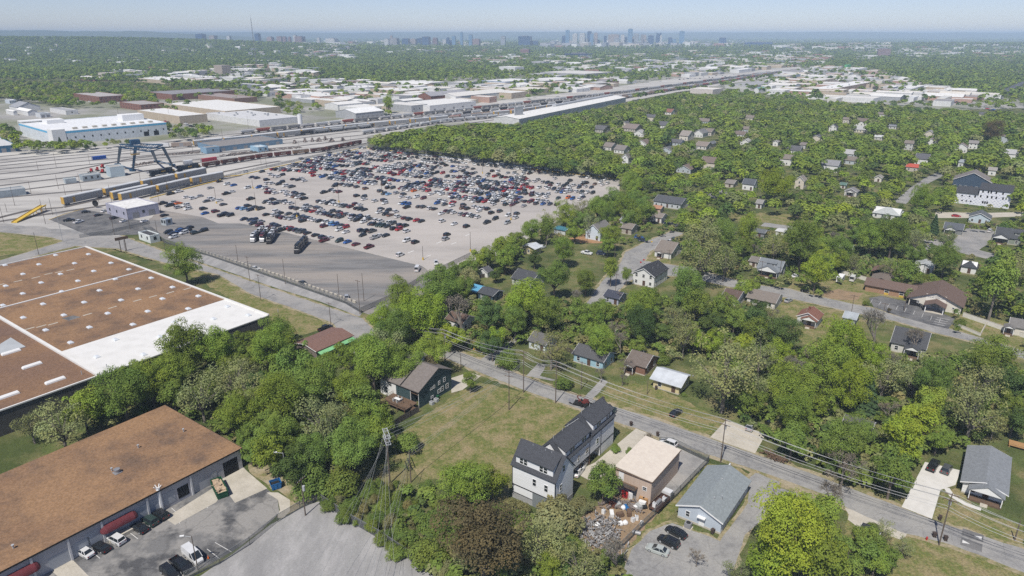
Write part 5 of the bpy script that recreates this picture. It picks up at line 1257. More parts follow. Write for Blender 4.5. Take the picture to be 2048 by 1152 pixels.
def wall_run(name, pts, h, w, m, label, cat, cap=None):
 t = thing(name, label, cat, (*at(*pts[0]), 0))
 o = at(*pts[0]); g = MB(); P = [(at(*p)[0]-o[0], at(*p)[1]-o[1]) for p in pts]
 for p, q in zip(P, P[1:]): g.bar((*p, h/2), (*q, h/2), w, h)
 part('panel', g, m, t)
 if cap:
  g = MB()
  for p, q in zip(P, P[1:]): g.bar((*p, h+.05), (*q, h+.05), w+.08, .1)
  part('cap', g, cap, t)
 return t
wall_run('boundary_wall', [(1682,548),(1712,556),(1800,582)], 1.7, .2, flat('white_wall', (.68, .65, .58), .9), 'low white painted wall left of the church wing', 'wall', M_pale)
wall_run('boundary_wall', [(1925,633),(1980,652),(2020,666),(2060,680)], 1.7, .2, flat('white_wall', (1,1,1)), 'low white painted wall running on right of the church', 'wall', M_pale)
wall_run('boundary_wall', [(1904,648),(1960,672),(1972,650)], 1.0, .2, flat('white_wall', (1,1,1)), 'short white wall around the corner of the church lawn', 'wall', M_pale)
wall_run('timber_fence', [(880,870),(820,905),(762,955)], 0.01, .1, M_fencewood, 'x', 'fence') if False else None
def board_fence(pts, h, label, m=M_fencewood):
 t = thing('board_fence', label, 'fence', (*at(*pts[0]), 0))
 o = at(*pts[0]); g = MB(); pm = MB().box(.05, .15, -.05, .05, 0, h+.1).mesh('post', m)
 P = [(at(*p)[0]-o[0], at(*p)[1]-o[1]) for p in pts]
 for p, q in zip(P, P[1:]):
  L = math.hypot(q[0]-p[0], q[1]-p[1]); n = max(1, int(L/.3))
  for i in range(n):
   f, f2 = i/n, (i+.92)/n
   g.bar((p[0]+(q[0]-p[0])*f, p[1]+(q[1]-p[1])*f, h/2), (p[0]+(q[0]-p[0])*f2, p[1]+(q[1]-p[1])*f2, h/2), .04, h - .08*((i*7)%3)/3)
  for i in range(max(2, int(L/2.4)) + 1):
   f = i/max(2, int(L/2.4)); part('post', pm, None, t, (p[0]+(q[0]-p[0])*f, p[1]+(q[1]-p[1])*f, 0))
 part('board_panel', g, m, t)
 return t
board_fence([(838,824),(800,845),(768,868),(752,880)], 1.9, 'dark wood fence on the lawn side of the dark green house')
board_fence([(748,848),(768,838),(785,827)], 1.9, 'dark wood fence left of the rear deck')
board_fence([(930,572),(960,557),(1010,545),(1060,555)], 1.8, 'weathered wood fence behind the blue metal roofed house')
board_fence([(1000,545),(1030,548)], 1.8, 'dark fence piece near the garden hedge')
board_fence([(1130,700),(1150,712),(1170,708)], 1.8, 'grey wood fence behind the light blue cottage')
board_fence([(1936,455),(1965,458),(1990,452)], 1.7, 'dark wood fence below the light blue gable house')
board_fence([(1820,448),(1842,436)], 1.8, 'grey wood fence beside the hip roofed house')
board_fence([(1500,690),(1548,708)], 2.0, 'long grey wood fence behind the olive tree')
house('white house with pale shingled roof beside the grey drive', 1827, 1862, 1884, 549, 3.2, (.42,.44,.44), WH, 'b', .4, lm='white drive house')
house('white house with dark hip roof behind the church', 1920, 1950, 1972, 550, 3.2, (.065,.07,.078), WH, 'a', .5, hip=.9, lm='dark hip roofed house')
house('dark grey craftsman cottage with gabled white trimmed porch', 1886, 1922, 1936, 472, 3.2, (.11,.12,.135), (.22,.23,.23), 'a', .6, porch=(-1.0, 5.5, 2.4), lm='dark grey craftsman cottage')
house('olive green craftsman house with broad gabled porch', 1988, 2040, 2070, 492, 3.4, (.08,.085,.092), (.25,.28,.23), 'a', .7, porch=(-3.2, 7.0, 2.6), dormer=(3.5, 2.5), lm='olive green craftsman house')
house('light blue gabled house behind the grey court', 1936, 1978, 1992, 450, 3.4, (.13,.14,.15), (.50,.58,.63), 'b', .5, lm='light blue gable house')
house('cream house with grey-tan roof at the frame edge', 2016, 2056, 2080, 676, 3.2, (.20,.19,.18), (.64,.60,.52), 'a', .55, porch=(-3.0, 3.0, 1.8))
house('white hip roofed house with pale roof under dark conifers', 1744, 1797, 1820, 442, 3.0, (.45,.47,.46), (.66,.66,.64), 'a', .4, hip=.9, lm='pale hip roofed house')
house('grey roofed cottage with white gable porch by the lane', 1688, 1712, 1726, 394, 3.2, (.25,.24,.24), (.62,.6,.57), 'b', .5, porch=(0, 4.5, 1.8), lm='white gable porch cottage')
a, b, c = foot(1908, 2017, 2028, 418, B=14)
M_wrap = mat('house_wrap', (.74, .75, .79), (.70, .71, .76), .4, .5)
t = thing('unfinished_house', 'unfinished three storey house wrapped in white sheeting printed with blue marks', 'house under construction', (*c, 0), R(-36)); LANDMARK.append(('unfinished white house', *c)); reg(c, a, b, 10)
part('wall', MB().box(-a/2, -a/2+a*.42, -b/2, b/2, -.2, 6.6).box(-a/2+a*.42, a/2, -b/2-.02, b/2, -.2, 9.9), M_wrap, t)
part('roof', MB().box(-a/2-.4, -a/2+a*.42, -b/2-.4, b/2+.3, 6.6, 6.8).box(-a/2+a*.42-.4, a/2+.4, -b/2-.45, b/2+.3, 9.9, 10.1).loft([[(-a/2-.4,-b/2-.4,6.8),(-a/2+a*.42,-b/2-.4,6.8),(-a/2+a*.42,b/2,8.6),(-a/2-.4,b/2,8.6)],[(-a/2-.4,-b/2-.4,6.9),(-a/2+a*.42,-b/2-.4,6.9),(-a/2+a*.42,b/2,8.7),(-a/2-.4,b/2,8.7)]]).loft([[(-a/2+a*.42-.4,-b/2-.4,10.1),(a/2+.4,-b/2-.4,10.1),(a/2+.4,b/2,12),(-a/2+a*.42-.4,b/2,12)],[(-a/2+a*.42-.4,-b/2-.4,10.2),(a/2+.4,-b/2-.4,10.2),(a/2+.4,b/2,12.1),(-a/2+a*.42-.4,b/2,12.1)]]), mat('dark_felt_roof', (.06, .062, .068), rough=.9), t)
g = MB()
for k in range(10):
 z = .8 + k*.95
 for j in range(int(a/1.9)):
  x = -a/2 + .4 + j*1.9 + (k % 2)*.9
  if z > 6.2 and x < -a/2 + a*.42: continue
  if x + 1.0 < a/2: g.box(x, x+.85, -b/2-.045, -b/2-.02, z, z+.16)
part('printed_mark', g, flat('wrap_print', (.16, .20, .42), .9), t)
for z, xs in ((8.2, (.48,.58,.63,.72,.84)), (5.2, (.46,.58,.66,.74,.86)), (1.6, (.52,.56,.60)), (4.6, (.12,.26,.36)), (1.6, (.14,.22,.30))):
 for x in xs: part('window', MB().box(-.42, .42, -.07, 0, 0, 1.5 if z > 5 or x > .35 else .8), M_dark_open, t, (-a/2 + a*x, -b/2, z))
house('large navy gabled house behind the unfinished white house', 1903, 1960, 2000, 384, 6.0, (.23,.205,.19), (.055,.085,.13), 'b', .5, storeys=1, fixed=(22, 16, uv(at(1965, 382), -7, 8)), lm='navy gabled house')
FAR_H = [
 ('white house with steep front gable and dark roof', 1657,1672,1688,264,5.0,DK,WH,'b',.8), ('cream house with tan roof behind the white gable house', 1685,1697,1704,247,4.5,TN,(.6,.56,.5),'a',.6),
 ('low house with pale metal roof showing through trees', 1748,1764,1774,281,3.2,(.55,.56,.56),(.5,.5,.48),'a',.4), ('tall grey-tan house with tan roof', 1807,1824,1834,301,6.2,TN,(.52,.52,.50),'a',.6),
 ('white house with grey-tan roof right of the tan tree', 1936,1953,1963,299,5.4,(.26,.24,.23),WH,'a',.6), ('house with bright red roof by the lane', 1811,1834,1847,344,3.4,(.48,.10,.07),(.5,.45,.4),'a',.5),
 ('pale blue-grey house beside the dead tree', 1915,1925,1934,335,4.0,(.3,.33,.36),(.6,.62,.62),'a',.5), ('grey roofed house under the olive trees', 1777,1792,1800,259,3.2,(.22,.23,.25),(.55,.55,.55),'a',.4),
 ('white cottage with brick red roof near the long rail shed', 1330,1342,1351,230,3.4,(.24,.12,.09),WH,'a',.5), ('tan roofed house left of the twin roofs', 1206,1222,1234,302,3.6,(.23,.2,.18),(.62,.6,.58),'a',.5),
 ('white house with tan roof beside the lot woods', 1228,1247,1260,308,3.4,(.22,.2,.185),WH,'a',.5), ('white steep gabled cottage at the edge of the woods', 1243,1256,1263,328,5.0,(.2,.19,.18),(.78,.78,.77),'b',.95),
 ('cream house with bright roof end among trees', 1358,1375,1388,282,4.8,(.3,.27,.24),(.66,.62,.55),'a',.5), ('white gabled house beside the cream one', 1387,1405,1416,276,4.6,(.2,.2,.2),WH,'b',.7),
 ('tan roofed house right of the white gabled one', 1410,1422,1430,272,4.0,TN,(.6,.55,.5),'a',.5), ('low tan roofed house facing the sunlit lane', 1390,1412,1424,300,3.2,(.26,.22,.19),(.6,.58,.55),'a',.4),
 ('white gabled cottage by the sunlit lane end', 1413,1424,1432,296,3.8,(.17,.18,.2),WH,'b',.6), ('dark slate house with white dormer', 1484,1506,1522,382,4.4,(.10,.11,.125),WH,'a',.8),
 ('tan shed with grey roof left of the dormer house', 1450,1466,1475,376,2.8,(.24,.22,.2),(.5,.46,.4),'a',.4), ('cream steep gabled house behind the bright yellow tree', 1588,1606,1626,379,6.0,(.27,.24,.21),(.62,.56,.47),'b',.9),
 ('long dark roofed house beside the lane', 1307,1360,1377,420,3.4,(.095,.10,.11),(.5,.52,.54),'a',.4), ('white garage house with tan roof above parked cars', 1297,1322,1334,447,3.2,(.24,.21,.185),(.72,.70,.67),'a',.4),
 ('small house with orange roof beside the dark long roof', 1304,1320,1328,427,2.8,(.42,.22,.14),(.5,.4,.33),'a',.4), ('long brown roofed house deep in the woods', 1245,1270,1286,264,3.2,(.24,.2,.18),(.5,.46,.4),'a',.4),
 ('dark roofed house deep in the woods', 1186,1206,1221,266,3.4,(.13,.13,.135),(.45,.43,.4),'a',.4), ('white corner cottage with porch deep in the trees', 1545,1555,1562,293,4.2,(.3,.29,.28),WH,'b',.6),
 ('small brown roofed house beside the grey pair', 1600,1610,1617,298,3.6,(.22,.19,.18),(.5,.5,.5),'a',.5), ('grey house with dark shed roof in the olive trees', 1507,1527,1540,478,3.0,(.14,.15,.16),(.25,.25,.25),'a',.3),
 ('white flat shed beside the field', 1551,1566,1578,474,2.6,(.6,.6,.58),WH,'a',.12), ('pale house under the bright yellow tree', 1511,1522,1532,418,3.2,(.28,.27,.26),(.62,.62,.6),'a',.5),
 ('grey shed roof between the lane and parked cars', 1240,1254,1264,452,2.8,(.26,.27,.28),(.4,.4,.4),'a',.4), ('white house far off at the wood edge', 1975,1990,2000,352,4.0,(.32,.3,.28),WH,'a',.5),
 ('cream cottage behind the lawn trees', 1748,1762,1770,365,3.2,(.3,.28,.25),(.66,.63,.57),'b',.6), ('small teal roofed shed left of the gable porch cottage', 1679,1690,1697,378,2.6,(.12,.2,.17),(.6,.58,.55),'a',.3),
 ('white roofed shed behind the olive trees', 1498,1512,1522,600-64,2.8,(.2,.18,.165),(.6,.56,.5),'a',.4), ('grey roofed bungalow behind the golden tree', 1676,1700,1716,512,3.0,(.24,.25,.26),(.6,.6,.58),'a',.4),
 ('dark roofed house on the hidden lane', 1208,1236,1252,612,3.0,(.06,.065,.09),(.4,.42,.5),'a',.45), ('cream bungalow under the spreading tree', 1440,1470,1492,618,3.0,(.13,.09,.075),(.7,.68,.64),'a',.35),
 ('small dark roofed house under trees by the near street corner', 1712,1742,1760,1116,2.4,(.055,.058,.068),(.36,.37,.4),'a',.4)]
for l, x0_, xm_, x1_, yb_, h_, rf_, wl_, rd_, pt_ in FAR_H:
 house(l, x0_, xm_, x1_, yb_, h_, rf_, wl_, rd_, pt_, storeys=2 if h_ >= 4.8 else 1, dr=yb_ > 360)
HOR = random.Random(12)
k = 0
while k < 30:
 px, py = HOR.uniform(1180, 2040), HOR.uniform(232, 345)
 x, y = at(px, py)
 if any(math.hypot(x-c_[0], y-c_[1]) < 26 for c_, _ in HOUSES): continue
 rn, rc = HOR.choice([('grey', (.26,.26,.27)), ('tan', TN), ('dark', (.12,.12,.13)), ('brown', (.19,.15,.13)), ('pale', (.42,.42,.42))])
 wn, wc = HOR.choice([('white', WH), ('white', WH), ('cream', (.62,.57,.48)), ('blue-grey', (.45,.5,.54))])
 t, _, _ = house(None, 0, 0, 0, py, HOR.choice([3.2, 3.4, 5.4]), rc, wc, HOR.choice('ab'), HOR.choice([.45, .6]), fixed=(HOR.uniform(9, 14), HOR.uniform(8, 12), (x, y)), dr=False, group='houses scattered in the woods')
 q_ = HPX[-1]; HPX[-1] = (q_[0]*.7+q_[2]*.3, q_[1]*.75+q_[3]*.25, q_[0]*.3+q_[2]*.7, q_[1]*.45+q_[3]*.55, q_[4])
 pend(t, f'{wn} walled {rn} roofed house'); k += 1
# ------------------------------------------------------------------ rail yard
def cA(x, y): return (x / 3.84, 180 + y / 3.84)
def cB(x, y): return (300 + x / 3.84, 240 + y / 3.84)
RDIR = R(52)
def track(pts, label, ext=0):
 P = [at(*p) for p in pts]
 g, r = MB(), MB()
 for a, b in zip(P, P[1:]):
  d = norm((b[0]-a[0], b[1]-a[1])); n = (-d[1], d[0])
  if a[0]*0 == 0:
   g.quad((a[0]-n[0]*2.1, a[1]-n[1]*2.1, .06), (b[0]-n[0]*2.1, b[1]-n[1]*2.1, .06), (b[0]+n[0]*2.1, b[1]+n[1]*2.1, .06), (a[0]+n[0]*2.1, a[1]+n[1]*2.1, .06))
   for s in (-.75, .75): r.bar((a[0]+n[0]*s, a[1]+n[1]*s, .14), (b[0]+n[0]*s, b[1]+n[1]*s, .14), .09, .16)
 t = tag(obj('railway_track', g, M_track), label, 'railway track', kind='structure')
 part('rail', r, M_steel, t)
VP = (1602, 139)
TR = [([(-20,398),(240,374),(300,356),(401,338),(520,318),(646,304),(735,286),(900,252),(1000,238)], 'track of the black locomotives'),
      ([(-20,440),(60,420),(126,415),(290,378),(456,342),(560,322)], 'storage track nearest the yellow ramp'),
      ([(-20,446),(241,406),(380,372),(483,351)], 'storage track along the yellow kerb'),
      ([(-20,362),(120,346),(260,318),(400,300),(560,281),(720,262)], 'track under the blue crane'),
      ([(-20,334),(130,318),(300,303),(483,285),(701,260),(1032,229),(1380,175),(1587,141)], 'main line of the autorack train'),
      ([(-20,328),(130,312),(300,298),(500,279),(727,255),(900,232),(1240,193),(1380,172),(1590,140)], 'second main line track'),
      ([(-20,322),(130,307),(375,290),(480,270),(662,251),(900,226),(1240,188),(1592,139)], 'third main line track'),
      ([(-20,341),(150,324),(320,309),(600,284),(724,270),(885,246),(1032,232),(1240,199),(1592,142)], 'line of the tank cars'),
      ([(-20,315),(130,301),(300,290),(380,278),(520,262),(700,242)], 'outer rail yard track'),
      ([(-20,350),(150,332),(330,315),(600,292),(740,275)], 'inner rail yard track'),
      ([(-20,374),(160,352),(300,330),(420,316),(560,300)], 'short yard track by the containers'),
      ([(-20,388),(200,360),(290,342),(400,325)], 'yard track behind the locomotives')]
for pts, l in TR: track(pts, l)
M_rack = mat('rack_panel', (.36, .36, .35), (.28, .28, .275), .6, .6, metal=.1, stretch=(1.2, 1.2, 3))
M_rackroof = mat('rack_roof', (.62, .63, .63), (.52, .53, .54), .4, .5)
M_rackend = mat('rack_end', (.55, .36, .08), (.42, .24, .05), 1, .7)
WMESH = {}
def wagon_mesh(kind):
 if kind in WMESH: return WMESH[kind]
 out = []
 under = MB()
 L = {'autorack': 26.6, 'hopper': 16.5, 'tank': 16.5, 'gondola': 15.2, 'boxcar': 18.0, 'loco': 21.5}[kind]
 for x in (-L/2+2.4, L/2-2.4):
  for dx in (-.9, .9):
   for y in (-.75, .75): under.tube((x+dx, y-.07, .62), (x+dx, y+.07, .62), .45, n=8)
  under.box(x-1.5, x+1.5, -1.1, 1.1, .55, .85)
 under.box(-L/2, L/2, -.3, .3, .8, 1.05)
 out.append(('bogie', under, M_black))
 if kind == 'autorack':
  b = MB().box(-L/2+.4, L/2-.4, -1.5, 1.5, .95, 5.1)
  for k in range(15):
   x = -L/2 + 1.2 + k*(L-2.4)/14
   b.box(x-.06, x+.06, -1.56, -1.5, .95, 5.0).box(x-.06, x+.06, 1.5, 1.56, .95, 5.0)
  for z in (2.3, 3.7): b.box(-L/2+.4, L/2-.4, -1.53, -1.5, z, z+.12).box(-L/2+.4, L/2-.4, 1.5, 1.53, z, z+.12)
  out.append(('body', b, M_rack))
  pr = [(-1.55, 5.1), (1.55, 5.1), (1.45, 5.5), (.9, 5.8), (-.9, 5.8), (-1.45, 5.5)]
  out.append(('roof', MB().loft([[(-L/2+.35, *p) for p in pr], [(L/2-.35, *p) for p in pr]]), M_rackroof))
  out.append(('end_door', MB().box(-L/2+.15, -L/2+.4, -1.45, 1.45, .95, 5.3), M_rackend)); out.append(('end_door', MB().box(L/2-.4, L/2-.15, -1.45, 1.45, .95, 5.3), M_rackend))
  out.append(('yellow_panel', MB().box(-L*.28, -L*.28+1.5, -1.6, -1.56, 1.2, 4.4).box(L*.2, L*.2+1.4, 1.56, 1.6, 1.2, 4.4), M_rackend))
 elif kind == 'hopper':
  pr = [(-1.0, 1.3), (1.0, 1.3), (1.58, 2.0), (1.58, 3.9), (.8, 4.5), (-.8, 4.5), (-1.58, 3.9), (-1.58, 2.0)]
  b = MB().loft([[(-L/2+.9, p[0], max(p[1], 3.2)) for p in pr], [(-L/2+2.6, *p) for p in pr], [(L/2-2.6, *p) for p in pr], [(L/2-.9, p[0], max(p[1], 3.2)) for p in pr]])
  for k in range(10): x = -L/2+2.6+k*(L-5.2)/9; b.box(x-.06, x+.06, -1.64, -1.58, 2.0, 3.9).box(x-.06, x+.06, 1.58, 1.64, 2.0, 3.9)
  out.append(('body', b, M_obj)); out.append(('hatch', MB().box(-L/2+2, L/2-2, -.3, .3, 4.5, 4.65), M_steel))
 elif kind == 'tank':
  b = MB(); n = 12
  rr = lambda x, r: [(x, r*math.cos(2*math.pi*k/n), 2.75 + r*math.sin(2*math.pi*k/n)) for k in range(n)]
  b.loft([rr(-L/2+.7, .5), rr(-L/2+.9, 1.2), rr(-L/2+1.5, 1.55), rr(L/2-1.5, 1.55), rr(L/2-.9, 1.2), rr(L/2-.7, .5)])
  out.append(('tank', b, M_obj)); out.append(('dome', MB().tube((0, 0, 4.2), (0, 0, 4.75), .6, n=10).box(-2, 2, -.7, .7, 4.3, 4.36), M_steel))
 elif kind == 'gondola':
  b = MB().box(-L/2+.4, L/2-.4, -1.5, 1.5, 1.0, 1.3).box(-L/2+.4, L/2-.4, -1.5, -1.36, 1.3, 3.7).box(-L/2+.4, L/2-.4, 1.36, 1.5, 1.3, 3.7).box(-L/2+.4, -L/2+.55, -1.36, 1.36, 1.3, 3.7).box(L/2-.55, L/2-.4, -1.36, 1.36, 1.3, 3.7)
  for k in range(12): x = -L/2+.9+k*(L-1.8)/11; b.box(x-.08, x+.08, -1.6, -1.5, 1.2, 3.6).box(x-.08, x+.08, 1.5, 1.6, 1.2, 3.6)
  out.append(('body', b, M_obj))
  out.append(('load', MB().loft([[(-L/2+.6,-1.3,2.9),(L/2-.6,-1.3,2.9),(L/2-.6,1.3,2.9),(-L/2+.6,1.3,2.9)],[(-L/2+1.6,-.5,3.9),(L/2-1.6,-.5,3.8),(L/2-1.6,.5,3.8),(-L/2+1.6,.5,3.9)]]), M_dark))
  lt = MB(); x = -2.2
  for w_ in (.45, .4, .5, .4, .45, .4): lt.box(x, x+w_, -1.63, -1.6, 2.1, 2.9); x += w_ + .3
  out.append(('lettering', lt, M_lettermark))
 elif kind == 'boxcar':
  b = MB().box(-L/2+.4, L/2-.4, -1.5, 1.5, 1.05, 4.2)
  pr = [(-1.55, 4.2), (1.55, 4.2), (0, 4.55)]
  b.loft([[(-L/2+.35, *p) for p in pr], [(L/2-.35, *p) for p in pr]])
  out.append(('body', b, M_obj)); out.append(('sliding_door', MB().box(-1.6, 1.6, -1.56, -1.5, 1.1, 4.0).box(-1.6, 1.6, 1.5, 1.56, 1.1, 4.0), M_steel))
 else:
  out.append(('long_hood', MB().box(-L/2+1.0, 4.2, -1.05, 1.05, 1.4, 4.3).box(-L/2+1.0, -L/2+4.4, -1.4, 1.4, 3.2, 4.45), M_obj))
  out.append(('walkway', MB().box(-L/2+.3, L/2-.3, -1.5, 1.5, 1.05, 1.4), M_obj))
  out.append(('cab', MB().box(4.2, 7.6, -1.48, 1.48, 1.4, 4.7), M_obj)); out.append(('cab_window', MB().box(7.6, 7.64, -1.2, 1.2, 3.5, 4.3).box(4.8, 6.8, -1.51, -1.48, 3.4, 4.2).box(4.8, 6.8, 1.48, 1.51, 3.4, 4.2), M_glass))
  out.append(('yellow_nose', MB().loft([[(7.65,-1.0,1.4),(7.65,1.0,1.4),(7.65,1.0,3.4),(7.65,-1.0,3.4)],[(9.6,-.85,1.4),(9.6,.85,1.4),(9.6,.85,2.9),(9.6,-.85,2.9)]]), M_rackend))
  lt = MB()
  x = -1.5
  for w_ in (.9, .9, .9): lt.box(x, x+w_, -1.08, -1.05, 2.4, 3.3); x += 1.2
  out.append(('yellow_lettering', lt, M_rackend))
  f = MB()
  for x in (-6, -3.5, 1): f.tube((x, 0, 4.3), (x, 0, 4.7), .7, n=10)
  out.append(('roof_fan', f, M_steel))
 WMESH[kind] = [(n, q.mesh(n, m), m is M_obj) for n, q, m in out]
 return WMESH[kind]
WL = {'autorack': 28.2, 'hopper': 17.9, 'tank': 17.9, 'gondola': 16.6, 'boxcar': 19.4, 'loco': 22.6}
WN = {'autorack': 'autorack wagon', 'hopper': 'hopper wagon', 'tank': 'tank wagon', 'gondola': 'open wagon', 'boxcar': 'boxcar', 'loco': 'locomotive'}
NT = {}
def wagon(kind, x, y, rz, col, label, group=None, parts=True):
 if parts:
  t = thing(WN[kind].replace(' ', '_'), label, 'railway wagon' if kind != 'loco' else 'locomotive', (x, y, .12), rz, group)
  for n, me, oc in wagon_mesh(kind):
   o = part(n, me, None, t)
   if oc: ocol(o, col)
  return t
 k = kind + '_far'
 if k not in WMESH:
  me0 = bpy.data.meshes.new(k); V, F, I, ms = [], [], [], []
  for i, (n, me, oc) in enumerate(wagon_mesh(kind)):
   o = len(V); V += [tuple(v.co) for v in me.vertices]; F += [tuple(j + o for j in p.vertices) for p in me.polygons]; I += [i]*len(me.polygons); ms.append(me.materials[0])
  me0.from_pydata(V, [], F)
  for m in ms: me0.materials.append(m)
  me0.polygons.foreach_set('material_index', I)
  WMESH[k] = me0
 o = obj(WN[kind].replace(' ', '_'), WMESH[k], loc=(x, y, .12), rz=rz)
 ocol(o, col)
 return tag(o, label, 'railway wagon', group)
def train(pts, kinds, cols, lname, s0=0.0, parts=True, flip=False, endlab='nearest end'):
 P = [at(*p) for p in pts]
 seg, tot = [], 0
 for a, b in zip(P, P[1:]):
  L = math.hypot(b[0]-a[0], b[1]-a[1]); seg.append((tot, L, a, b)); tot += L
 s, i, cnt, lst = s0, 0, {}, []
 while True:
  k = kinds[i % len(kinds)] if not callable(kinds) else kinds(i)
  if k is None: break
  m = s + WL[k]/2
  if m + WL[k]/2 > tot: break
  for st, L, a, b in seg:
   if st <= m <= st + L:
    f = (m-st)/L; x, y = a[0]+(b[0]-a[0])*f, a[1]+(b[1]-a[1])*f
    def pos(q):
     for st2, L2, a2, b2 in seg:
      if q <= st2 + L2: break
     h = (q-st2)/L2; return a2[0]+(b2[0]-a2[0])*h, a2[1]+(b2[1]-a2[1])*h
    p0, p1 = pos(max(0, m-8)), pos(min(tot, m+8))
    rz = math.atan2(p1[1]-p0[1], p1[0]-p0[0]) + (math.pi if flip else 0)
    break
  c, cn = cols[(i*7 + i//3) % len(cols)] if kinds[i % len(kinds)] != 'loco' else ((.03, .04, .055), 'dark blue')
  if k == 'autorack': cn = 'grey'
  cnt[(k, cn)] = cnt.get((k, cn), 0) + 1
  lst.append((wagon(k, x, y, rz, c, 'x', f'wagons of the {lname}', parts and i < 400), k, cn, cnt[(k, cn)]))
  s += WL[k]; i += 1
 for o, k, cn, n in lst:
  o['label'] = (f'only {cn} {WN[k]}' if cnt[(k, cn)] == 1 else f'{ordw(n)} {cn} {WN[k]}') + f' from the {endlab} of the {lname}'
GH = [((.32,.32,.32),'grey'),((.40,.41,.42),'light grey'),((.25,.25,.26),'dull grey'),((.36,.30,.24),'tan')]
train([(124,412.5),(290,376),(456,340)], ['autorack']*5, GH, 'storage track nearest the yellow ramp', 0)
train([(239,405),(380,371.5),(486,350)], ['autorack']*4, GH, 'storage track by the yellow kerb', 0)
train([(222,402),(330,378)], ['autorack'], GH, 'hidden middle storage track', 0)
train([(298,355),(401,336.5),(520,317),(646,303),(728,287)], lambda i: 'loco' if i < 2 else 'gondola', [((.13,.035,.03),'dark red'),((.16,.05,.04),'rust red'),((.11,.045,.035),'red-brown'),((.22,.14,.09),'rusty tan')], 'locomotive train', 0, flip=True) if False else None
_k = ['loco', 'loco'] + ['gondola'] * 30
train([(298,355),(401,336.5),(520,317),(646,303),(735,285)], _k, [((.13,.035,.03),'dark red'),((.16,.05,.04),'rust red'),((.11,.045,.035),'red-brown'),((.22,.14,.09),'rusty tan')], 'locomotive train', 0)
_k = ['boxcar', 'boxcar'] + ['autorack']*11 + ['hopper']*4 + ['autorack']*5 + ['boxcar']*3 + ['autorack']*4 + ['hopper']*40
train([(296,297),(375,294),(483,284),(701,258.5),(1032,227.5),(1380,174),(1560,145)], _k, [((.62,.62,.62),'white'),((.36,.36,.36),'grey'),((.25,.25,.26),'dull grey'),((.30,.24,.2),'tan')], 'autorack train', 0, parts=False)
train([(500,281),(727,257),(900,233),(1240,194)], ['hopper','tank','tank','tank','hopper','hopper','tank'], [((.42,.43,.44),'grey'),((.04,.04,.045),'black'),((.30,.31,.32),'dull grey')], 'second train', 0, parts=False)
train([(480,269),(662,250),(900,225),(1240,187),(1540,146)], ['hopper','hopper','boxcar','hopper','tank','hopper'], [((.44,.45,.46),'light grey'),((.32,.32,.33),'grey'),((.2,.2,.2),'dark grey'),((.26,.08,.06),'red-brown')], 'third train', 0, parts=False)
train([(724,269.5),(885,245.5),(1032,231.5)], ['hopper','hopper','hopper','tank','tank','tank','hopper','boxcar'], [((.50,.51,.52),'pale grey'),((.42,.43,.44),'grey'),((.45,.47,.48),'silver grey')], 'short tank train', 0, parts=False)
train([(900,239),(1240,199),(1540,149)], ['boxcar','hopper','hopper','tank','boxcar'], [((.36,.12,.1),'red'),((.44,.45,.46),'light grey'),((.3,.22,.16),'brown'),((.2,.2,.21),'dark grey')], 'outer mixed train', 0, parts=False)
M_crane = flat('crane_blue', (.022, .075, .15), .75, rough=.5)
F = [at(*cA(905,578)), at(*cA(1020,625)), at(*cA(1205,555)), at(*cA(1325,582))]
cx, cy = sum(p[0] for p in F)/4, sum(p[1] for p in F)/4
t = thing('gantry_crane', 'big dark blue gantry crane straddling the yard tracks', 'crane', (cx, cy, 0)); LANDMARK.append(('blue gantry crane', cx, cy))
T = [at(*cA(925,432), 21), at(*cA(1042,428), 21), at(*cA(1165,462), 21), at(*cA(1250,437), 21)]
Fl, Tl = [(p[0]-cx, p[1]-cy) for p in F], [(p[0]-cx, p[1]-cy) for p in T]
for i in range(4):
 part('leg', MB().loft([[(Fl[i][0]+dx*.6, Fl[i][1]+dy*.6, .1) for dx, dy in ((-1,-1),(1,-1),(1,1),(-1,1))], [(Tl[i][0]+dx*.9, Tl[i][1]+dy*.9, 21) for dx, dy in ((-1,-1),(1,-1),(1,1),(-1,1))]]).box(Fl[i][0]-2.2, Fl[i][0]+2.2, Fl[i][1]-.8, Fl[i][1]+.8, .1, 1.5), M_crane, t)
g = MB()
for i, j in ((0, 2), (1, 3)):
 a_, b_ = Tl[i], Tl[j]
 for z in (20.0, 22.6):
  for o_ in (-1.1, 1.1): g.bar((a_[0], a_[1]+o_, z), (b_[0], b_[1]+o_, z), .45)
 for k in range(9):
  f0, f1 = k/9, (k+1)/9
  for o_ in (-1.1, 1.1): g.bar((a_[0]+(b_[0]-a_[0])*f0, a_[1]+(b_[1]-a_[1])*f0+o_, 20 if k % 2 else 22.6), (a_[0]+(b_[0]-a_[0])*f1, a_[1]+(b_[1]-a_[1])*f1+o_, 22.6 if k % 2 else 20), .22)
part('girder', g, M_crane, t)
g = MB()
for i, j in ((0, 1), (2, 3)):
 for z in (20.4, 22.2): g.bar((*Tl[i], z), (*Tl[j], z), .6)
 g.bar((*Fl[i], 1.2), (*Fl[j], 1.2), .6)
part('end_beam', g, M_crane, t)
m0, m1 = [(Tl[0][k]*.7+Tl[2][k]*.3) for k in (0, 1)], [(Tl[1][k]*.7+Tl[3][k]*.3) for k in (0, 1)]
part('trolley_house', MB().bar((m0[0]*.9+m1[0]*.1, m0[1]*.9+m1[1]*.1, 24.6), (m0[0]*.25+m1[0]*.75, m0[1]*.25+m1[1]*.75, 24.6), 5.0, 3.4), M_crane, t)
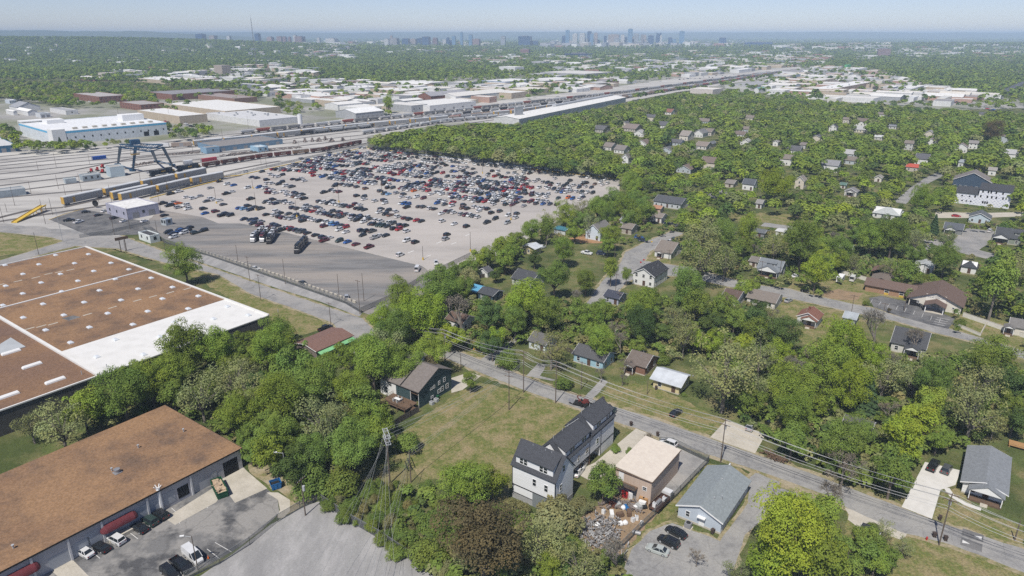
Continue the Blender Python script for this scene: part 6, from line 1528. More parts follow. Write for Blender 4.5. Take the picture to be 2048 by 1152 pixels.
part('spreader', MB().bar((m0[0], m0[1], 15.6), (m1[0]*.6+m0[0]*.4, m1[1]*.6+m0[1]*.4, 15.6), 2.4, .8).bar((*m0, 15.6), (*m0, 22), .15).bar((m1[0]*.6+m0[0]*.4, m1[1]*.6+m0[1]*.4, 15.6), (m1[0]*.6+m0[0]*.4, m1[1]*.6+m0[1]*.4, 22), .15), flat('dull_yellow', (.35,.24,.08)), t)
part('railing', MB().bar((*Tl[0], 23.6), (*Tl[2], 23.6), .1).bar((*Tl[1], 23.6), (*Tl[3], 23.6), .1), M_crane, t)
def block(label, x0, xm, x1, yb, h, wall, roof, yaw=-40.0, name='warehouse', cat='warehouse', pend_=None, group=None, wy=0, wx=0, doors=0, storeys=1, units=0, lm=None, stripe=None, fixed=None, gab=0.0, parapet=.5, wallm=None, roofm=None, ww=1.4):
 a, b, c = fixed or foot(x0, xm, x1, yb, yaw)
 t = thing(name, label, cat, (*c, 0), R(yaw), group)
 if lm: LANDMARK.append((lm, *c))
 reg(c, a, b, h, yaw)
 g = MB()
 if gab: gable(g, max(a, b), min(a, b), h, gab, 'a' if a >= b else 'b')
 else: g.box(-a/2, a/2, -b/2, b/2, -.2, h)
 ocol(part('wall', g, wallm or M_obj, t), wall)
 g = MB()
 if gab: gable_roof(g, max(a, b), min(a, b), h, gab, 'a' if a >= b else 'b', .4)
 else:
  g.box(-a/2+.3, a/2-.3, -b/2+.3, b/2-.3, h-.1, h+.06)
 rf = ocol(part('roof', g, roofm or M_objroof, t), roof)
 if not gab and parapet:
  e = parapet
  ocol(part('parapet', MB().box(-a/2-.05, a/2+.05, -b/2-.05, -b/2+.3, h, h+e).box(-a/2-.05, a/2+.05, b/2-.3, b/2+.05, h, h+e).box(-a/2-.05, -a/2+.3, -b/2+.3, b/2-.3, h, h+e).box(a/2-.3, a/2+.05, -b/2+.3, b/2-.3, h, h+e), M_obj, t), tuple(min(.8, x*1.08) for x in wall))
 for st in range(storeys):
  z = (1.1 if storeys > 1 else h*.42) + st * (h / storeys)
  for i in range(wy): part('window', MB().box(-ww/2, ww/2, -.06, .02, 0, min(1.6, h/storeys*.5)), M_glass, t, (-a/2 + a*(i+.5)/wy, -b/2, z))
  for i in range(wx): part('window', MB().box(-ww/2, ww/2, -.06, .02, 0, min(1.6, h/storeys*.5)), M_glass, t, (a/2, -b/2 + b*(i+.5)/wx, z), math.pi/2)
 for i in range(doors): part('roller_door', MB().box(-1.8, 1.8, -.07, .02, 0, min(3.6, h*.7)), M_steel, t, (a/2, -b/2 + b*(i+.5)/doors, 0), math.pi/2)
 for i in range(units):
  x, y = rnd.uniform(-.4, .4)*a, rnd.uniform(-.4, .4)*b
  part('roof_unit', MB().box(x-1.2, x+1.2, y-.9, y+.9, h, h+1.6).box(x-1.0, x+1.0, y-.7, y+.7, h+1.6, h+1.75), M_galv, rf)
 if stripe:
  part('stripe', MB().box(-a/2-.07, a/2+.07, -b/2-.07, -b/2-.0501, h-1.6, h+.1).box(a/2+.0501, a/2+.07, -b/2, b/2+.05, h-1.6, h+.1), stripe, t)
 if pend_: pend(t, pend_)
 return t, a, b
WR = (.74,.73,.70)
block('lavender walled shop with white roof beside the small dark parking', *[215, 257, 320][:3], 440, 6.0, (.40,.40,.48), WR, yaw=-36, name='shop', cat='shop', wy=3, wx=1, doors=2, lm='white roofed shop')
block('small guard booth with blue roof on a yellow base', 323, 333, 346, 452, 3.2, (.40,.44,.46), (.25,.33,.42), yaw=-30, name='guard_booth', cat='booth', wy=2, wx=1, lm='guard booth')
t, a, b = block('white site trailer with dark roof by the lot gate', 279, 302, 321, 487, 3.6, (.66,.70,.68), (.07,.07,.075), yaw=-38, name='site_trailer', cat='trailer', wy=2, wx=1, lm='white site trailer')
block('tall grey shed beside the red yard tractors', 214, 223, 251, 355.5, 7.2, (.42,.50,.54), (.42,.40,.37), yaw=-46, name='shed', cat='shed', lm='tall grey shed', wallm=M_siding)
block('low grey container office near the tall grey shed', 160, 167, 203, 363, 3.6, (.33,.38,.41), (.36,.38,.38), yaw=-46, name='container_office', cat='office', wx=3)
block('small pale grey hut left of the container office', 128, 132, 154, 368, 3.0, (.40,.45,.47), (.42,.43,.42), yaw=-46, name='hut', cat='hut')
block('long grey container building at the yard edge', -12, -6, 53, 397, 4.0, (.34,.39,.42), (.38,.39,.39), yaw=-46, name='container_office', cat='office')
block('long low yard building with grey roof and pale blue walls', 396, 436, 566, 304, 4.2, (.15,.24,.33), (.25,.235,.225), yaw=-42, name='yard_building', cat='yard building', doors=6, lm='pale blue yard building')
block('small sky blue annex in front of the pale blue yard building', 501, 517, 537, 305, 4.2, (.30,.46,.58), (.55,.60,.62), yaw=-42, name='yard_annex', cat='annex', wx=2)
block('blue gabled block at the end of the yard building', 402, 414, 440, 308, 5.0, (.24,.38,.50), (.3,.29,.28), yaw=-42, name='yard_annex', cat='annex', wx=1)
block('blue open fronted shed at the far left yard edge', -30, 0, 36, 306, 5.5, (.05,.14,.24), (.6,.6,.6), yaw=-45, name='wash_shed', cat='shed', doors=2, lm='blue wash shed')
def container(px, py, L, c, label, rz=RDIR):
 t = thing('shipping_container', label, 'shipping container', (*at(px, py), .08), rz)
 g = MB().box(-L/2, L/2, -1.2, 1.2, 0, 2.7)
 n = int(L/.8)
 for k in range(n): x = -L/2 + .3 + k*(L-.6)/(n-1); g.box(x-.09, x+.09, -1.25, -1.2, .15, 2.55).box(x-.09, x+.09, 1.2, 1.25, .15, 2.55)
 ocol(part('body', g, M_obj, t), c)
 part('door', MB().box(-L/2-.06, -L/2, -1.15, -.02, .1, 2.6).box(-L/2-.06, -L/2, .02, 1.15, .1, 2.6), M_steel, t)
container(*cA(762,532), 11, (.02,.10,.42), 'bright blue container on the gravel left of the crane')
container(*cA(1604,546), 13.5, (.42,.05,.08), 'long red container right of the crane')
container(*cA(1444,566), 7, (.66,.68,.70), 'short white container between crane and red container')
a_, b_ = at(*cA(110,1022)), at(*cA(345,930))
t = thing('loading_ramp', 'long yellow steel vehicle loading ramp tilted at the track end', 'loading ramp', (*a_, 0), math.atan2(b_[1]-a_[1], b_[0]-a_[0]))
L = math.hypot(b_[0]-a_[0], b_[1]-a_[1])
part('deck', MB().loft([[(0,-1.6,.1),(0,1.6,.1),(0,1.6,.35),(0,-1.6,.35)],[(L*.8,-1.6,2.9),(L*.8,1.6,2.9),(L*.8,1.6,3.2),(L*.8,-1.6,3.2)],[(L,-1.6,3.3),(L,1.6,3.3),(L,1.6,3.6),(L,-1.6,3.6)]]), M_yellow, t)
part('rail', MB().bar((0,-1.6,.6),(L,-1.6,4.0),.15,.4).bar((0,1.6,.6),(L,1.6,4.0),.15,.4), M_yellow, t)
for x in (L*.55, L*.8, L*.97): part('leg', MB().bar((x,-1.4,0),(x,-1.4,3.2*x/L),.25).bar((x,1.4,0),(x,1.4,3.2*x/L),.25).bar((x,-1.4,.4),(x,1.4,.4),.2), M_rackend, t)
q = at(*cA(745,905))
t = thing('satellite_dish', 'black satellite dish beside the white roofed shop', 'satellite dish', (*q, 0))
g = MB(); n = 14
rg = lambda r, d: [(r*math.cos(2*math.pi*k/n)*.95, -d + .0, 3 + r*math.sin(2*math.pi*k/n)) for k in range(n)]
part('dish', g.loft([rg(2.0, .8), rg(1.4, .4), rg(.6, .1)], cap=False).loft([rg(.6, .1), rg(.05, .05)]), M_black, t)
part('mast', MB().tube((0,.2,0),(0,.1,3),.12), M_steel, t)
def scatter_heap(name, label, cat, pts, n, m, w, hh, kind=None, sz=1.0):
 g = MB()
 P = [at(*p) for p in pts]
 for i in range(n):
  f = rnd.random(); k = min(len(P)-2, int(f*(len(P)-1))); f = f*(len(P)-1) - k
  x, y = P[k][0]+(P[k+1][0]-P[k][0])*f + rnd.uniform(-w, w), P[k][1]+(P[k+1][1]-P[k][1])*f + rnd.uniform(-w, w)
  l = rnd.uniform(.6, 2.2)*sz; an = rnd.uniform(0, 6.3); dz = rnd.uniform(-.4, .5)
  z = rnd.uniform(.2, hh)
  g.bar((x-math.cos(an)*l, y-math.sin(an)*l, max(.1, z-dz)), (x+math.cos(an)*l, y+math.sin(an)*l, max(.1, z+dz)), rnd.uniform(.3, .8)*sz, rnd.uniform(.2, .7)*sz)
 return tag(obj(name, g, m), label, cat, kind=kind)
M_scrap = mat('rail_scrap', (.14, .12, .11), (.26, .22, .2), .5, .8)
scatter_heap('scrap_rubble', 'strewn wheelsets and ties along the crane track', 'scrap', [cA(1040,580), cA(1200,555)], 60, M_scrap, 2.5, 1.2, 'stuff')
scatter_heap('scrap_rubble', 'long strip of rusty wheelsets below the yard building', 'scrap', [cB(560,275), cB(760,255), cB(920,235), cB(1140,215)], 170, M_scrap, 4, 1.2, 'stuff')
scatter_heap('scrap_rubble', 'grey metal parts strewn between crane and red container', 'scrap', [cB(110,270), cB(250,260), cB(380,250)], 90, M_scrap, 4, 1.0, 'stuff')
for k, (x, y) in enumerate(((1110,180),(1190,170),(1247,165),(1295,165),(1345,155),(1395,165),(1480,160))):
 q = at(*cB(x, y))
 t = thing('spoil_heap', 'x', 'heap', (*q, 0), 0, 'dark heaps on the gravel beyond the yard building')
 t['label'] = f'{ordw(k+1)} dark heap of parts from the yard building on the open gravel'
 g = MB()
 for i in range(14):
  an, r = rnd.uniform(0, 6.3), rnd.uniform(0, 3.0)
  g.bar((r*math.cos(an), r*math.sin(an), .2), (r*.3*math.cos(an+.6), r*.3*math.sin(an+.6), rnd.uniform(1.5, 4.0)), rnd.uniform(.5, 1.1))
 part('heap', g, M_scrap, t)
a, b, c = foot(43, 110, 336, 291, -42)
t, a, b = block('huge white flat roofed plant with sky blue roof stripe', 0, 0, 0, 0, 12.0, (.66,.70,.73), (.76,.77,.78), yaw=-42, fixed=(a, b, c), lm='white blue-striped plant', stripe=flat('sky_blue_stripe', (.12, .42, .66), .95), wy=0, wx=14, units=0, parapet=.6, name='plant', cat='industrial building')
part('stair_tower', MB().box(a/2-14, a/2+.3, -b/2-.3, -b/2+11, 0, 14.5), M_trimwhite, t)
part('roof_house', MB().box(-a/2+14, -a/2+30, -b/2+18, -b/2+34, 12, 16), M_trimwhite, t)
part('roof_house', MB().box(-6, 8, b/2-26, b/2-4, 12, 18.5), M_trimwhite, t)
for k in range(9): part('roof_unit', MB().box(a/2-16, a/2-12.5, -b/2+22+k*9, -b/2+26+k*9, 12, 13.8), flat('tan_unit', (.45,.42,.36)), t)
for y in (14, 24): part('loading_door', MB().box(a/2, a/2+.05, b/2-y, b/2-y+5, .5, 5), M_dark_open, t)
part('canopy', MB().box(-a/2-12, -a/2+2, -b/2+2, -b/2+24, 13, 14).box(-a/2-12, -a/2-11, -b/2+2, -b/2+3, 0, 13).box(-a/2-12, -a/2-11, -b/2+22, -b/2+24, 0, 13).box(-a/2-4, -a/2-3, -b/2-.0, -b/2+1.5, 0, 13), M_trimwhite, t)
TANW, BRK, GRW, WHW = (.50,.42,.32), (.24,.12,.09), (.38,.39,.40), (.68,.68,.67)
IND = [
 ('tan walled warehouse with white roof behind the striped plant', 277, 361, 416, 249, 9, TANW, WR, dict(lm='tan L-shaped warehouse')),
 ('long white roofed wing joined to the tan warehouse', 330, 452, 562, 236, 8, TANW, WR, {}),
 ('large dark grey roofed brick warehouse among trees', 297, 345, 470, 201, 9, BRK, (.28,.27,.28), dict(lm='grey roofed brick warehouse')),
 ('brown brick office block with flat pale roof, left of its twin', 149, 200, 253, 206, 9, BRK, (.45,.42,.40), dict(wy=8, wx=6, storeys=2)),
 ('brown brick office block nearer the striped plant', 241, 283, 330, 222, 8, BRK, (.40,.37,.35), dict(wy=8, wx=6, storeys=2)),
 ('low brick building beside the grey roofed warehouse', 395, 470, 515, 207, 7, (.28,.17,.13), (.34,.29,.27), {}),
 ('tan office tower with a dark glass side standing over white roofs', 430, 446, 463, 153, 26, (.42,.36,.31), (.35,.32,.3), dict(wx=5, storeys=6, lm='tan office tower', name='office_tower', cat='office tower')),
 ('long white store with many roof units near the tan tower', 341, 420, 445, 163, 8, WHW, WR, dict(units=8)),
 ('white store with grey end wall right of the tan tower', 463, 500, 530, 146, 9, WHW, WR, dict(units=6)),
 ('white roofed store row left of the tan tower', 262, 330, 395, 168, 7, TANW, WR, dict(units=6)),
 ('white roofed brick strip behind the brown offices', 140, 190, 226, 163, 6, BRK, WR, {}),
 ('white clustered plant with silos by the rail line', 413, 520, 600, 254, 7, WHW, (.6,.6,.6), dict(units=12, lm='white clustered plant')),
 ('long pale shed with dark wall under the left trees', 467, 515, 531, 178, 7, (.2,.22,.25), (.55,.55,.54), {}),
 ('white roofed brick store beyond the grove', 551, 640, 700, 203, 7, (.45,.30,.24), WR, dict(units=6, lm='white roofed brick store')),
 ('bright white hall with curved roof near the yellow tree', 672, 712, 768, 240, 8, GRW, (.8,.8,.79), dict(doors=6, gab=.18, lm='bright white hall')),
 ('white roofed depot behind the rail cars', 795, 860, 952, 224, 8, WHW, WR, dict(doors=5)),
 ('long low white roof beside the red brick hall', 876, 912, 1018, 205, 9, WHW, (.68,.66,.62), dict(gab=.2)),
 ('red brick hall with arched grey roof', 837, 862, 935, 206, 10, BRK, (.34,.34,.36), dict(gab=.35, wy=3, lm='red brick arched hall')),
 ('white roofed warehouse left of the bright yellow tree', 690, 726, 764, 185, 8, WHW, WR, dict(units=5)),
 ('wide white warehouse behind the brick hall', 760, 822, 890, 176, 7, WHW, WR, dict(units=6)),
 ('white roofed brick warehouse with blue end', 741, 800, 840, 192, 8, TANW, WR, dict(units=4)),
 ('white warehouse with blue fascia and long loading side', 963, 1010, 1066, 172, 8, (.38,.45,.58), WR, dict(wx=8)),
 ('tall white cubic plant above the trees', 998, 1030, 1048, 147, 16, WHW, WR, dict(lm='white cubic plant')),
 ('pale grey industrial hall with white roof near the line', 1080, 1170, 1226, 158, 11, GRW, (.64,.62,.58), dict(lm='pale grey industrial hall')),
 ('long white roof along the track, middle distance', 1056, 1110, 1162, 168, 7, WHW, WR, {}),
 ('cream low hall beside the rail corridor', 1010, 1058, 1102, 189, 7, TANW, (.70,.66,.58), dict(doors=3)),
 ('tan flat building with tall front near the line', 940, 975, 1018, 189, 8, TANW, (.62,.58,.52), {}),
 ('dark flat roofed depot in front of the white hall', 795, 826, 834, 213, 6, (.1,.11,.14), (.12,.12,.13), {}),
 ('large white roof cluster, right side of the corridor', 1618, 1660, 1744, 190, 9, (.40,.30,.24), (.80,.79,.77), dict(units=10, lm='white roof cluster')),
 ('white shop range with cream front facing the trees', 1654, 1672, 1698, 206, 6, (.66,.64,.58), (.7,.69,.66), dict(wx=5)),
 ('grey hall with cream roof beside the corridor end', 1546, 1573, 1600, 160, 9, (.38,.44,.52), (.68,.64,.54), {}),
 ('white flat hall beside the grey one', 1530, 1556, 1573, 167, 7, WHW, WR, {}),
 ('cream hall with rounded roof near the corridor', 1555, 1582, 1602, 173, 7, TANW, (.70,.68,.62), {}),
 ('tan and white block with tall centre, right industrial area', 1604, 1636, 1668, 172, 10, TANW, (.66,.64,.6), dict(wy=4, wx=3)),
 ('white church like hall with red panels', 1752, 1762, 1784, 174, 11, (.66,.62,.52), (.6,.58,.54), dict(wx=3)),
 ('maroon walled shop in the right industrial area', 1720, 1732, 1747, 161, 8, (.24,.05,.06), (.55,.5,.48), {}),
 ('small white house-like shop with teal gable', 1508, 1517, 1530, 186, 7, WHW, (.2,.38,.38), dict(gab=.5)),
 ('long grey roofed lumber shed by the corridor', 1450, 1500, 1560, 179, 6, (.5,.5,.48), (.36,.36,.36), dict(doors=5)),
 ('white and red market building at the wood edge', 1380, 1425, 1446, 189, 8, (.62,.56,.52), (.72,.69,.64), dict(lm='white and red market')),
 ('wide white hall at the wood edge', 1532, 1568, 1592, 191, 8, WHW, WR, dict(wy=6)),
 ('bright green sided store in the distance', 1688, 1693, 1701, 138, 12, (.10,.42,.16), (.3,.5,.3), {}),
 ('white flat block right of the green store', 1700, 1716, 1735, 144, 8, WHW, WR, {}),
 ('cream roofed long store at the corridor end', 1628, 1660, 1668, 137, 6, TANW, (.7,.62,.45), {}),
 ('white gabled showroom facing a car lot', 1872, 1888, 1902, 208, 8, (.70,.67,.58), (.6,.6,.58), dict(wx=4, lm='white gabled showroom')),
 ('teal trimmed white showroom left of the gabled one', 1815, 1826, 1836, 205, 7, WHW, (.66,.68,.68), dict(wx=3)),
 ('long white building row behind the car lot', 1848, 1880, 1908, 193, 6, WHW, WR, dict(units=4)),
 ('white low store with blue awnings left of the row', 1790, 1822, 1850, 186, 7, (.5,.52,.55), WR, {}),
 ('dark roofed long barn at the right edge', 1994, 2010, 2075, 194, 8, (.6,.6,.6), (.10,.105,.12), dict(gab=.3)),
 ('white hangar with bright roof left of the corridor', 1459, 1478, 1500, 146, 8, WHW, (.80,.79,.77), dict(gab=.12)),
 ('white two storey block behind the hangar', 1446, 1462, 1475, 137, 8, WHW, (.68,.66,.63), {}),
 ('white hall behind the two storey block', 1480, 1496, 1508, 138, 8, WHW, (.66,.63,.6), {}),
 ('pale house-like store on the left road', 1412, 1420, 1430, 136, 8, WHW, (.6,.6,.6), dict(gab=.5)),
 ('grey white store pair on the left road', 1389, 1402, 1412, 152, 7, (.55,.55,.53), (.62,.6,.58), {}),
 ('low grey depot by the left road', 1426, 1440, 1448, 149, 5, (.3,.3,.32), (.6,.6,.6), {}),
 ('white barracks with steep roof, rail side left', 13, 28, 36, 231, 5, WHW, (.78,.77,.74), dict(gab=.4)),
 ('long grey roofed barracks beside the white one', 20, 36, 82, 224, 6, WHW, (.33,.34,.36), dict(gab=.4)),
 ('white gabled barracks in front of the grey roofed one', 33, 57, 76, 232, 5.5, WHW, (.80,.79,.76), dict(gab=.4, lm='white gabled barracks')),
 ('small white box building right of the barracks', 72, 82, 102, 236, 5, (.6,.62,.64), (.36,.38,.4), dict(doors=2)),
 ('long white low building with grey roof by the road', 101, 133, 157, 230, 5, WHW, (.38,.38,.39), dict(wx=1, lm='long white low building')),
 ('white flat office with blue band at the far left', 11, 20, 34, 208, 5, (.55,.6,.66), (.75,.74,.72), dict(wx=4)),
]
for q in IND:
 l, x0, xm, x1, yb, h, wl_, rf_, kw = q
 block(l, x0, xm, x1, yb, h, wl_, rf_, **kw)
t = thing('silo', 'tall white silo at the clustered plant', 'silo', (*at(601, 252), 0)); part('shell', MB().tube((0,0,0),(0,0,13),2.6,n=14), M_trimwhite, t); part('cap', MB().tube((0,0,13),(0,0,14.2),2.6,.4,n=14), M_galv, t)
p0, p1 = at(1030, 252), at(1246, 205)
L = math.hypot(p1[0]-p0[0], p1[1]-p0[1]); yw_ = math.degrees(math.atan2(p1[1]-p0[1], p1[0]-p0[0]))
t, a, b = block('very long white shed stretched along the rail line', 0,0,0,0, 7.5, (.62,.62,.62), (.76,.75,.72), yaw=yw_, fixed=(L, 34, ((p0[0]+p1[0])/2 - 10, (p0[1]+p1[1])/2 + 12)), gab=.12, name='long_shed', cat='warehouse', lm='very long white shed', wy=24)
HPX.pop(); HOUSES.pop(); LSHED = (((p0[0]+p1[0])/2 - 10, (p0[1]+p1[1])/2 + 12), L, 34, (math.cos(R(yw_)), math.sin(R(yw_))))
part('roof_monitor', MB().box(-L*.1, L/2-4, 3, 9, 9.4, 11.5), M_galv, t)
block('grey windowless tower block at the long shed end', 1028, 1030, 1046, 247, 18, (.42,.43,.44), (.6,.6,.6), yaw=-42, name='tower_block', cat='tower')
def clear_of(x, y, r): return all(math.hypot(x-c[0], y-c[1]) > r + R_*.8 for c, R_ in HOUSES)
PX_I1 = [(330,150),(560,128),(690,168),(760,166),(1000,172),(1080,150),(1240,160),(1330,176),(1240,182),(1010,205),(800,226),(650,222),(600,200),(560,200),(520,170),(380,170)]
PX_I2 = [(1510,182),(1600,140),(1650,132),(1740,140),(1820,168),(1990,197),(1900,214),(1800,200),(1690,206),(1600,190)]
PX_I3 = [(1360,172),(1350,150),(1420,132),(1520,126),(1600,120),(1580,132),(1470,152)]
br = random.Random(21)
nb = 0
SMALLB = 'low roofed sheds of the industrial belt'
def smallblock(P, n, hmin, hmax, ph):
 global nb
 xs, ys = [p[0] for p in P], [p[1] for p in P]
 k = tries = 0
 while k < n and tries < n*40:
  tries += 1
  px, py = br.uniform(min(xs), max(xs)), br.uniform(min(ys), max(ys))
  if not inpoly(px, py, P) or inpoly(px, py, PX_yard) : continue
  x, y = at(px, py)
  a_, b_ = br.uniform(18, 58), br.uniform(16, 48)
  if not clear_of(x, y, max(a_, b_)*.3): continue
  wall, wn = br.choice([(WHW,'white'),(TANW,'tan'),(GRW,'grey'),(TANW,'tan'),((.45,.30,.24),'brick'),(WHW,'white'),(WHW,'white')])
  roof = br.choice([WR, WR, WR, (.70,.68,.64), (.5,.49,.48), (.28,.27,.27), (.70,.66,.58)])
  h = br.uniform(hmin, hmax)
  block('x', 0,0,0,0, h, wall, roof, yaw=br.choice([-40, -40, -36]), fixed=(a_, b_, (x, y)), gab=br.choice([0,0,0,.15]), units=0, name='small_warehouse', pend_=ph.format(wn), group=SMALLB, wx=br.choice([0,3]))
  k += 1
smallblock(PX_I1, 150, 5, 9, '{} low warehouse')
smallblock(PX_I2, 110, 5, 9, '{} flat roofed warehouse')
smallblock(PX_I3, 40, 5, 9, '{} small warehouse')
# ------------------------------------------------------------------ the distant city
M_facade = {}
def facade(c, glassy):
 k = (c, glassy)
 if k not in M_facade:
  m = bpy.data.materials.new('facade'); m.use_nodes = True; M_facade[k] = m
  n, l = m.node_tree.nodes, m.node_tree.links
  tc = n.new('ShaderNodeTexCoord'); br_ = n.new('ShaderNodeTexBrick')
  mp = n.new('ShaderNodeMapping'); mp.inputs['Rotation'].default_value = (R(90), 0, 0); mp.inputs['Scale'].default_value = (1, 1, 1)
  l.new(tc.outputs['Object'], mp.inputs[0]); 
  sp = n.new('ShaderNodeSeparateXYZ'); ad = n.new('ShaderNodeMath'); ad.operation = 'ADD'; cb = n.new('ShaderNodeCombineXYZ')
  l.new(tc.outputs['Object'], sp.inputs[0]); l.new(sp.outputs[0], ad.inputs[0]); l.new(sp.outputs[1], ad.inputs[1]); l.new(ad.outputs[0], cb.inputs[0]); l.new(sp.outputs[2], cb.inputs[1])
  l.new(cb.outputs[0], br_.inputs['Vector'])
  br_.offset = 0; br_.inputs['Scale'].default_value = 1; br_.inputs['Brick Width'].default_value = 5.0; br_.inputs['Row Height'].default_value = 4.0; br_.inputs['Mortar Size'].default_value = .9 if not glassy else .35
  d = (.045, .07, .10) if not glassy else tuple(x*.75 for x in c)
  br_.inputs['Color1'].default_value = (*d, 1); br_.inputs['Color2'].default_value = (*[x*1.3 for x in d], 1); br_.inputs['Mortar'].default_value = (*c, 1)
  l.new(br_.outputs['Color'], n['Principled BSDF'].inputs['Base Color'])
  n['Principled BSDF'].inputs['Roughness'].default_value = .3 if glassy else .8
 return M_facade[k]
def tower(cxp, wp, top, base, c, label, glassy=False, name='skyscraper', cat='skyscraper', crown=None, dist=None, yaw=None, dep=1.0, group='towers of the distant city'):
 D = dist or 5800.0
 s = D / FPX
 X = (cxp - 1024) * s * 1.0
 Y = D
 wdt = wp * s
 lo, hi = 5.0, 400.0
 for _ in range(40):
  m = (lo+hi)/2
  if proj(X, Y, m)[1] > top: lo = m
  else: hi = m
 H = lo
 t = thing(name, label, cat, (X, Y, 0), R(yaw if yaw is not None else -12), group)
 m = facade(c, glassy)
 w2, d2 = wdt/2*.9, wdt/2*.9*dep
 part('shaft', MB().box(-w2, w2, -d2, d2, 0, H*.97 if crown else H), m, t)
 if crown == 'step': part('crown', MB().box(-w2*.7, w2*.7, -d2*.7, d2*.7, H*.93, H), m, t)
 elif crown == 'peak': part('crown', MB().loft([[(-w2,-d2,H*.9),(w2,-d2,H*.9),(w2,d2,H*.9),(-w2,d2,H*.9)],[(-w2*.15,-d2*.15,H),(w2*.15,-d2*.15,H),(w2*.15,d2*.15,H),(-w2*.15,d2*.15,H)]]), m, t)
 elif crown == 'horns': part('crown', MB().box(-w2, -w2*.6, -d2, d2, H*.97, H*1.02).box(w2*.6, w2, -d2, d2, H*.97, H*1.02), m, t); part('spire', MB().tube((-w2*.8,0,H),(-w2*.8,0,H*1.16),1.2,.3).tube((w2*.8,0,H),(w2*.8,0,H*1.16),1.2,.3), M_steel, t)
 else: part('plant_room', MB().box(-w2*.5, w2*.5, -d2*.5, d2*.5, H, H+4), M_steel, t)
 return t
bl_, db_, wt_, tn_, gr_ = (.16,.28,.42), (.05,.10,.20), (.70,.69,.66), (.48,.40,.36), (.42,.44,.46)
def z1(x): return 1080 + x / 6.827
TW = [(z1(330),7.6,60.5,bl_,1,'slim blue glass tower at the left end of the skyline',None),(z1(283),7,72,db_,1,'dark blue block leaning against the slim blue tower',None),(z1(427),9.5,66.5,wt_,0,'white tower with pointed top in the skyline','peak'),
 (z1(522),11,66,wt_,0,'white tower just left of the blue twin pair','step'),(z1(545),16,77,gr_,0,'grey wide block below the white tower',None),(z1(612),8.5,63,db_,1,'taller blue tower of the twin pair',None),(z1(640),6.5,68,bl_,1,'shorter blue tower of the twin pair',None),
 (z1(694),7.5,65.5,tn_,0,'pinkish tan tower right of the twin pair',None),(z1(730),7.5,80.5,db_,1,'low dark blue block below the tan tower',None),(z1(815),6,72,db_,1,'narrow dark blue tower left of the wide tan slab',None),
 (z1(925),22,69,tn_,0,'wide tan slab tower at the skyline centre',None),(z1(965),10,76,gr_,0,'grey slab in front of the wide tan one',None),(z1(1040),7.5,70,wt_,0,'pale tower between tan slab and tallest blue',None),
 (z1(1082),5,74,db_,1,'dark blue tower hugging the tallest one',None),(z1(1134),9.5,58,bl_,1,'tallest pale blue glass tower of the skyline',None),(z1(1215),9,66,gr_,0,'grey tower with stepped top right of the tallest','peak'),
 (z1(1180),7,74,(.35,.30,.28),0,'brownish block below the stepped grey tower',None),(z1(1290),5,69,(.33,.30,.30),0,'narrow brown tower right of the stepped one',None),(z1(1325),5.5,70,tn_,0,'slim tan tower beside the narrow brown one',None),
 (z1(1402),12,71,db_,1,'broad dark glass block with white top band',None),(z1(1330),12,84,wt_,0,'white low block under the slim tan tower',None),(z1(1500),10,66,db_,1,'dark blue tower with twin spires','horns'),
 (z1(1530),4,71,wt_,0,'white fin beside the twin spired tower',None),(z1(1650),8,75,db_,1,'low blue block left of the teal tower',None),(z1(1700),9.5,78,bl_,1,'teal glass block of middle height',None),
 (z1(1797),10.5,62.5,bl_,1,'large pale blue tower at the right end of downtown',None),(z1(1780),6,80,wt_,0,'white base wing of the large pale blue tower',None),(1420.5,13.5,75.5,db_,1,'lone dark blue block right of downtown',None),
 (z1(215),14,86,wt_,0,'low white block at the left foot of downtown',None),(z1(150),14,85,db_,1,'low dark block left of the white one',None)]
for i, (x, w_, tp, c, gl, l, cr) in enumerate(TW): tower(x, w_, tp, 93, c, l, bool(gl), crown=cr, dist=5700 + (i*37 % 200))
def z2(x): return 780 + x / 6.827
def z3(x): return 420 + x / 6.827
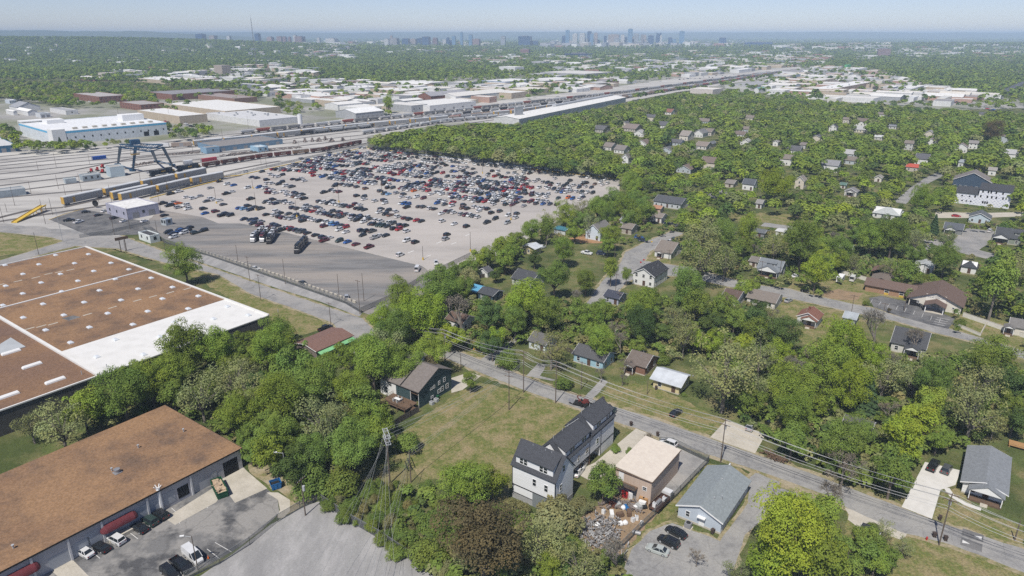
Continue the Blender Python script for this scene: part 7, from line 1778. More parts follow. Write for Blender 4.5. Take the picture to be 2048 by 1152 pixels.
TW2 = [(z2(1020),5,64.5,bl_,1,'lone slim blue tower left of downtown'),(z2(1135),7,69.5,bl_,1,'second lone blue tower left of downtown'),(z2(1552),9,73,gr_,0,'grey blue tower between the uptowns'),(z2(1835),25,72.5,db_,1,'wide dark blue glass office with lattice top'),
 (z2(1965),12,81.5,db_,1,'low blue office right of the wide dark one'),(z2(1870),9,82,gr_,0,'grey block between the two blue offices'),(z2(155),16,76.5,(.40,.37,.36),0,'broad grey brown hospital block, uptown left'),(z2(60),9,78,wt_,0,'white block left of the hospital block'),
 (z2(118),5,71.5,tn_,0,'short tower rising behind the hospital block'),(z2(302),13,77,db_,1,'dark blue uptown block with white base'),(z2(400),12,78,tn_,0,'tan block in the middle of uptown'),(z2(478),8,76.5,db_,1,'dark slab beside the tan uptown block'),(z2(565),14,73.5,db_,1,'tallest dark blue uptown block'),
 (z2(680),9,76,(.28,.16,.15),0,'red brown uptown block'),(z2(845),5.5,75,db_,1,'narrow blue uptown block'),(z2(880),14,80,db_,1,'wide blue low uptown block'),(z2(800),7,79,wt_,0,'white low uptown block'),(z2(920),7,72,bl_,1,'pale tower in haze behind uptown'),
 (z2(1210),14,78,(.36,.22,.19),0,'reddish brick slab below the blue towers'),
 (z3(130),15,68,db_,1,'dark blue cubic office at the far left hill'),(z3(287),12,71.5,tn_,0,'brick and white block right of the cubic office'),(z3(860),9,67,db_,1,'blue block beside the radio mast'),(z3(1145),11,73,(.35,.22,.19),0,'wide brick campus block'),
 (z3(1205),7,73.5,(.30,.17,.15),0,'brick campus tower, left one'),(z3(1268),5,74,(.30,.17,.15),0,'brick campus tower, middle one'),(z3(1400),16,73,(.32,.20,.18),0,'broad brick campus block with white top'),(z3(1340),7,70.5,wt_,0,'white tower among the brick campus blocks'),(z3(1020),11,74,(.45,.30,.26),0,'pink brick campus block'),
 (z3(1640),6,76,wt_,0,'white narrow campus block'),(z3(1810),20,77,wt_,0,'white wide clinic block'),(z3(490),7,72,wt_,0,'small white block on the far hill')]
for i, (x, w_, tp, c, gl, l) in enumerate(TW2): tower(x, w_, tp, 88, c, l, bool(gl), name='city_block', cat='city block', dist=5300 + (i*53 % 300), group='blocks of the far uptown')
tower(1049, 18, 98.5, 108, (.33,.16,.13), 'red brick block standing among mid-distance trees', name='city_block', cat='city block', dist=3700, group='blocks of the far uptown')
tower(1728, 24, 97.5, 112, (.33,.20,.18), 'brick apartment slab in the trees on the right', name='city_block', cat='city block', dist=3300, dep=.4, group='blocks of the far uptown')
tower(1150, 58, 107, 115, (.03,.05,.11), 'long dark blue low stadium side with pale lettering band', True, name='stadium', cat='stadium', dist=3300, dep=.2, group='blocks of the far uptown')
tower(1488, 54, 84.5, 93, (.05,.10,.22), 'wide low blue stadium right of downtown', True, name='stadium', cat='stadium', dist=5400, dep=.5, group='blocks of the far uptown')
X, Y = (537-1024)*2050/FPX, 2050
t = thing('radio_mast', 'thin guyed radio mast rising far above the horizon', 'mast', (X, Y, 0))
g = MB()
for k in range(3):
 an = 2*math.pi*k/3; g.tube((1.6*math.cos(an), 1.6*math.sin(an), 0), (.7*math.cos(an), .7*math.sin(an), 140), .3, .2, n=4)
for z in range(0, 138, 6): g.tube((1.6, 0, z), (-.8, 1.2, z+6), .12, n=3).tube((-.8, 1.2, z), (-.8, -1.2, z+6), .12, n=3)
part('lattice', g, M_steel, t); part('antenna', MB().tube((0,0,140),(0,0,149),.3,.1,n=5), M_steel, t)
g = MB()
pts = [(380,116.5),(450,117.5),(520,120.5),(580,123.5)]
P = [at(px, py, 8.0) for px, py in pts]
t = thing('highway_viaduct', 'pale elevated highway crossing the far trees', 'viaduct', (0, 0, 0))
for p, q in zip(P, P[1:]): g.bar((*p, 8), (*q, 8), 22, 1.6)
part('deck', g, M_whiteroof, t)
for p, q in zip(P, P[1:]):
 for k in range(6):
  f = k/6; x, y = p[0]+(q[0]-p[0])*f, p[1]+(q[1]-p[1])*f
  part('pier', MB().box(x-1.2, x+1.2, y-6, y+6, -1, 7.2), M_pale, t)
# ------------------------------------------------------------------ poles, wires, fences, small things
def pole(base, top, label=None, arms=1, arm_dir=R(54), r=.16, transformer=False, lean=0.0, group='utility poles', phrase=None, steel=False, lamp=False):
 h = max(5.0, min(18, height(base, top)))
 p = at(*base)
 t = thing('street_lamp' if lamp else 'utility_pole', label, 'street lamp' if lamp else 'utility pole', (*p, 0), arm_dir, group)
 part('shaft', MB().tube((0, 0, -.2), (0, 0, h), r, r*.65, n=7), M_galv if steel else M_pole, t)
 tips = []
 for k in range(arms):
  z = h - .35 - k*1.3
  o = part('crossarm', MB().box(-.06, .06, -1.3, 1.3, z-.07, z+.07), M_wood, t)
  g = MB()
  for y in (-1.2, -.5, .5, 1.2): g.tube((0, y, z+.07), (0, y, z+.3), .06, .04, n=5)
  part('insulator', g, M_galv, o)
  for y in (-1.2, .5, 1.2): tips.append((p[0] - math.sin(arm_dir)*y, p[1] + math.cos(arm_dir)*y, z + .3))
 if transformer:
  part('transformer', MB().tube((.42, 0, h-3.0), (.42, 0, h-1.8), .3, n=10).box(.1, .42, -.06, .06, h-2.7, h-2.5), M_galv, t)
 if lamp:
  part('lamp_arm', MB().tube((0, 0, h-.2), (1.6, 0, h+.25), .06, n=5), M_galv, t)
  part('lamp_head', MB().box(1.3, 2.1, -.16, .16, h+.18, h+.36), M_trimwhite, t)
 if phrase: pend(t, phrase)
 return t, tips, (p[0], p[1], h)
SU = R(54)   # arms stand across the street
PL = {}
PL[0], T0, B0 = pole((890,720), (889,659), 'grey utility pole with transformer at the street corner near the bare tree', 2, SU, transformer=True)
PL[1], T1, B1 = pole((1047,785), (1045,702), 'tall grey utility pole rising from the street edge above the lawn', 2, SU)
PL[2], T2, B2 = pole((1018,820), (1016,742), 'dark utility pole at the top edge of the vacant lawn', 2, R(70))
PL[3], T3, B3 = pole((1111,806), (1110,722), 'dark utility pole on the near kerb opposite the hedge', 2, SU)
PL[4], T4, B4 = pole((1441,925), (1449,838), 'brown utility pole with transformer beside the grey office lawn', 2, SU, transformer=True)
PL[5], T5, B5 = pole((1878,1090), (1902,987), 'brown utility pole with transformer across from the white driveway', 2, SU, transformer=True)
PL[6], T6, B6 = pole((780,967), (770,864), None, 0, R(20), r=.2)
PL[6]['label'] = 'tall dark pole with a double white crossarm frame above the shrubs'
h6 = B6[2]
g = MB()
for z in (h6-.4, h6-2.1):
 for x in (-.5, .5): g.box(x-.08, x+.08, -2.3, 2.3, z-.1, z+.1)
 for y in (-2.2, -1.1, 1.1, 2.2): g.bar((-.5, y, z), (.5, y, z), .12)
for y in (-2.2, 2.2): g.bar((0, y, h6-.4), (0, y, h6-2.1), .1)
part('crossarm', g, M_galv, PL[6])
T6 = [(B6[0] - math.sin(R(20))*y, B6[1] + math.cos(R(20))*y, z) for z in (h6-.3, h6-2.0) for y in (-2.2, -.8, .8, 2.2)]
PL[7], T7, B7 = pole((822,965), (822,901), 'short brown pole right of the double crossarm pole', 0)
PL[8], T8, B8 = pole((611,1031), (603,957), 'brown pole with white transformer at the corner of the grey lot', 1, R(-20), transformer=True)
PL[9], _, B9 = pole((574,967), (566,905), 'grey street lamp on a pole by the blue dumpster', 0, R(190), r=.1, steel=True, lamp=True, group=None)
PL[10], T10, B10 = pole((1162,779), (1167,723), 'weathered utility pole in the cottage front hedge', 1, SU)
PL[11], T11, B11 = pole((1580,912), (1587,853), 'bare wooden pole by the brush pile under the street trees', 0, SU)
PL[12], T12, B12 = pole((2029,1081), (2034,1044), 'short pole at the front lawn corner near the frame edge', 0, SU)
PL[13], T13, B13 = pole((1294,789), (1294,764), 'thin pole on the lawn of the yellow cottage', 0, SU, r=.1)
PL[14], _, B14 = pole((396,1140), (388,1072), 'dark light pole beside the white cargo van', 0, R(190), r=.12, lamp=True, group=None)
PL[15], _, B15 = pole((922,737), (921,706), 'low bare pole across from the hydrant', 0, SU, r=.12)
for base, top, ph, ar in (((720,628),(715,560),'wooden pole',1),((728,602),(723,546),'tall lamp pole',0),((679,601),(676,548),'brown light pole',0),((571,568),(566,518),'brown light pole',0),((522,601),(518,549),'wooden pole with crossarm',1),((662,651),(661,605),'brown utility pole',1),((500,562),(498,513),'wooden pole with crossarm',1),((477,530),(467,490),'leaning wooden pole',0),((317,480),(313,440),'wooden pole',0),((229,470),(222,425),'wooden pole',1),((126,484),(108,415),'tall white steel pole',0),((78,510),(69,465),'dark wooden pole',0),((252,505),(251,480),'wooden sign post',0),((331,503),(329,478),'thin pole',0)):
 pole(base, top, None, ar, SU, r=.13, steel='steel' in ph, group='poles around the truck apron', phrase=ph)
for base, top in (((506,377),(503,359)),((513,421),(511,385)),((433,407),(428,375)),((594,434),(590,400)),((678,405),(676,373)),((764,388),(761,357)),((842,374),(840,353)),((918,356),(918,322)),((965,347),(964,318)),((1022,440),(1022,400)),((941,503),(942,464)),((846,520),(845,492)),((898,312),(896,285)),((842,302),(840,276)),((1106,342),(1105,310)),((1192,349),(1192,318))):
 t, _, b = pole(base, top, None, 0, R(59), r=.14, group='light poles standing in the parking lot', phrase='brown yellow-footed light pole')
 part('yellow_base', MB().tube((0,0,-.1), (0,0,1.2), .4, n=8), M_yellow, t)
for bx, by, tx, ty in ((30,1020,10,880),(350,1030,310,840),(405,960,380,830),(115,890,95,740),(55,940,45,870),(240,800,230,700),(435,600,420,480),(450,760,440,650),(505,815,500,720),(630,795,612,640),(760,865,755,790),(860,870,830,725),(1000,1070,985,900),(1060,845,1048,760),(1080,700,1065,580),(1235,935,1220,795),(1290,780,1285,690),(1165,750,1165,650),(530,130,520,0),(165,80,150,-20),(910,190,890,50),(1305,240,1290,80),(1910,310,1900,200),(1430,680,1420,610),(690,570,690,490),(295,620,288,545),(1640,355,1630,255),(1660,600,1655,520),(1480,470,1478,400)):
 pole(cA(bx,by), cA(tx,ty), None, 0, 0, r=.13, group='thin poles in the rail yard', phrase='thin dark yard pole')
for x, y, y2 in ((855,345,190),(895,355,215),(1150,260,160),(560,160,60),(1240,120,40),(1490,190,130),(1545,185,120)):
 pole(cB(x,y), cB(x,y2), None, 0, 0, r=.13, group='thin poles in the rail yard', phrase='thin dark yard pole')
for base, top in (((1231,585),(1231,547)),((1229,520),(1228,488)),((1174,488),(1174,466)),((1520,565),(1529,522)),((1558,559),(1565,520)),((1837,398),(1838,364)),((1880,385),(1882,330)),((1838,366),(1834,334)),((1706,452),(1710,424)),((1700,640),(1702,590)),((1808,622),(1812,584)),((1840,478),(1846,440)),((1766,632),(1768,606)),((1287,462),(1289,440)),((1337,520),(1341,500)),((1515,470),(1516,450)),((1594,450),(1594,433)),((1238,610),(1238,585)),((1298,604),(1298,575))):
 pole(base, top, None, 1, SU, r=.13, group='utility poles along the side streets', phrase='slim brown utility pole')
def wire(a, b, label, sag=1.2, r=.024, group=None):
 g = MB(); n = 8
 P = [(a[0]+(b[0]-a[0])*k/n, a[1]+(b[1]-a[1])*k/n, a[2]+(b[2]-a[2])*k/n - sag*4*(k/n)*(1-k/n)) for k in range(n+1)]
 for p, q in zip(P, P[1:]): g.tube(p, q, r, n=3, cap=False)
 return tag(obj('overhead_wire', g, M_wire), label, 'wire', group)
far_l = (at(740, 668)[0], at(740, 668)[1], 10.5)
def span(TA, TB, what, grp):
 for k in range(min(len(TA), len(TB))):
  lv = ('upper', 'lower')[k // 3] if len(TA) > 3 else 'single'
  wire(TA[k], TB[k], f'{("far side", "middle", "street side")[k % 3]} {lv} wire of the span {what}', r=.034, group=grp)
 for k, n_ in ((1, 'first'), (2, 'second')):
  wire((*TA[1][:2], TA[1][2]-2.4-.7*k), (*TB[1][:2], TB[1][2]-2.4-.7*k), f'{n_} low cable of the span {what}', r=.045, group=grp)
ex = at(2140, 1180)
ends = [(ex[0] - math.sin(SU)*y, ex[1] + math.cos(SU)*y, z) for z in (11.0, 9.7) for y in (-1.2, .5, 1.2)]
lx = at(800, 690)
lend = [(lx[0] - math.sin(SU)*y, lx[1] + math.cos(SU)*y, z) for z in (10.5, 9.2) for y in (-1.2, .5, 1.2)]
span(lend, T0, 'from the tree belt to the corner pole', 'wires along the street')
span(T0, T1, 'from the corner pole to the tall street pole', 'wires along the street')
span(T1, T3, 'between the tall street pole and the hedge pole', 'wires along the street')
span(T3, T4, 'from the hedge pole to the office pole', 'wires along the street')
span(T4, T5, 'from the office pole to the driveway pole', 'wires along the street')
span(T5, ends, 'running out past the driveway pole', 'wires along the street')
for k in range(8):
 q = at(560 + k*34, 1240 + k*3, 9)
 wire(T6[k], (*q, 9.0 if k < 4 else 7.5), f'{ordw(k+1)} long wire dropping from the double crossarm over the grey lot', 1.0, group='wires over the grey lot')
for k in range(4):
 wire(T6[k], T2[min(k, 5)], f'{ordw(k+1)} wire from the double crossarm up across the vacant lawn', 1.0, group='wires over the vacant lawn')
for k in range(3):
 q = at(700 + 20*k, 1250, 7)
 wire((B7[0], B7[1], B7[2]-.2-.7*k), (*q, 6.0), f'{ordw(k+1)} low wire from the short pole over the fence', .8, group='wires over the grey lot')
 wire((B7[0], B7[1], B7[2]-.2-.7*k), (B1[0], B1[1], B1[2]-3.0-.5*k), f'{ordw(k+1)} low wire from the short pole across the lawn', 1.0, group='wires over the vacant lawn')
M_cl = bpy.data.materials.new('chain_link_mesh'); M_cl.use_nodes = True
n, l = M_cl.node_tree.nodes, M_cl.node_tree.links
n['Principled BSDF'].inputs['Base Color'].default_value = (.2, .205, .205, 1)
n['Principled BSDF'].inputs['Alpha'].default_value = .32
def chain_fence(pts, h, label, z0=0.0):
 o = at(*pts[0]); P = [(at(*p)[0]-o[0], at(*p)[1]-o[1]) for p in pts]
 t = thing('chain_fence', label, 'fence', (*o, z0))
 m, rg = MB(), MB(); pm = MB().tube((0, 0, 0), (0, 0, h+.1), .06, n=5).mesh('post', M_fencemesh)
 for p, q in zip(P, P[1:]):
  L = math.hypot(q[0]-p[0], q[1]-p[1]); k = max(1, int(L/4.5))
  m.bar((*p, h/2), (*q, h/2), .012, h)
  rg.bar((*p, h), (*q, h), .07)
  for i in range(k+1): part('post', pm, None, t, (p[0]+(q[0]-p[0])*i/k, p[1]+(q[1]-p[1])*i/k, 0))
 part('mesh_panel', m, M_cl, t); part('top_rail', rg, M_fencemesh, t)
 return t
chain_fence([(875,1156),(760,1078),(700,1044),(637,1001)], 2.2, 'chain link fence between the grey lot and the shrub slope')
chain_fence([(637,1001),(600,1018),(556,1044),(500,1090),(440,1128),(370,1160)], 2.0, 'chain link fence between the grey lot and the block building parking')
chain_fence([(330,486),(420,513),(560,561),(690,607),(722,626)], 2.2, 'chain link fence along the concrete blocks of the apron')
chain_fence([(722,626),(780,600),(845,560),(940,514)], 2.2, 'chain link fence at the tree side of the apron corner')
chain_fence([(1417,925),(1345,889),(1318,887)], 2.0, 'chain link fence and gate between street and fenced yard')
chain_fence([(1417,925),(1360,985),(1340,1006)], 2.0, 'chain link fence between beige shed yard and office lawn')
chain_fence([(1335,1008),(1280,1060),(1225,1115)], 2.0, 'bent chain link fence along the scrap yard')
chain_fence([(1185,834),(1240,850)], 1.2, 'low wire fence at the cottage lawn edge') if False else None
chain_fence([(285,456),(330,486)], 2.2, 'chain link fence by the white site trailer')
chain_fence([(735,294),(900,311),(1100,341),(1238,357)], 2.2, 'chain link fence along the trees at the far side of the lot')
chain_fence([(300,394),(480,348),(735,291)], 2.0, 'chain link fence along the rail side of the lot')
chain_fence([(160,476),(225,465),(300,448)], 1.8, 'chain link fence below the small dark parking')
bm = MB().loft([[(-.9,-.35,0),(.9,-.35,0),(.9,.35,0),(-.9,.35,0)],[(-.9,-.3,.15),(.9,-.3,.15),(.9,.3,.15),(-.9,.3,.15)],[(-.85,-.28,.95),(.85,-.28,.95),(.85,.28,.95),(-.85,.28,.95)]]).mesh('concrete_block', M_pale)
BP = [(402,503),(560,553),(640,581),(714,607)]
Pw = [at(*p) for p in BP]
tot = sum(math.hypot(b[0]-a[0], b[1]-a[1]) for a, b in zip(Pw, Pw[1:]))
s = 0.0; i = 0
while s < tot:
 st = 0
 for a, b in zip(Pw, Pw[1:]):
  L = math.hypot(b[0]-a[0], b[1]-a[1])
  if s <= st + L: break
  st += L
 f = (s-st)/L
 o = obj('concrete_block', bm, loc=(a[0]+(b[0]-a[0])*f, a[1]+(b[1]-a[1])*f, .04), rz=math.atan2(b[1]-a[1], b[0]-a[0]) + rnd.uniform(-.12, .12))
 tag(o, f'{ordw(i+1)} pale concrete block from the site trailer end of the apron fence', 'concrete block', 'pale concrete blocks along the apron fence')
 s += 2.9; i += 1
def dumpster(px, py, c, label, L, W, H, rz, load=None, name='dumpster'):
 t = thing(name, label, 'dumpster', (*at(px, py), .03), rz)
 g = MB().loft([[(-L/2+.2,-W/2,.15),(L/2-.2,-W/2,.15),(L/2-.2,W/2,.15),(-L/2+.2,W/2,.15)],[(-L/2,-W/2-.05,H),(L/2,-W/2-.05,H),(L/2,W/2+.05,H),(-L/2,W/2+.05,H)]], cap=False)
 g.box(-L/2+.2, L/2-.2, -W/2, W/2, .1, .15)
 for k in range(int(L/.8)): x = -L/2+.5+k*.8; g.box(x-.05, x+.05, -W/2-.12, -W/2-.03, .2, H).box(x-.05, x+.05, W/2+.03, W/2+.12, .2, H)
 g.bar((-L/2,-W/2-.05,H),(L/2,-W/2-.05,H),.12).bar((-L/2,W/2+.05,H),(L/2,W/2+.05,H),.12).bar((-L/2,-W/2,H),(-L/2,W/2,H),.12).bar((L/2,-W/2,H),(L/2,W/2,H),.12)
 part('tub', g, c, t)
 part('load', MB().box(-L/2+.3, L/2-.3, -W/2+.08, W/2-.08, .2, H*.72), load or M_black, t)
 return t
t = dumpster(440, 983, M_greenbin, 'long green open skip full of cardboard at the loading apron', 6.6, 2.3, 1.7, R(125), M_card)
g = MB()
for i in range(26):
 x, y, an = rnd.uniform(-2.8, 2.8), rnd.uniform(-.8, .8), rnd.uniform(0, 3)
 g.bar((x, y, 1.3+rnd.random()*.3), (x+.8*math.cos(an), y+.8*math.sin(an), 1.4+rnd.random()*.5), rnd.uniform(.3, .9), .12)
part('cardboard_load', g, M_card, t)
dumpster(552, 975, M_bluebin, 'blue dumpster beside the curved concrete path', 2.4, 2.0, 1.6, R(30))
def bin_(px, py, m, label):
 t = thing('wheeled_bin', label, 'bin', (*at(px, py), .03), rnd.uniform(0, 6))
 part('tub', MB().loft([[(-.26,-.28,.08),(.26,-.28,.08),(.26,.28,.08),(-.26,.28,.08)],[(-.33,-.36,1.05),(.33,-.36,1.05),(.33,.36,1.05),(-.33,.36,1.05)]]), m, t)
 part('lid', MB().box(-.36, .36, -.4, .4, 1.05, 1.13), m, t)
 part('wheel', MB().tube((-.34,.24,.12),(.34,.24,.12),.12,n=8), M_black, t)
 return t
M_bin = flat('brown_bin', (.07, .05, .042), .8)
for px, py, l in ((1262,851,'brown wheeled bin by the townhouse walk'),(1315,872,'brown wheeled bin by the bush above the workshop'),(1868,1074,'brown wheeled bin on the near side of the driveway pole'),(1890,1081,'brown wheeled bin on the far side of the driveway pole'),(1879,1040,'dark wheeled bin at the white driveway mouth'),(1206,801,'dark wheeled bin at the cottage lawn corner'),(1425,1067,'brown wheeled bin by the office corner'),(1312,779,'dark wheeled bin against the yellow cottage')): bin_(px, py, M_bin, l)
t = thing('vent_stack', 'white vertical vent stack with spread pipes against the block building', 'vent stack', (*at(325, 1022), 0)); part('pipe', MB().tube((0,0,0),(0,0,5.8),.42,n=12), M_trimwhite, t)
g = MB()
for an in (.3, 1.5, 2.7, 4.0, 5.3): g.tube((0,0,5.8),(.8*math.cos(an),.8*math.sin(an),6.7),.1,n=6)
part('spreader', g, M_trimwhite, t)
t = thing('shop_sign', 'blank white upright sign on the office lawn', 'sign', (*at(1456, 948), 0), R(54)); part('panel', MB().box(-.7,.7,-.12,.12,.4,2.6), M_trimwhite, t); part('frame', MB().box(-.78,-.7,-.15,.15,0,2.7).box(.7,.78,-.15,.15,0,2.7), M_galv, t)
t = thing('traffic_cone', 'orange traffic cone in the patched lot', 'traffic cone', (*at(417, 1117), .03)); part('cone', MB().tube((0,0,.04),(0,0,.75),.2,.04,n=10), flat('cone_orange', (.7,.14,.02)), t); part('base', MB().box(-.24,.24,-.24,.24,0,.04), M_black, t)
for px, py, c, l in ((948,700,flat('hydrant_orange', (.65,.25,.03)),'orange fire hydrant on the corner lawn'),(1853,1080,M_red,'red fire hydrant on the near lawn by the speed table')):
 t = thing('fire_hydrant', l, 'fire hydrant', (*at(px, py), 0)); part('barrel', MB().tube((0,0,0),(0,0,.7),.17,.15,n=10), c, t); part('bonnet', MB().tube((0,0,.7),(0,0,.92),.2,.05,n=10), c, t); part('nozzle', MB().tube((-.28,0,.5),(.28,0,.5),.08,n=8), c, t)
for px, py, l in ((1281,534,'red and white sign post at the crossing'),(1287,529,'second red sign post at the crossing'),(1303,492,'yellow warning sign by the side street')):
 t = thing('road_sign', l, 'road sign', (*at(px, py), 0), R(-20)); part('post', MB().tube((0,0,0),(0,0,2.4),.05,n=6), M_galv, t); part('plate', MB().prism([(.42*math.cos(k*math.pi/4+.39), .42*math.sin(k*math.pi/4+.39)) for k in range(8)], -.02, .02), M_yellow if 'yellow' in l else M_red, t, (0,-.08,2.3)).rotation_euler = (math.pi/2, 0, 0)
t = thing('billboard', 'small billboard on two posts by the road bend', 'billboard', (*at(248, 503), 0), R(50)); part('panel', MB().box(-3,3,-.15,.15,6.0,7.4), M_wood, t); part('post', MB().box(-1.4,-1.1,-.15,.15,0,6).box(1.1,1.4,-.15,.15,0,6), M_pole, t)
scatter_heap('brush_pile', 'heap of cut branches and logs on the verge', 'brush pile', [(1528,908),(1552,918),(1570,924)], 90, M_wood, 1.2, 1.0, 'stuff', .35)
scatter_heap('scrap_rubble', 'crushed scrap and litter covering the back of the scrap yard', 'scrap', [(1160,1070),(1195,1060),(1215,1048),(1190,1090),(1225,1092)], 420, mat('pale_scrap', (.42,.42,.42), (.10,.085,.075), 1.1, .7), 3.4, .8, 'stuff', .32)
scatter_heap('scrap_rubble', 'brown timber and metal litter beneath the balcony', 'scrap', [(1205,1018),(1235,1010),(1262,1012),(1275,1022)], 90, M_scrap, 1.4, .8, 'stuff', .4)
def appliance(px, py, kind, c, label, rz=0.0, lie=False, z=0.03):
 p = at(px, py) if isinstance(px, (int, float)) and py is not None else px
 t = thing({'fridge': 'refrigerator', 'washer': 'washing_machine', 'cabinet': 'cabinet', 'sack': 'bulk_sack', 'tub': 'metal_tank'}[kind], label, {'fridge': 'refrigerator', 'washer': 'washing machine', 'cabinet': 'cabinet', 'sack': 'sack', 'tub': 'tank'}[kind], (*p[:2], z), rz)
 if lie: t.rotation_euler = (R(88), 0, rz); t.location.z = z + .4
 if kind == 'fridge': part('casing', MB().box(-.42,.42,-.38,.38,0,1.75), c, t); part('door', MB().box(-.41,.41,-.45,-.385,.05,1.15), c, t); part('freezer_door', MB().box(-.41,.41,-.45,-.385,1.18,1.72), c, t); part('handle', MB().box(-.38,-.34,-.5,-.45,.6,1.1), M_steel, t)
 elif kind == 'washer': part('casing', MB().box(-.36,.36,-.36,.36,0,.95), c, t); part('lid', MB().box(-.3,.3,-.3,.25,.95,.99), M_galv, t); part('control_panel', MB().box(-.36,.36,.22,.36,.95,1.12), c, t); part('door', MB().tube((0,-.36,.5),(0,-.4,.5),.22,n=14), M_steel, t)
 elif kind == 'cabinet': part('carcass', MB().box(-.8,.8,-.4,.4,0,1.1), c, t); part('door', MB().box(-.78,-.02,-.45,-.405,.05,1.05), c, t); part('door', MB().box(.02,.78,-.45,-.405,.05,1.05), c, t)
 elif kind == 'sack':
  n = 10; rr = lambda r, z_: [(r*math.cos(6.283*k/n)*(1+.12*math.sin(k*2.3)), r*math.sin(6.283*k/n)*(1+.1*math.cos(k*1.7)), z_) for k in range(n)]
  part('bag', MB().loft([rr(.5,0), rr(.62,.25), rr(.55,.6), rr(.3,.85), rr(.08,.92)]), c, t); part('knot', MB().tube((0,0,.88),(.04,.04,1.05),.08,.14,n=6), c, t)
 else: part('shell', MB().tube((-.9,0,.45),(.9,0,.45),.45,n=12), c, t); part('leg', MB().box(-.7,-.6,-.3,.3,0,.3).box(.6,.7,-.3,.3,0,.3), M_steel, t)
 return t
M_app = flat('appliance_white', (.74,.74,.73), .93); M_appg = flat('appliance_grey', (.38,.39,.38), .9)
D4 = lambda x, y: (1180 + x/8.23, 980 + y/8.23)
AP = [((660,140),'fridge',M_app,'white refrigerator standing beside the red cabinets'),((550,95),'cabinet',M_red,'red cabinet against the workshop wall'),((605,110),'cabinet',M_red,'second red cabinet by the white refrigerator'),((460,290),'cabinet',M_appg,'tall grey glass cabinet leaning among the scrap'),((545,310),'sack',M_app,'white sack beside the blue drum'),((725,320),'fridge',M_app,'white refrigerator lying near the grey panel'),((800,310),'cabinet',M_appg,'grey framed panel cabinet by the round drum'),((365,455),'fridge',M_app,'white chest freezer lying on its back'),((505,570),'sack',M_app,'left one of two bulging white sacks'),((580,560),'sack',M_app,'right one of two bulging white sacks'),((705,520),'washer',M_app,'white washing machine, front one of the pair'),((765,490),'washer',M_app,'white washing machine, rear one of the pair'),((848,590),'washer',M_app,'white washing machine near the bent fence'),((765,730),'tub',M_steel,'dark covered metal tank by the bent fence'),((870,310),'tub',M_black,'black round drum by the workshop corner'),((860,250),'cabinet',M_app,'white shelf unit near the workshop corner'),((222,385),'washer',M_app,'small white washing machine under the tree'),((490,440),'cabinet',M_wood,'brown timber crate beside the chest freezer'),((640,410),'cabinet',M_wood,'stacked brown timber crate at the yard centre'),((600,315),'tub',M_bluebin,'blue drum beside the white sack'),((120,600),'sack',M_app,'white sack far out in the crushed scrap'),((370,270),'cabinet',flat('rust_sheet', (.15,.05,.03)),'rust brown cabinet at the tree edge')]
for (x, y), k, m, l in AP: appliance(*D4(x, y), k, m, l, rnd.uniform(0, 6), 'lying' in l or 'leaning' in l)
(ta, thd) = TRUCK
for d, s, k, l in ((1.0,.3,'washer','white washing machine on the truck bed, rear one'),(4.2,-.4,'washer','white washing machine on the truck bed behind the cab'),(2.6,.2,'tub','grey tank lying on the truck bed')):
 appliance((ta[0]+math.cos(thd)*d - math.sin(thd)*s, ta[1]+math.sin(thd)*d + math.cos(thd)*s), None, k, M_app if k == 'washer' else M_steel, l, thd, z=1.1)
for k, (x, y) in enumerate(((850,200),(912,215))):
 t = thing('pallet_stack', ('first' if k == 0 else 'second') + ' stack of wooden pallets leaning on the workshop', 'pallets', (*at(*D4(x, y)), 0), R(-30))
 for i in range(5): part('pallet', MB().box(-.6,.6,-.5,-.3,.32*i,.32*i+.12).box(-.6,.6,.3,.5,.32*i,.32*i+.12).box(-.6,.6,-.5,.5,.32*i+.12,.32*i+.16), M_newwood, t)
for px, py, l in ((1438,688,'red brick outhouse standing among dark trees'),):
 t = thing('outhouse', l, 'shed', (*at(px, py), 0), R(54)); part('wall', MB().box(-1.6,1.6,-1.4,1.4,0,2.8), flat('red_brick', (1,1,1)), t); part('roof', MB().box(-1.8,1.8,-1.6,1.6,2.8,2.95), M_galv, t); part('door', MB().box(-.5,.5,-1.45,-1.4,0,2.0), M_red, t)
t = thing('play_slide', 'blue garden slide on bare earth behind the porch house', 'slide', (*at(1999, 862), 0), 1.0); part('chute', MB().bar((0,0,1.4),(2.0,0,.15),.5,.1), M_bluebin, t); part('ladder', MB().bar((0,-.2,0),(0,-.2,1.5),.08).bar((0,.2,0),(0,.2,1.5),.08).bar((0,-.2,.6),(0,.2,.6),.06).bar((0,-.2,1.1),(0,.2,1.1),.06), M_galv, t)
t = thing('wooden_deck', 'small new wooden deck behind the grey roofed porch house', 'deck', (*at(2040, 895), 0), R(-36)); part('board', MB().box(-2.5,2.5,-1.5,1.5,.6,.75), M_newwood, t); part('railing', MB().bar((-2.5,-1.5,1.5),(2.5,-1.5,1.5),.08).bar((-2.5,-1.5,.7),(-2.5,-1.5,1.5),.08).bar((2.5,-1.5,.7),(2.5,-1.5,1.5),.08), M_newwood, t); part('post', MB().box(-2.4,-2.2,-1.4,-1.2,0,.6).box(2.2,2.4,-1.4,-1.2,0,.6), M_newwood, t)
for px, py, l, c in ((876,798,'green wheeled bin at the corner of the dark green house', M_greenbin),(1222,845,'brown wheeled bin at the machinery trailer verge', M_bin)): bin_(px, py, c, l)
t = thing('patio_set', 'outdoor table with chairs on the rear deck of the green house', 'patio set', (*uv(at(839,817), -6, -2.6), 1.68), R(-36)); part('table_top', MB().box(-1.1,1.1,-.5,.5,.7,.75), M_trimwhite, t)
for x in (-1, 1): part('leg', MB().box(x-.05,x+.05,-.4,.4,0,.7), M_steel, t)
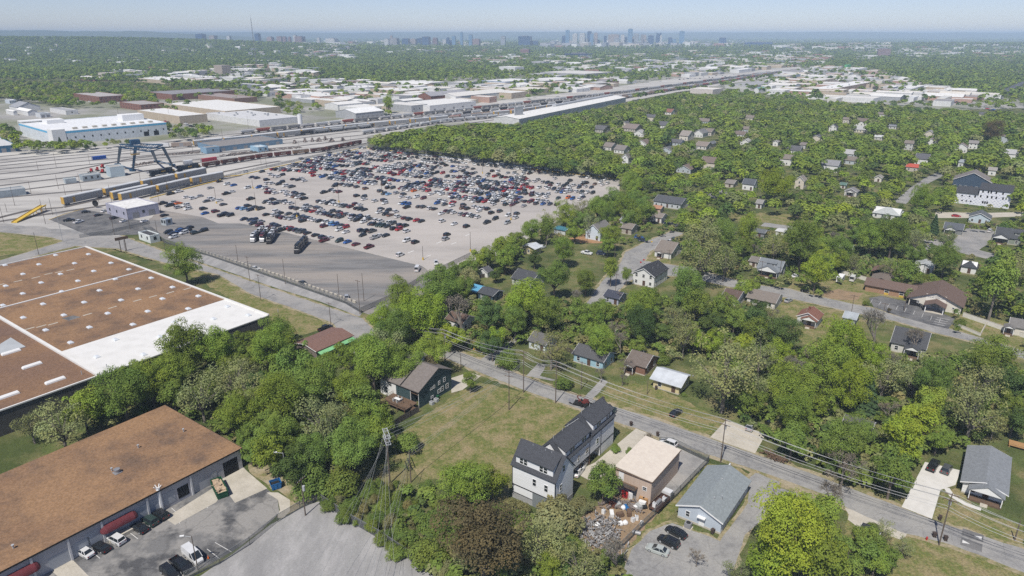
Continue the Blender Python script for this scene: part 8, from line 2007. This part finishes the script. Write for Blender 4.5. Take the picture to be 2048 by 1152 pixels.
for x in (-.7, .7):
 for y in (-1, 1): part('chair', MB().box(x-.25,x+.25,y*.85-.25,y*.85+.25,.4,.46).box(x-.25,x+.25,y*1.1-.03,y*1.1+.03,.46,1.0).box(x-.22,x+.22,y*.85-.2,y*.85+.2,0,.4), M_galv, t)
# ------------------------------------------------------------------ trees
def quads_mesh(name, P, N, sz, cols, m, attr='tint', asp=.8):
 "many small leaf-sized faces: centres P, normals N, half sizes sz, colours cols"
 n = len(P)
 N = N / np.maximum(1e-6, np.linalg.norm(N, axis=1, keepdims=True))
 t = rng.normal(size=(n, 3))
 a = np.cross(N, t); a /= np.maximum(1e-6, np.linalg.norm(a, axis=1, keepdims=True))
 b = np.cross(N, a)
 a = a * sz[:, None]; b = b * sz[:, None] * asp
 V = np.stack([P - a, P - b, P + a, P + b], 1).reshape(-1, 3).astype(np.float32)
 me = bpy.data.meshes.new(name)
 me.vertices.add(n*4); me.loops.add(n*4); me.polygons.add(n)
 me.vertices.foreach_set('co', V.ravel())
 me.loops.foreach_set('vertex_index', np.arange(n*4, dtype=np.int32))
 me.polygons.foreach_set('loop_start', np.arange(0, n*4, 4, dtype=np.int32))
 me.polygons.foreach_set('loop_total', np.full(n, 4, dtype=np.int32))
 me.materials.append(m)
 ca = me.color_attributes.new(attr, 'FLOAT_COLOR', 'POINT')
 ca.data.foreach_set('color', np.repeat(np.concatenate([cols, np.ones((n, 1))], 1), 4, axis=0).astype(np.float32).ravel())
 me.update(calc_edges=True)
 return me
def unit(n):
 v = rng.normal(size=(n, 3)); return v / np.linalg.norm(v, axis=1, keepdims=True)
def crown_arrays(nb, nl, leaf, rz=.92, spread=.66, brad=(.30, .44), hc=6.2, gap=0.0, flat_=0.0):
 Ps, Ns, Cs = [], [], []
 Rr = 5.0
 cen = unit(nb) * (rng.uniform(.25, 1, (nb, 1)) ** .5) * Rr * spread
 th = np.arctan2(cen[:, 1], cen[:, 0]); p1, p2, p3 = rng.uniform(0, 6.28, 3)
 cen *= (1 + .22*np.sin(th*2 + p1) + .14*np.sin(th*3 + p2))[:, None]
 cen[:, :2] += (cen[:, 2:3] / Rr) * np.array([[math.cos(p3), math.sin(p3)]]) * .8
 cen[:, 2] *= rz
 cen[:, 2] = np.where(cen[:, 2] < -.45*Rr*rz, cen[:, 2]*.6, cen[:, 2])
 for c in cen:
  r = Rr * rng.uniform(*brad)
  k = int(nl * (r / (Rr*.37))**2 * rng.uniform(.75, 1.2))
  d = unit(k)
  d[:, 2] = np.where(d[:, 2] < -.35, -d[:, 2]*.6, d[:, 2])
  d /= np.linalg.norm(d, axis=1, keepdims=True)
  lump = 1 + .16*np.sin(d[:, 0]*5 + c[0]) * np.cos(d[:, 1]*4 + c[1])
  p = c + d * (r * lump * rng.uniform(.78, 1.06, k))[:, None]
  Ps.append(p); Ns.append(d*.9 + unit(k)*.42 + np.array([0, -.1, .4]))
  base = rng.uniform(.9, 1.1); hue = rng.uniform(-.06, .06)
  q = base * rng.uniform(.88, 1.12, (k, 1)) * np.ones((1, 3))
  q[:, 0] *= 1 + hue; q[:, 2] *= 1 - hue
  Cs.append(q)
 P, N, Cc = np.concatenate(Ps), np.concatenate(Ns), np.concatenate(Cs)
 P[:, 2] += hc
 P[:, 2] = np.maximum(P[:, 2], .15)
 return P, N, leaf * rng.uniform(.65, 1.3, len(P)), Cc, cen
def limbs(cen, hc, r0=.32, n=12, fork=3.0):
 g = MB()
 g.tube((0, 0, -.2), (0, 0, fork), r0, r0*.75, n=7)
 idx = list(range(len(cen)))[:n]
 for i in idx:
  c = cen[i]; e = (float(c[0]), float(c[1]), float(c[2]) + hc)
  m = (e[0]*.4, e[1]*.4, fork + (e[2]-fork)*.55)
  g.tube((0, 0, fork-.2), m, r0*.5, r0*.3, n=5, cap=False); g.tube(m, e, r0*.3, r0*.1, n=4, cap=False)
 return g
PROTO = {}
def proto(kind, mesh, trunk, bark):
 PROTO.setdefault(kind, []).append((mesh, trunk.mesh('trunk', bark)))
for i in range(8):
 P, N, s_, c_, cen = crown_arrays(44, 330, .19, rz=.85 + .1*(i % 3), spread=.76 - .03*(i % 2), brad=(.15, .34))
 proto('dense', quads_mesh('crown', P, N, s_, c_, M_leaf), limbs(cen, 6.2), M_bark)
for i in range(3):
 P, N, s_, c_, cen = crown_arrays(80, 620, .105, rz=.86 + .08*i, spread=.76, brad=(.15, .29))
 proto('huge', quads_mesh('crown', P, N, s_, c_, M_leaf), limbs(cen, 6.2, .3, 20), M_bark)
for i in range(3):
 P, N, s_, c_, cen = crown_arrays(46, 150, .15, rz=.95, spread=.8, brad=(.16, .3))
 proto('sparse', quads_mesh('crown', P, N, s_, c_, M_leaf), limbs(cen, 6.2, .3, 26, 2.6), M_palebark)
for i in range(2):
 P, N, s_, c_, cen = crown_arrays(28, 300, .19, rz=1.25, spread=.6, brad=(.26, .4), hc=7.6)
 proto('tall', quads_mesh('crown', P, N, s_, c_, M_leaf), limbs(cen, 7.6, .3, 16, 4.2), M_palebark)
def twigs(seed, leafy):
 r = random.Random(seed); g = MB(); tips = []
 def grow(p, d, L, rad, dep):
  e = tuple(p[k] + d[k]*L for k in range(3))
  g.tube(p, e, rad, rad*.65, n=5 if dep < 2 else 3, cap=False)
  if dep >= 5: tips.append(e); return
  for _ in range(3 if dep < 4 else 4):
   q = norm((d[0] + r.gauss(0, .55), d[1] + r.gauss(0, .55), d[2] + r.gauss(.08, .35)))
   grow(e, q, L*r.uniform(.58, .82), rad*.6, dep+1)
 grow((0, 0, -.2), (0, 0, 1), 3.0, .34, 0)
 P = np.array(tips); k = 3
 P = np.repeat(P, k, 0) + rng.normal(size=(len(P)*k, 3))*.28
 P[:, 2] = np.maximum(P[:, 2], .3)
 return g, quads_mesh('crown', P, unit(len(P)), np.full(len(P), leafy), np.ones((len(P), 3))*rng.uniform(.8, 1.2, (len(P), 1)), M_leaf)
for i in range(2):
 g, cm = twigs(40 + i, .12); proto('bare', cm, g, M_palebark)
P = []; Nn = []
for k in range(2600):
 z = rng.uniform(0, 1) ** 1.3; an = rng.uniform(0, 6.283); r = (1-z)*3.4*(.75 + .35*abs(math.sin(z*26 + an*2)))*rng.uniform(.7, 1.05) + .12
 P.append((r*math.cos(an), r*math.sin(an), .9 + z*10.5)); Nn.append((math.cos(an)*.6, math.sin(an)*.6, .8))
P, Nn = np.array(P), np.array(Nn) + unit(2600)*.4
proto('conifer', quads_mesh('crown', P, Nn, rng.uniform(.24, .42, 2600), np.ones((2600, 3))*rng.uniform(.75, 1.25, (2600, 1)), M_leaf), MB().tube((0,0,-.2),(0,0,9),.25,.05), M_bark)
for i in range(3):
 P, N, s_, c_, cen = crown_arrays(22, 230, .22, rz=.62, spread=.72, brad=(.26, .42), hc=2.5)
 proto('shrub', quads_mesh('crown', P, N, s_, c_, M_leaf), limbs(cen, 2.5, .14, 8, .8), M_bark)
KD = {'G': ('dense', (0.245,0.325,0.058), 'bright green leafy tree', 'broadleaf_tree'), 'Y': ('dense', (0.290,0.375,0.050), 'yellow-green leafy tree', 'broadleaf_tree'), 'M': ('dense', (0.195,0.270,0.060), 'mid green leafy tree', 'broadleaf_tree'),
      'D': ('dense', (0.120,0.180,0.055), 'dark green dense tree', 'broadleaf_tree'), 'O': ('sparse', (0.285,0.310,0.130), 'sparse olive budding tree', 'budding_tree'), 'B': ('bare', (0.280,0.245,0.190), 'bare grey-branched tree', 'bare_tree'),
      'R': ('dense', (0.175,0.140,0.070), 'russet bronze leafed tree', 'broadleaf_tree'), 'C': ('conifer', (0.070,0.115,0.050), 'dark conifer', 'conifer'), 'S': ('shrub', (0.195,0.260,0.060), 'low green shrub', 'shrub'), 'T': ('tall', (0.230,0.310,0.065), 'tall thin crowned tree', 'broadleaf_tree'), 'N': ('shrub', (0.290,0.275,0.120), 'brownish scrub bush', 'shrub')}
RECTS = [(uv(at(480, 897, 5.5), -17.25, -48), 34.5, 96, UD), ((RW[0] - wu[0]*70 - wv[0]*65, RW[1] - wu[1]*70 - wv[1]*65), 140, 130, wu), LSHED]
TREES = []     # x, y, r
HCR = {'dense': 1.24, 'sparse': 1.24, 'tall': 1.52, 'bare': 1.35, 'conifer': 1.3, 'shrub': .55}
NTREE = [0]
trr = random.Random(77)
def plant(x, y, r, k):
 pk, col, ph, nm = KD[k]
 v = trr.uniform(.82, 1.18); hv = trr.uniform(-.08, .08)
 col = (col[0]*v*(1+hv), col[1]*v, col[2]*v*(1-hv))
 for c_, a_, b_, w_ in RECTS:
  u_ = (x-c_[0])*w_[0] + (y-c_[1])*w_[1]; v_ = -(x-c_[0])*w_[1] + (y-c_[1])*w_[0]
  if abs(u_) < a_/2 + r*.62 and abs(v_) < b_/2 + r*.62: return
 cm, tm = trr.choice(PROTO['huge' if pk == 'dense' and r > 6.0 else pk])
 t = thing(nm, None, 'shrub' if nm == 'shrub' else 'tree', (x, y, 0), trr.uniform(0, 6.28), None)
 s = r / 5.0 * (1.28 if pk == 'conifer' else 1.0)
 t.scale = (s * trr.uniform(.86, 1.12), s * trr.uniform(.86, 1.12), s * trr.uniform(.92, 1.28))
 ocol(part('crown', cm, None, t), col); part('trunk', tm, None, t)
 pend(t, ph); TREES.append((x, y, r)); NTREE[0] += 1
 return t
def tree_at(px, py, w, k):
 hr = HCR[KD[k][0]]; r = 4.0
 for _ in range(8):
  X, Y = at(px, py, hr*r)
  zc = Y*CP - (hr*r - CAMH)*SP
  r = w/2*zc/FPX
 return X, Y, r
EXPL = """1262 374 45 G,1228 394 45 M,1195 415 50 G,1160 428 48 O,1130 437 46 G,1095 450 46 O,1062 462 50 G,1035 480 46 M,1005 497 50 G,975 515 44 M,1250 410 50 G,1215 435 45 M,1180 452 40 O,1270 402 50 M,1295 425 40 G,1150 465 40 G,1255 440 36 M,60 850 70 O,120 850 110 O,165 820 90 G,245 790 110 M,300 765 100 G,345 745 100 M,375 705 110 M,430 705 95 G,405 668 70 T,462 750 100 O,540 700 100 G,556 662 80 M,600 735 80 M,490 785 90 O,560 800 115 G,480 825 100 G,400 790 100 O,625 775 105 M,645 835 120 O,705 775 95 G,690 715 70 G,745 735 100 G,725 800 85 M,650 745 85 G,560 870 105 M,620 905 105 M,705 900 120 M,755 880 70 G,690 960 100 S,620 970 90 S,590 935 95 D,540 905 90 G,812 885 66 S,330 800 90 O,430 850 100 G,270 830 80 D,
930 960 120 G,985 965 70 G,872 1050 80 S,965 1070 205 R,905 1000 70 S,848 1110 90 S,1085 1085 110 O,1120 1045 110 N,1035 1020 60 N,1208 968 72 M,1235 955 40 S,1110 1000 80 N,1160 1120 100 O,1235 1105 90 B,1100 1140 60 G,1395 1110 44 B,1165 1010 55 N,1300 878 34 B,1260 905 24 S,1232 898 26 S,940 762 36 T,
1580 1075 190 Y,1545 1125 120 Y,1625 1035 110 G,1575 1020 60 G,1700 1105 100 M,1765 1112 70 M,1808 1092 42 O,1733 1082 62 M,1768 1066 44 O,1752 1120 70 G,1722 1066 40 S,1745 1052 30 S,1667 995 70 B,1650 1130 120 G,1480 1140 60 O,
800 600 75 M,770 640 85 Y,845 640 100 Y,880 575 105 M,940 560 45 N,770 690 85 O,800 725 100 G,862 708 80 G,790 665 90 M,735 715 80 G,860 745 50 R,921 612 105 B,981 634 66 D,985 695 50 D,
1019 493 45 G,1128 499 62 G,1093 462 40 T,1219 470 55 G,1216 492 40 G,1069 518 35 D,1406 465 85 O,1447 470 60 M,1494 467 60 G,1406 517 100 O,1450 528 60 O,1109 562 65 M,1172 558 60 M,1222 545 40 T,1253 552 28 T,1375 587 82 M,1281 612 88 G,1050 604 98 Y,1094 629 82 M,1031 642 70 M,1162 630 60 M,1212 622 55 M,1203 680 82 G,1181 654 58 G,1281 657 72 D,1350 630 62 O,1369 674 72 O,1388 682 48 Y,1391 617 62 M,1444 622 60 M,1469 642 55 M,1488 574 46 G,1512 657 68 M,1537 642 50 O,1453 745 148 O,1550 710 58 Y,1103 698 74 O,1250 727 35 B,1203 744 35 B,1245 757 25 B,1369 789 14 S,1015 722 55 S,1130 764 48 S,1275 692 38 M,1328 717 40 S,1010 522 48 G,1050 548 28 S,991 548 30 D,960 520 40 G,1000 540 26 S,
1604 492 88 M,1550 489 68 O,1682 495 60 M,1741 482 64 G,1785 477 78 M,1632 551 66 Y,1891 520 72 M,1894 477 46 O,1850 557 32 S,1878 566 30 S,1994 573 98 T,2035 536 68 O,1919 644 28 S,1732 606 18 S,1778 621 9 R,1507 577 34 G,1550 630 44 B,1754 654 84 B,1835 680 54 B,1688 702 118 Y,1738 723 88 Y,1654 742 108 G,1570 667 80 D,1570 714 46 Y,1507 642 60 D,1982 723 100 M,1888 733 62 B,1770 754 88 O,1830 757 78 O,1863 770 88 M,1957 773 108 O,2020 770 78 D,1520 722 88 O,1582 779 108 G,1707 780 98 Y,
1507 802 68 M,1591 830 98 G,1637 808 78 G,1688 882 110 M,1730 863 58 M,1830 834 88 Y,1805 879 88 Y,1853 814 78 G,1947 824 118 O,2030 837 68 D,1733 801 64 C,1792 945 30 M,1850 935 0 M,
368 522 84 M,1551 374 68 Y,1985 267 44 R,1847 400 58 G,1868 455 28 C,1767 452 46 D,1735 454 44 D,1800 454 44 D,777 210 26 Y,120 284 14 C,145 288 12 C,172 290 11 C,190 291 10 M,215 281 8 M,225 280 8 M"""
for q in EXPL.replace('\n', '').split(','):
 if not q.strip(): continue
 a_, b_, c_, k_ = q.split()
 if float(c_) < 4: continue
 x, y, r = tree_at(float(a_), float(b_), float(c_), k_)
 plant(x, y, r, k_)
CLEARP = [PX_road1, PX_main, PX_upper, PX_lot, PX_truck, PX_gpark, PX_church, PX_lotgrey, PX_blot, PX_pave, PX_yard,
          [(780,880),(900,795),(960,765),(1048,784),(1139,814),(1200,838),(1110,880),(1020,950),(1020,1000),(960,930),(850,960)],
          [(1803,1014),(1864,1038),(1881,980),(1911,970),(1921,941),(1850,924)], [(1420,875),(1510,907),(1532,868),(1452,840)], [(1272,857),(1296,867),(1222,943),(1185,964),(1148,945)],
          [(1240,880),(1360,860),(1420,925),(1340,1010),(1240,1110),(1170,1060)], [(1450,440),(1520,425),(1640,440),(1600,458),(1450,452)], [(1190,800),(1225,765),(1300,770),(1380,800),(1450,845),(1307,836)],
          [(1788,404),(1812,408),(1846,372),(1886,352),(1880,342),(1820,376)], [(1868,438),(1960,438),(2060,434),(2060,424),(1872,424)], [(1934,456),(1990,463),(1976,488),(1990,520),(1930,508),(1838,480),(1900,486)],
          [(205,492),(325,527),(437,552),(590,621),(666,650),(600,670),(400,560)], [(1640,560),(1760,575),(1850,605),(1740,618),(1650,594)], [(1930,625),(2048,650),(2048,698),(1905,645)], [(0,350),(538,620),(538,640),(200,760),(0,820)], [(0,930),(330,810),(485,895),(480,935),(0,1152)]]
def blocked(px, py, rx, ry, dist, frac=.55):
 for k in range(6):
  x, y = px + rx*frac*math.cos(k*1.047), py + ry*frac*math.sin(k*1.047)
  if any(inpoly(x, y, P) for P in CLEARP): return True
 for x0, y0, x1, y1, d in HPX:
  if d > dist - 3 and x0 - rx*frac < px < x1 + rx*frac and y0 - ry*frac < py < y1 + ry*frac: return True
 return False
GRID = {}
for x, y, r in TREES: GRID.setdefault((int(x//8), int(y//8)), []).append((x, y, r))
def free(x, y, r, k):
 c_, a_, b_, w_ = LSHED
 if abs((x-c_[0])*w_[0] + (y-c_[1])*w_[1]) < a_/2 + r and abs((y-c_[1])*w_[0] - (x-c_[0])*w_[1]) < b_/2 + r: return False
 i, j = int(x//8), int(y//8)
 for a_ in range(i-2, i+3):
  for b_ in range(j-2, j+3):
   for q in GRID.get((a_, b_), ()):
    if math.hypot(q[0]-x, q[1]-y) < k*(q[2]+r): return False
 return all(math.hypot(x-c[0], y-c[1]) > R_*.9 + r*.4 for c, R_ in HOUSES)
def fill(P, n, rr, kinds, sp, out, frac=.6):
 xs, ys = [p[0] for p in P], [p[1] for p in P]
 k = 0
 for _ in range(n):
  px, py = trr.uniform(min(xs), max(xs)), trr.uniform(min(ys), max(ys))
  if not inpoly(px, py, P): continue
  r = trr.uniform(*rr); kd = trr.choice(kinds)
  x, y = at(px, py, r*1.1)
  zc = y*CP - (r*1.1 - CAMH)*SP
  rx = r*FPX/zc
  if not free(x, y, r, sp) or blocked(px, py, rx, rx*.9, math.hypot(x, y), frac): continue
  GRID.setdefault((int(x//8), int(y//8)), []).append((x, y, r))
  out(x, y, r, kd); k += 1
 return k
F2 = [(1240,365),(1330,380),(1300,440),(1150,470),(1100,480),(1040,520),(960,560),(900,600),(860,640),(760,650),(740,640),(770,600),(830,560),(930,525),(1000,505),(1060,470),(1110,440),(1190,410)]
F3 = [(180,860),(210,760),(330,720),(480,690),(545,640),(620,660),(600,740),(690,760),(760,690),(790,760),(770,850),(740,860),(690,1000),(640,980),(490,900),(330,815)]
F4 = [(760,640),(900,600),(1040,590),(1230,600),(1290,590),(1480,600),(1560,640),(1560,720),(1480,760),(1400,700),(1340,720),(1300,690),(1230,720),(1130,680),(1040,680),(960,700),(880,690),(860,720),(800,740)]
F5 = [(1540,720),(1640,680),(1780,720),(1950,700),(2060,740),(2060,850),(1940,880),(1850,900),(1800,960),(1700,960),(1600,900),(1500,850),(1450,800)]
F6 = [(780,990),(850,960),(880,1000),(1000,1020),(1120,1050),(1150,1080),(1240,1120),(1260,1170),(860,1170),(800,1060)]
F7 = [(1480,470),(1640,460),(1860,460),(1880,530),(1820,560),(1700,540),(1560,520),(1480,540),(1440,560),(1340,500),(1380,470)]
F8 = [(640,1000),(700,960),(800,960),(830,1000),(880,1160),(760,1076)]
np_ = lambda x, y, r, k: plant(x, y, r, k) if NTREE[0] < 440 else MASS.append((x, y, r, k, 0))
MASS = []
fill(F8, 500, (1.2, 2.4), 'SSSN', .55, np_, .3)
fill(F6, 260, (1.6, 3.0), 'SSNON', .6, np_, .5)
fill(F3, 500, (3.0, 5.0), 'GMMDOGS', .55, np_)
fill(F2, 400, (3.4, 5.5), 'GMMOYD', .56, np_)
fill(F4, 240, (3.2, 5.2), 'GMMDOYB', .66, np_)
fill(F5, 160, (3.2, 5.4), 'GMYOOMB', .7, np_)
fill(F7, 160, (3.4, 5.4), 'GMMOOYB', .7, np_)
print('individual trees', NTREE[0])
MCOL = {k: tuple(x*.95 for x in KD[k][1]) for k in KD}
ms = lambda x, y, r, k: MASS.append((x, y, r, k, 0.0))
F1B = [(1240,366),(1340,345),(1500,338),(1700,330),(1880,330),(2070,335),(2070,640),(1990,660),(1980,540),(1880,450),(1860,440),(1700,450),(1500,440),(1440,460),(1340,470),(1300,440),(1330,380)]
fill(F1B, 3500, (3.6, 6.6), 'GMGMOGDMY', .7, lambda x, y, r, k: MASS.append((x, y, r, k, 0.0)), .85)
F1 = [(722,300),(735,285),(820,260),(1030,248),(1250,207),(1345,187),(1480,178),(1540,196),(1600,202),(1700,208),(1850,219),(2070,232),(2070,332),(1880,328),(1700,328),(1500,336),(1340,343),(1250,360),(1100,340),(900,310)]
fill(F1, 15000, (4.2, 7.8), 'GMGMGMDGMOGM', .5, ms, .8)
F9 = [(-20,160),(300,168),(400,182),(330,196),(240,206),(150,210),(60,200),(-20,192)]
fill(F9, 1500, (4, 6.5), 'GMMDOY', .55, ms, .5)
FX = [([(300,200),(400,205),(440,222),(400,236),(330,230),(260,218)], 160), ([(540,190),(600,170),(650,185),(640,214),(600,230),(560,220)], 160), ([(700,180),(1000,160),(1340,150),(1340,172),(1100,200),(900,215),(700,235)], 260), ([(1500,180),(2060,180),(2060,215),(1500,205)], 500), ([(0,250),(40,262),(40,300),(0,300)], 60), ([(40,284),(300,284),(300,292),(60,296)], 120), ([(330,250),(420,252),(420,270),(340,275)], 50), ([(950,198),(1180,180),(1330,170),(1330,180),(1150,196),(970,208)], 260), ([(1500,168),(1560,164),(1560,172),(1510,178)], 50)]
for P_, n_ in FX: fill(P_, n_, (3, 6), 'GMMDOY', .6, ms, .3)
print('mass trees', len(MASS))
def mass_mesh(name, T, nq, label, lk, zf=None):
 T = np.array([(t[0], t[1], t[2]) for t in T]), [t[3] for t in T]
 X, K = T
 n = len(X)
 cols = np.array([MCOL[k] for k in K]) * rng.uniform(.8, 1.2, (n, 1))
 cols[:, 0] *= rng.uniform(.92, 1.08, n)
 nv = 6; shapes = []
 for v in range(nv):
  nb = 7; cen = unit(nb)*.52; cen[:, 2] = np.abs(cen[:, 2])*.9 - .1
  which = rng.integers(0, nb, nq); d = unit(nq); d[:, 2] = np.where(d[:, 2] < -.3, -d[:, 2], d[:, 2])
  p = cen[which] + d*(.46*rng.uniform(.8, 1.1, nq))[:, None]
  shapes.append((p, d*.9 + unit(nq)*.4 + np.array([0, -.1, .4]), (.93 + .14*rng.random(nb))[which]))
 Ps, Ns, Ss, Cs = [], [], [], []
 sid = rng.integers(0, nv, n)
 for v in range(nv):
  I = np.nonzero(sid == v)[0]
  if not len(I): continue
  p, nn, sh = shapes[v]
  an = rng.uniform(0, 6.28, len(I)); cs, sn = np.cos(an), np.sin(an)
  r = X[I, 2]
  q = np.stack([p[None, :, 0]*cs[:, None] - p[None, :, 1]*sn[:, None], p[None, :, 0]*sn[:, None] + p[None, :, 1]*cs[:, None], np.tile(p[None, :, 2]*1.0, (len(I), 1))], 2)
  m = np.stack([nn[None, :, 0]*cs[:, None] - nn[None, :, 1]*sn[:, None], nn[None, :, 0]*sn[:, None] + nn[None, :, 1]*cs[:, None], np.tile(nn[None, :, 2], (len(I), 1))], 2)
  q = q * r[:, None, None]
  q[:, :, 0] += X[I, 0][:, None]; q[:, :, 1] += X[I, 1][:, None]; q[:, :, 2] += r[:, None]*1.05
  if zf is not None: q[:, :, 2] += zf(X[I, 0], X[I, 1])[:, None]
  Ps.append(q.reshape(-1, 3)); Ns.append(m.reshape(-1, 3))
  Ss.append((r[:, None]*(lk*rng.uniform(.7, 1.3, (len(I), nq)))).ravel())
  c = cols[I][:, None, :]*sh[None, :, None]*rng.uniform(.9, 1.1, (len(I), nq, 1))
  Cs.append(c.reshape(-1, 3))
 me = quads_mesh(name, np.concatenate(Ps), np.concatenate(Ns), np.concatenate(Ss), np.concatenate(Cs), M_leafmass, 'leafcol')
 return tag(obj(name, me), label, 'woods', kind='stuff')
UNDER = []
us = lambda x, y, r, k: UNDER.append((x, y, r, k, 0.0))
for P_, n_ in ((F3, 2200), (F2, 2200), (F4, 3600), (F5, 2600), (F7, 1600), (F6, 900), ([(1180,340),(1700,330),(2060,340),(2060,700),(1500,560),(1200,480)], 3000)): fill(P_, n_, (.7, 2.3), 'SSNMOD', .3, us, .3)
mass_mesh('undergrowth', UNDER, 90, 'low bushes and undergrowth along fences and under the trees', .2)
near_m = [t for t in MASS if math.hypot(t[0], t[1]) < 620]
far_m = [t for t in MASS if math.hypot(t[0], t[1]) >= 620]
mass_mesh('woods', near_m, 320, 'spring green woods around the houses at the upper part', .115)
mass_mesh('woods', far_m, 150, 'continuous leafy woods behind the parking lot and houses', .165)
FAR = []
def hzv(x, y): return sum(h*np.exp(-((x-a)/sx)**2*1.6 - ((y-b)/sy)**2*1.6) for a, b, sx, sy, h in HB)
CITY = [(430,78,1010,98), (1080,80,1520,100)]
yy = 74.5
fr = random.Random(9)
while yy < 204:
 D = at(1024, yy)[1]
 rp = max(5.2*FPX/D, 2.0)
 xx = -30.0
 while xx < 2080:
  xx += rp*fr.uniform(.8, 1.9)
  py = yy + fr.uniform(-.5, .5)*rp*.5
  if py < 74: continue
  p_ = .93 if yy < 150 else .97
  if any(x0 < xx < x1 and y0 < py < y1 for x0, y0, x1, y1 in CITY): p_ = .5
  if inpoly(xx, py, PX_ind) or inpoly(xx, py, PX_I1): p_ = .3
  if inpoly(xx, py, PX_I2) or inpoly(xx, py, PX_I3): p_ = .3
  if inpoly(xx, py, PX_yard) or inpoly(xx, py, F1) or inpoly(xx, py, F9): continue
  if 640 < xx < 1340 and 128 < py < 160: p_ = .80
  if xx > 1300 and 100 < py < 135: p_ = .78
  if math.sin(xx*.021 + py*.23) + math.sin(xx*.047 - py*.31 + 2) > 1.55: p_ *= .35
  if fr.random() > p_: continue
  x, y = at(xx, py)
  r = rp*D/FPX*fr.uniform(.75, 1.3)
  if y < 2600 and not all(math.hypot(x-c[0], y-c[1]) > R_*.9 + 2 for c, R_ in HOUSES): continue
  FAR.append((x, y, r, fr.choice('MMMDGGM')))
 yy += max(.9, rp*.42)
print('far trees', len(FAR))
hzf = lambda x, y: np.asarray(hzv(x, y))
mass_mesh('forest', [t for t in FAR if t[1] > 3200], 14, 'hazy forest canopy stretching to the horizon', .52, hzf)
mass_mesh('forest', [t for t in FAR if t[1] <= 3200], 30, 'forest canopy between warehouses and the distant city', .40, hzf)
g = MB(); tc = []
tr_ = random.Random(31)
def specks(x0, y0, x1, y1, n, wmin, wmax, hmin=7, hmax=13):
 for _ in range(n):
  px, py = tr_.uniform(x0, x1), tr_.uniform(y0, y1)
  if inpoly(px, py, PX_yard): continue
  x, y = at(px, py); z = hz(x, y) if y > 2300 else 0
  if y < 2600 and not clear_of(x, y, 12): continue
  a_, b_ = tr_.uniform(wmin, wmax)/2, tr_.uniform(wmin, wmax)/2.6
  h_ = tr_.uniform(hmin, hmax)
  an = R(tr_.choice([-36, -40, 10])); u_, v_ = (math.cos(an), math.sin(an)), (-math.sin(an), math.cos(an))
  P = [(x+u_[0]*i*a_+v_[0]*j*b_, y+u_[1]*i*a_+v_[1]*j*b_) for i, j in ((-1,-1),(1,-1),(1,1),(-1,1))]
  g.prism(P, z-1, z+h_); c = tr_.choice([(.72,.72,.7),(.72,.72,.7),(.6,.57,.52),(.5,.45,.4),(.4,.4,.42),(.35,.2,.17),(.25,.27,.3)])
  tc.extend([c]*8)
for q in ((440,82,720,100,90,30,80,10,24),(640,96,720,104,26,30,90,9,16),(700,80,1010,96,80,30,80,10,26),(780,92,1000,112,40,20,60),(1090,84,1400,98,150,30,90,10,34),(1400,82,1560,97,60,30,90,9,22),(1560,84,1800,104,70,30,100,9,18),(1800,80,2048,112,60,25,80),(1700,100,2048,118,40,20,60),(620,104,720,122,40,20,60),(930,112,1340,132,80,16,50),(1340,104,1640,130,110,16,60),(20,74,420,92,26,30,90),(0,92,440,130,40,14,26),(440,98,640,118,30,14,30),(200,140,640,160,36,14,40),(1560,112,1660,130,20,16,50),(1100,128,1400,150,60,14,40),(1640,66+10,2048,82,30,60,200)):
 specks(*q)
me = g.mesh('town_roof', M_leafmass)
me.materials.clear(); me.materials.append(mat('town_wall', (1,1,1), attr='leafcol', rough=.8))
ca = me.color_attributes.new('leafcol', 'FLOAT_COLOR', 'POINT')
ca.data.foreach_set('color', np.concatenate([np.array(tc, float), np.ones((len(tc), 1))], 1).ravel())
tag(obj('town_roof', me), 'scattered pale roofs of the distant town beyond counting', 'town', kind='stuff')
# ------------------------------------------------------------------ haze and labels
g = MB().box(-34000, 34000, -600, 26500, -1, 152)
hm = bpy.data.materials.new('haze'); hm.use_nodes = True
n, l = hm.node_tree.nodes, hm.node_tree.links
n.remove(n['Principled BSDF'])
pv = n.new('ShaderNodeVolumePrincipled')
pv.inputs['Color'].default_value = (.62, .80, 1.0, 1)
pv.inputs['Density'].default_value = 0.000115
pv.inputs['Anisotropy'].default_value = -0.3
l.new(pv.outputs[0], n['Material Output'].inputs['Volume'])
tag(obj('haze', g, hm), 'pale blue haze thickening towards the city and the hills', 'haze', kind='stuff')
resolve()
seen = {}
for o in COL.objects:
 if o.parent is None and o.type in ('MESH', 'EMPTY'):
  seen.setdefault(o.get('label'), []).append(o.name)
for k, v in seen.items():
 if len(v) > 1 or not k: print('LABEL', k, v[:4])
 elif not 4 <= len(k.split()) <= 16: print('LEN', len(k.split()), k)
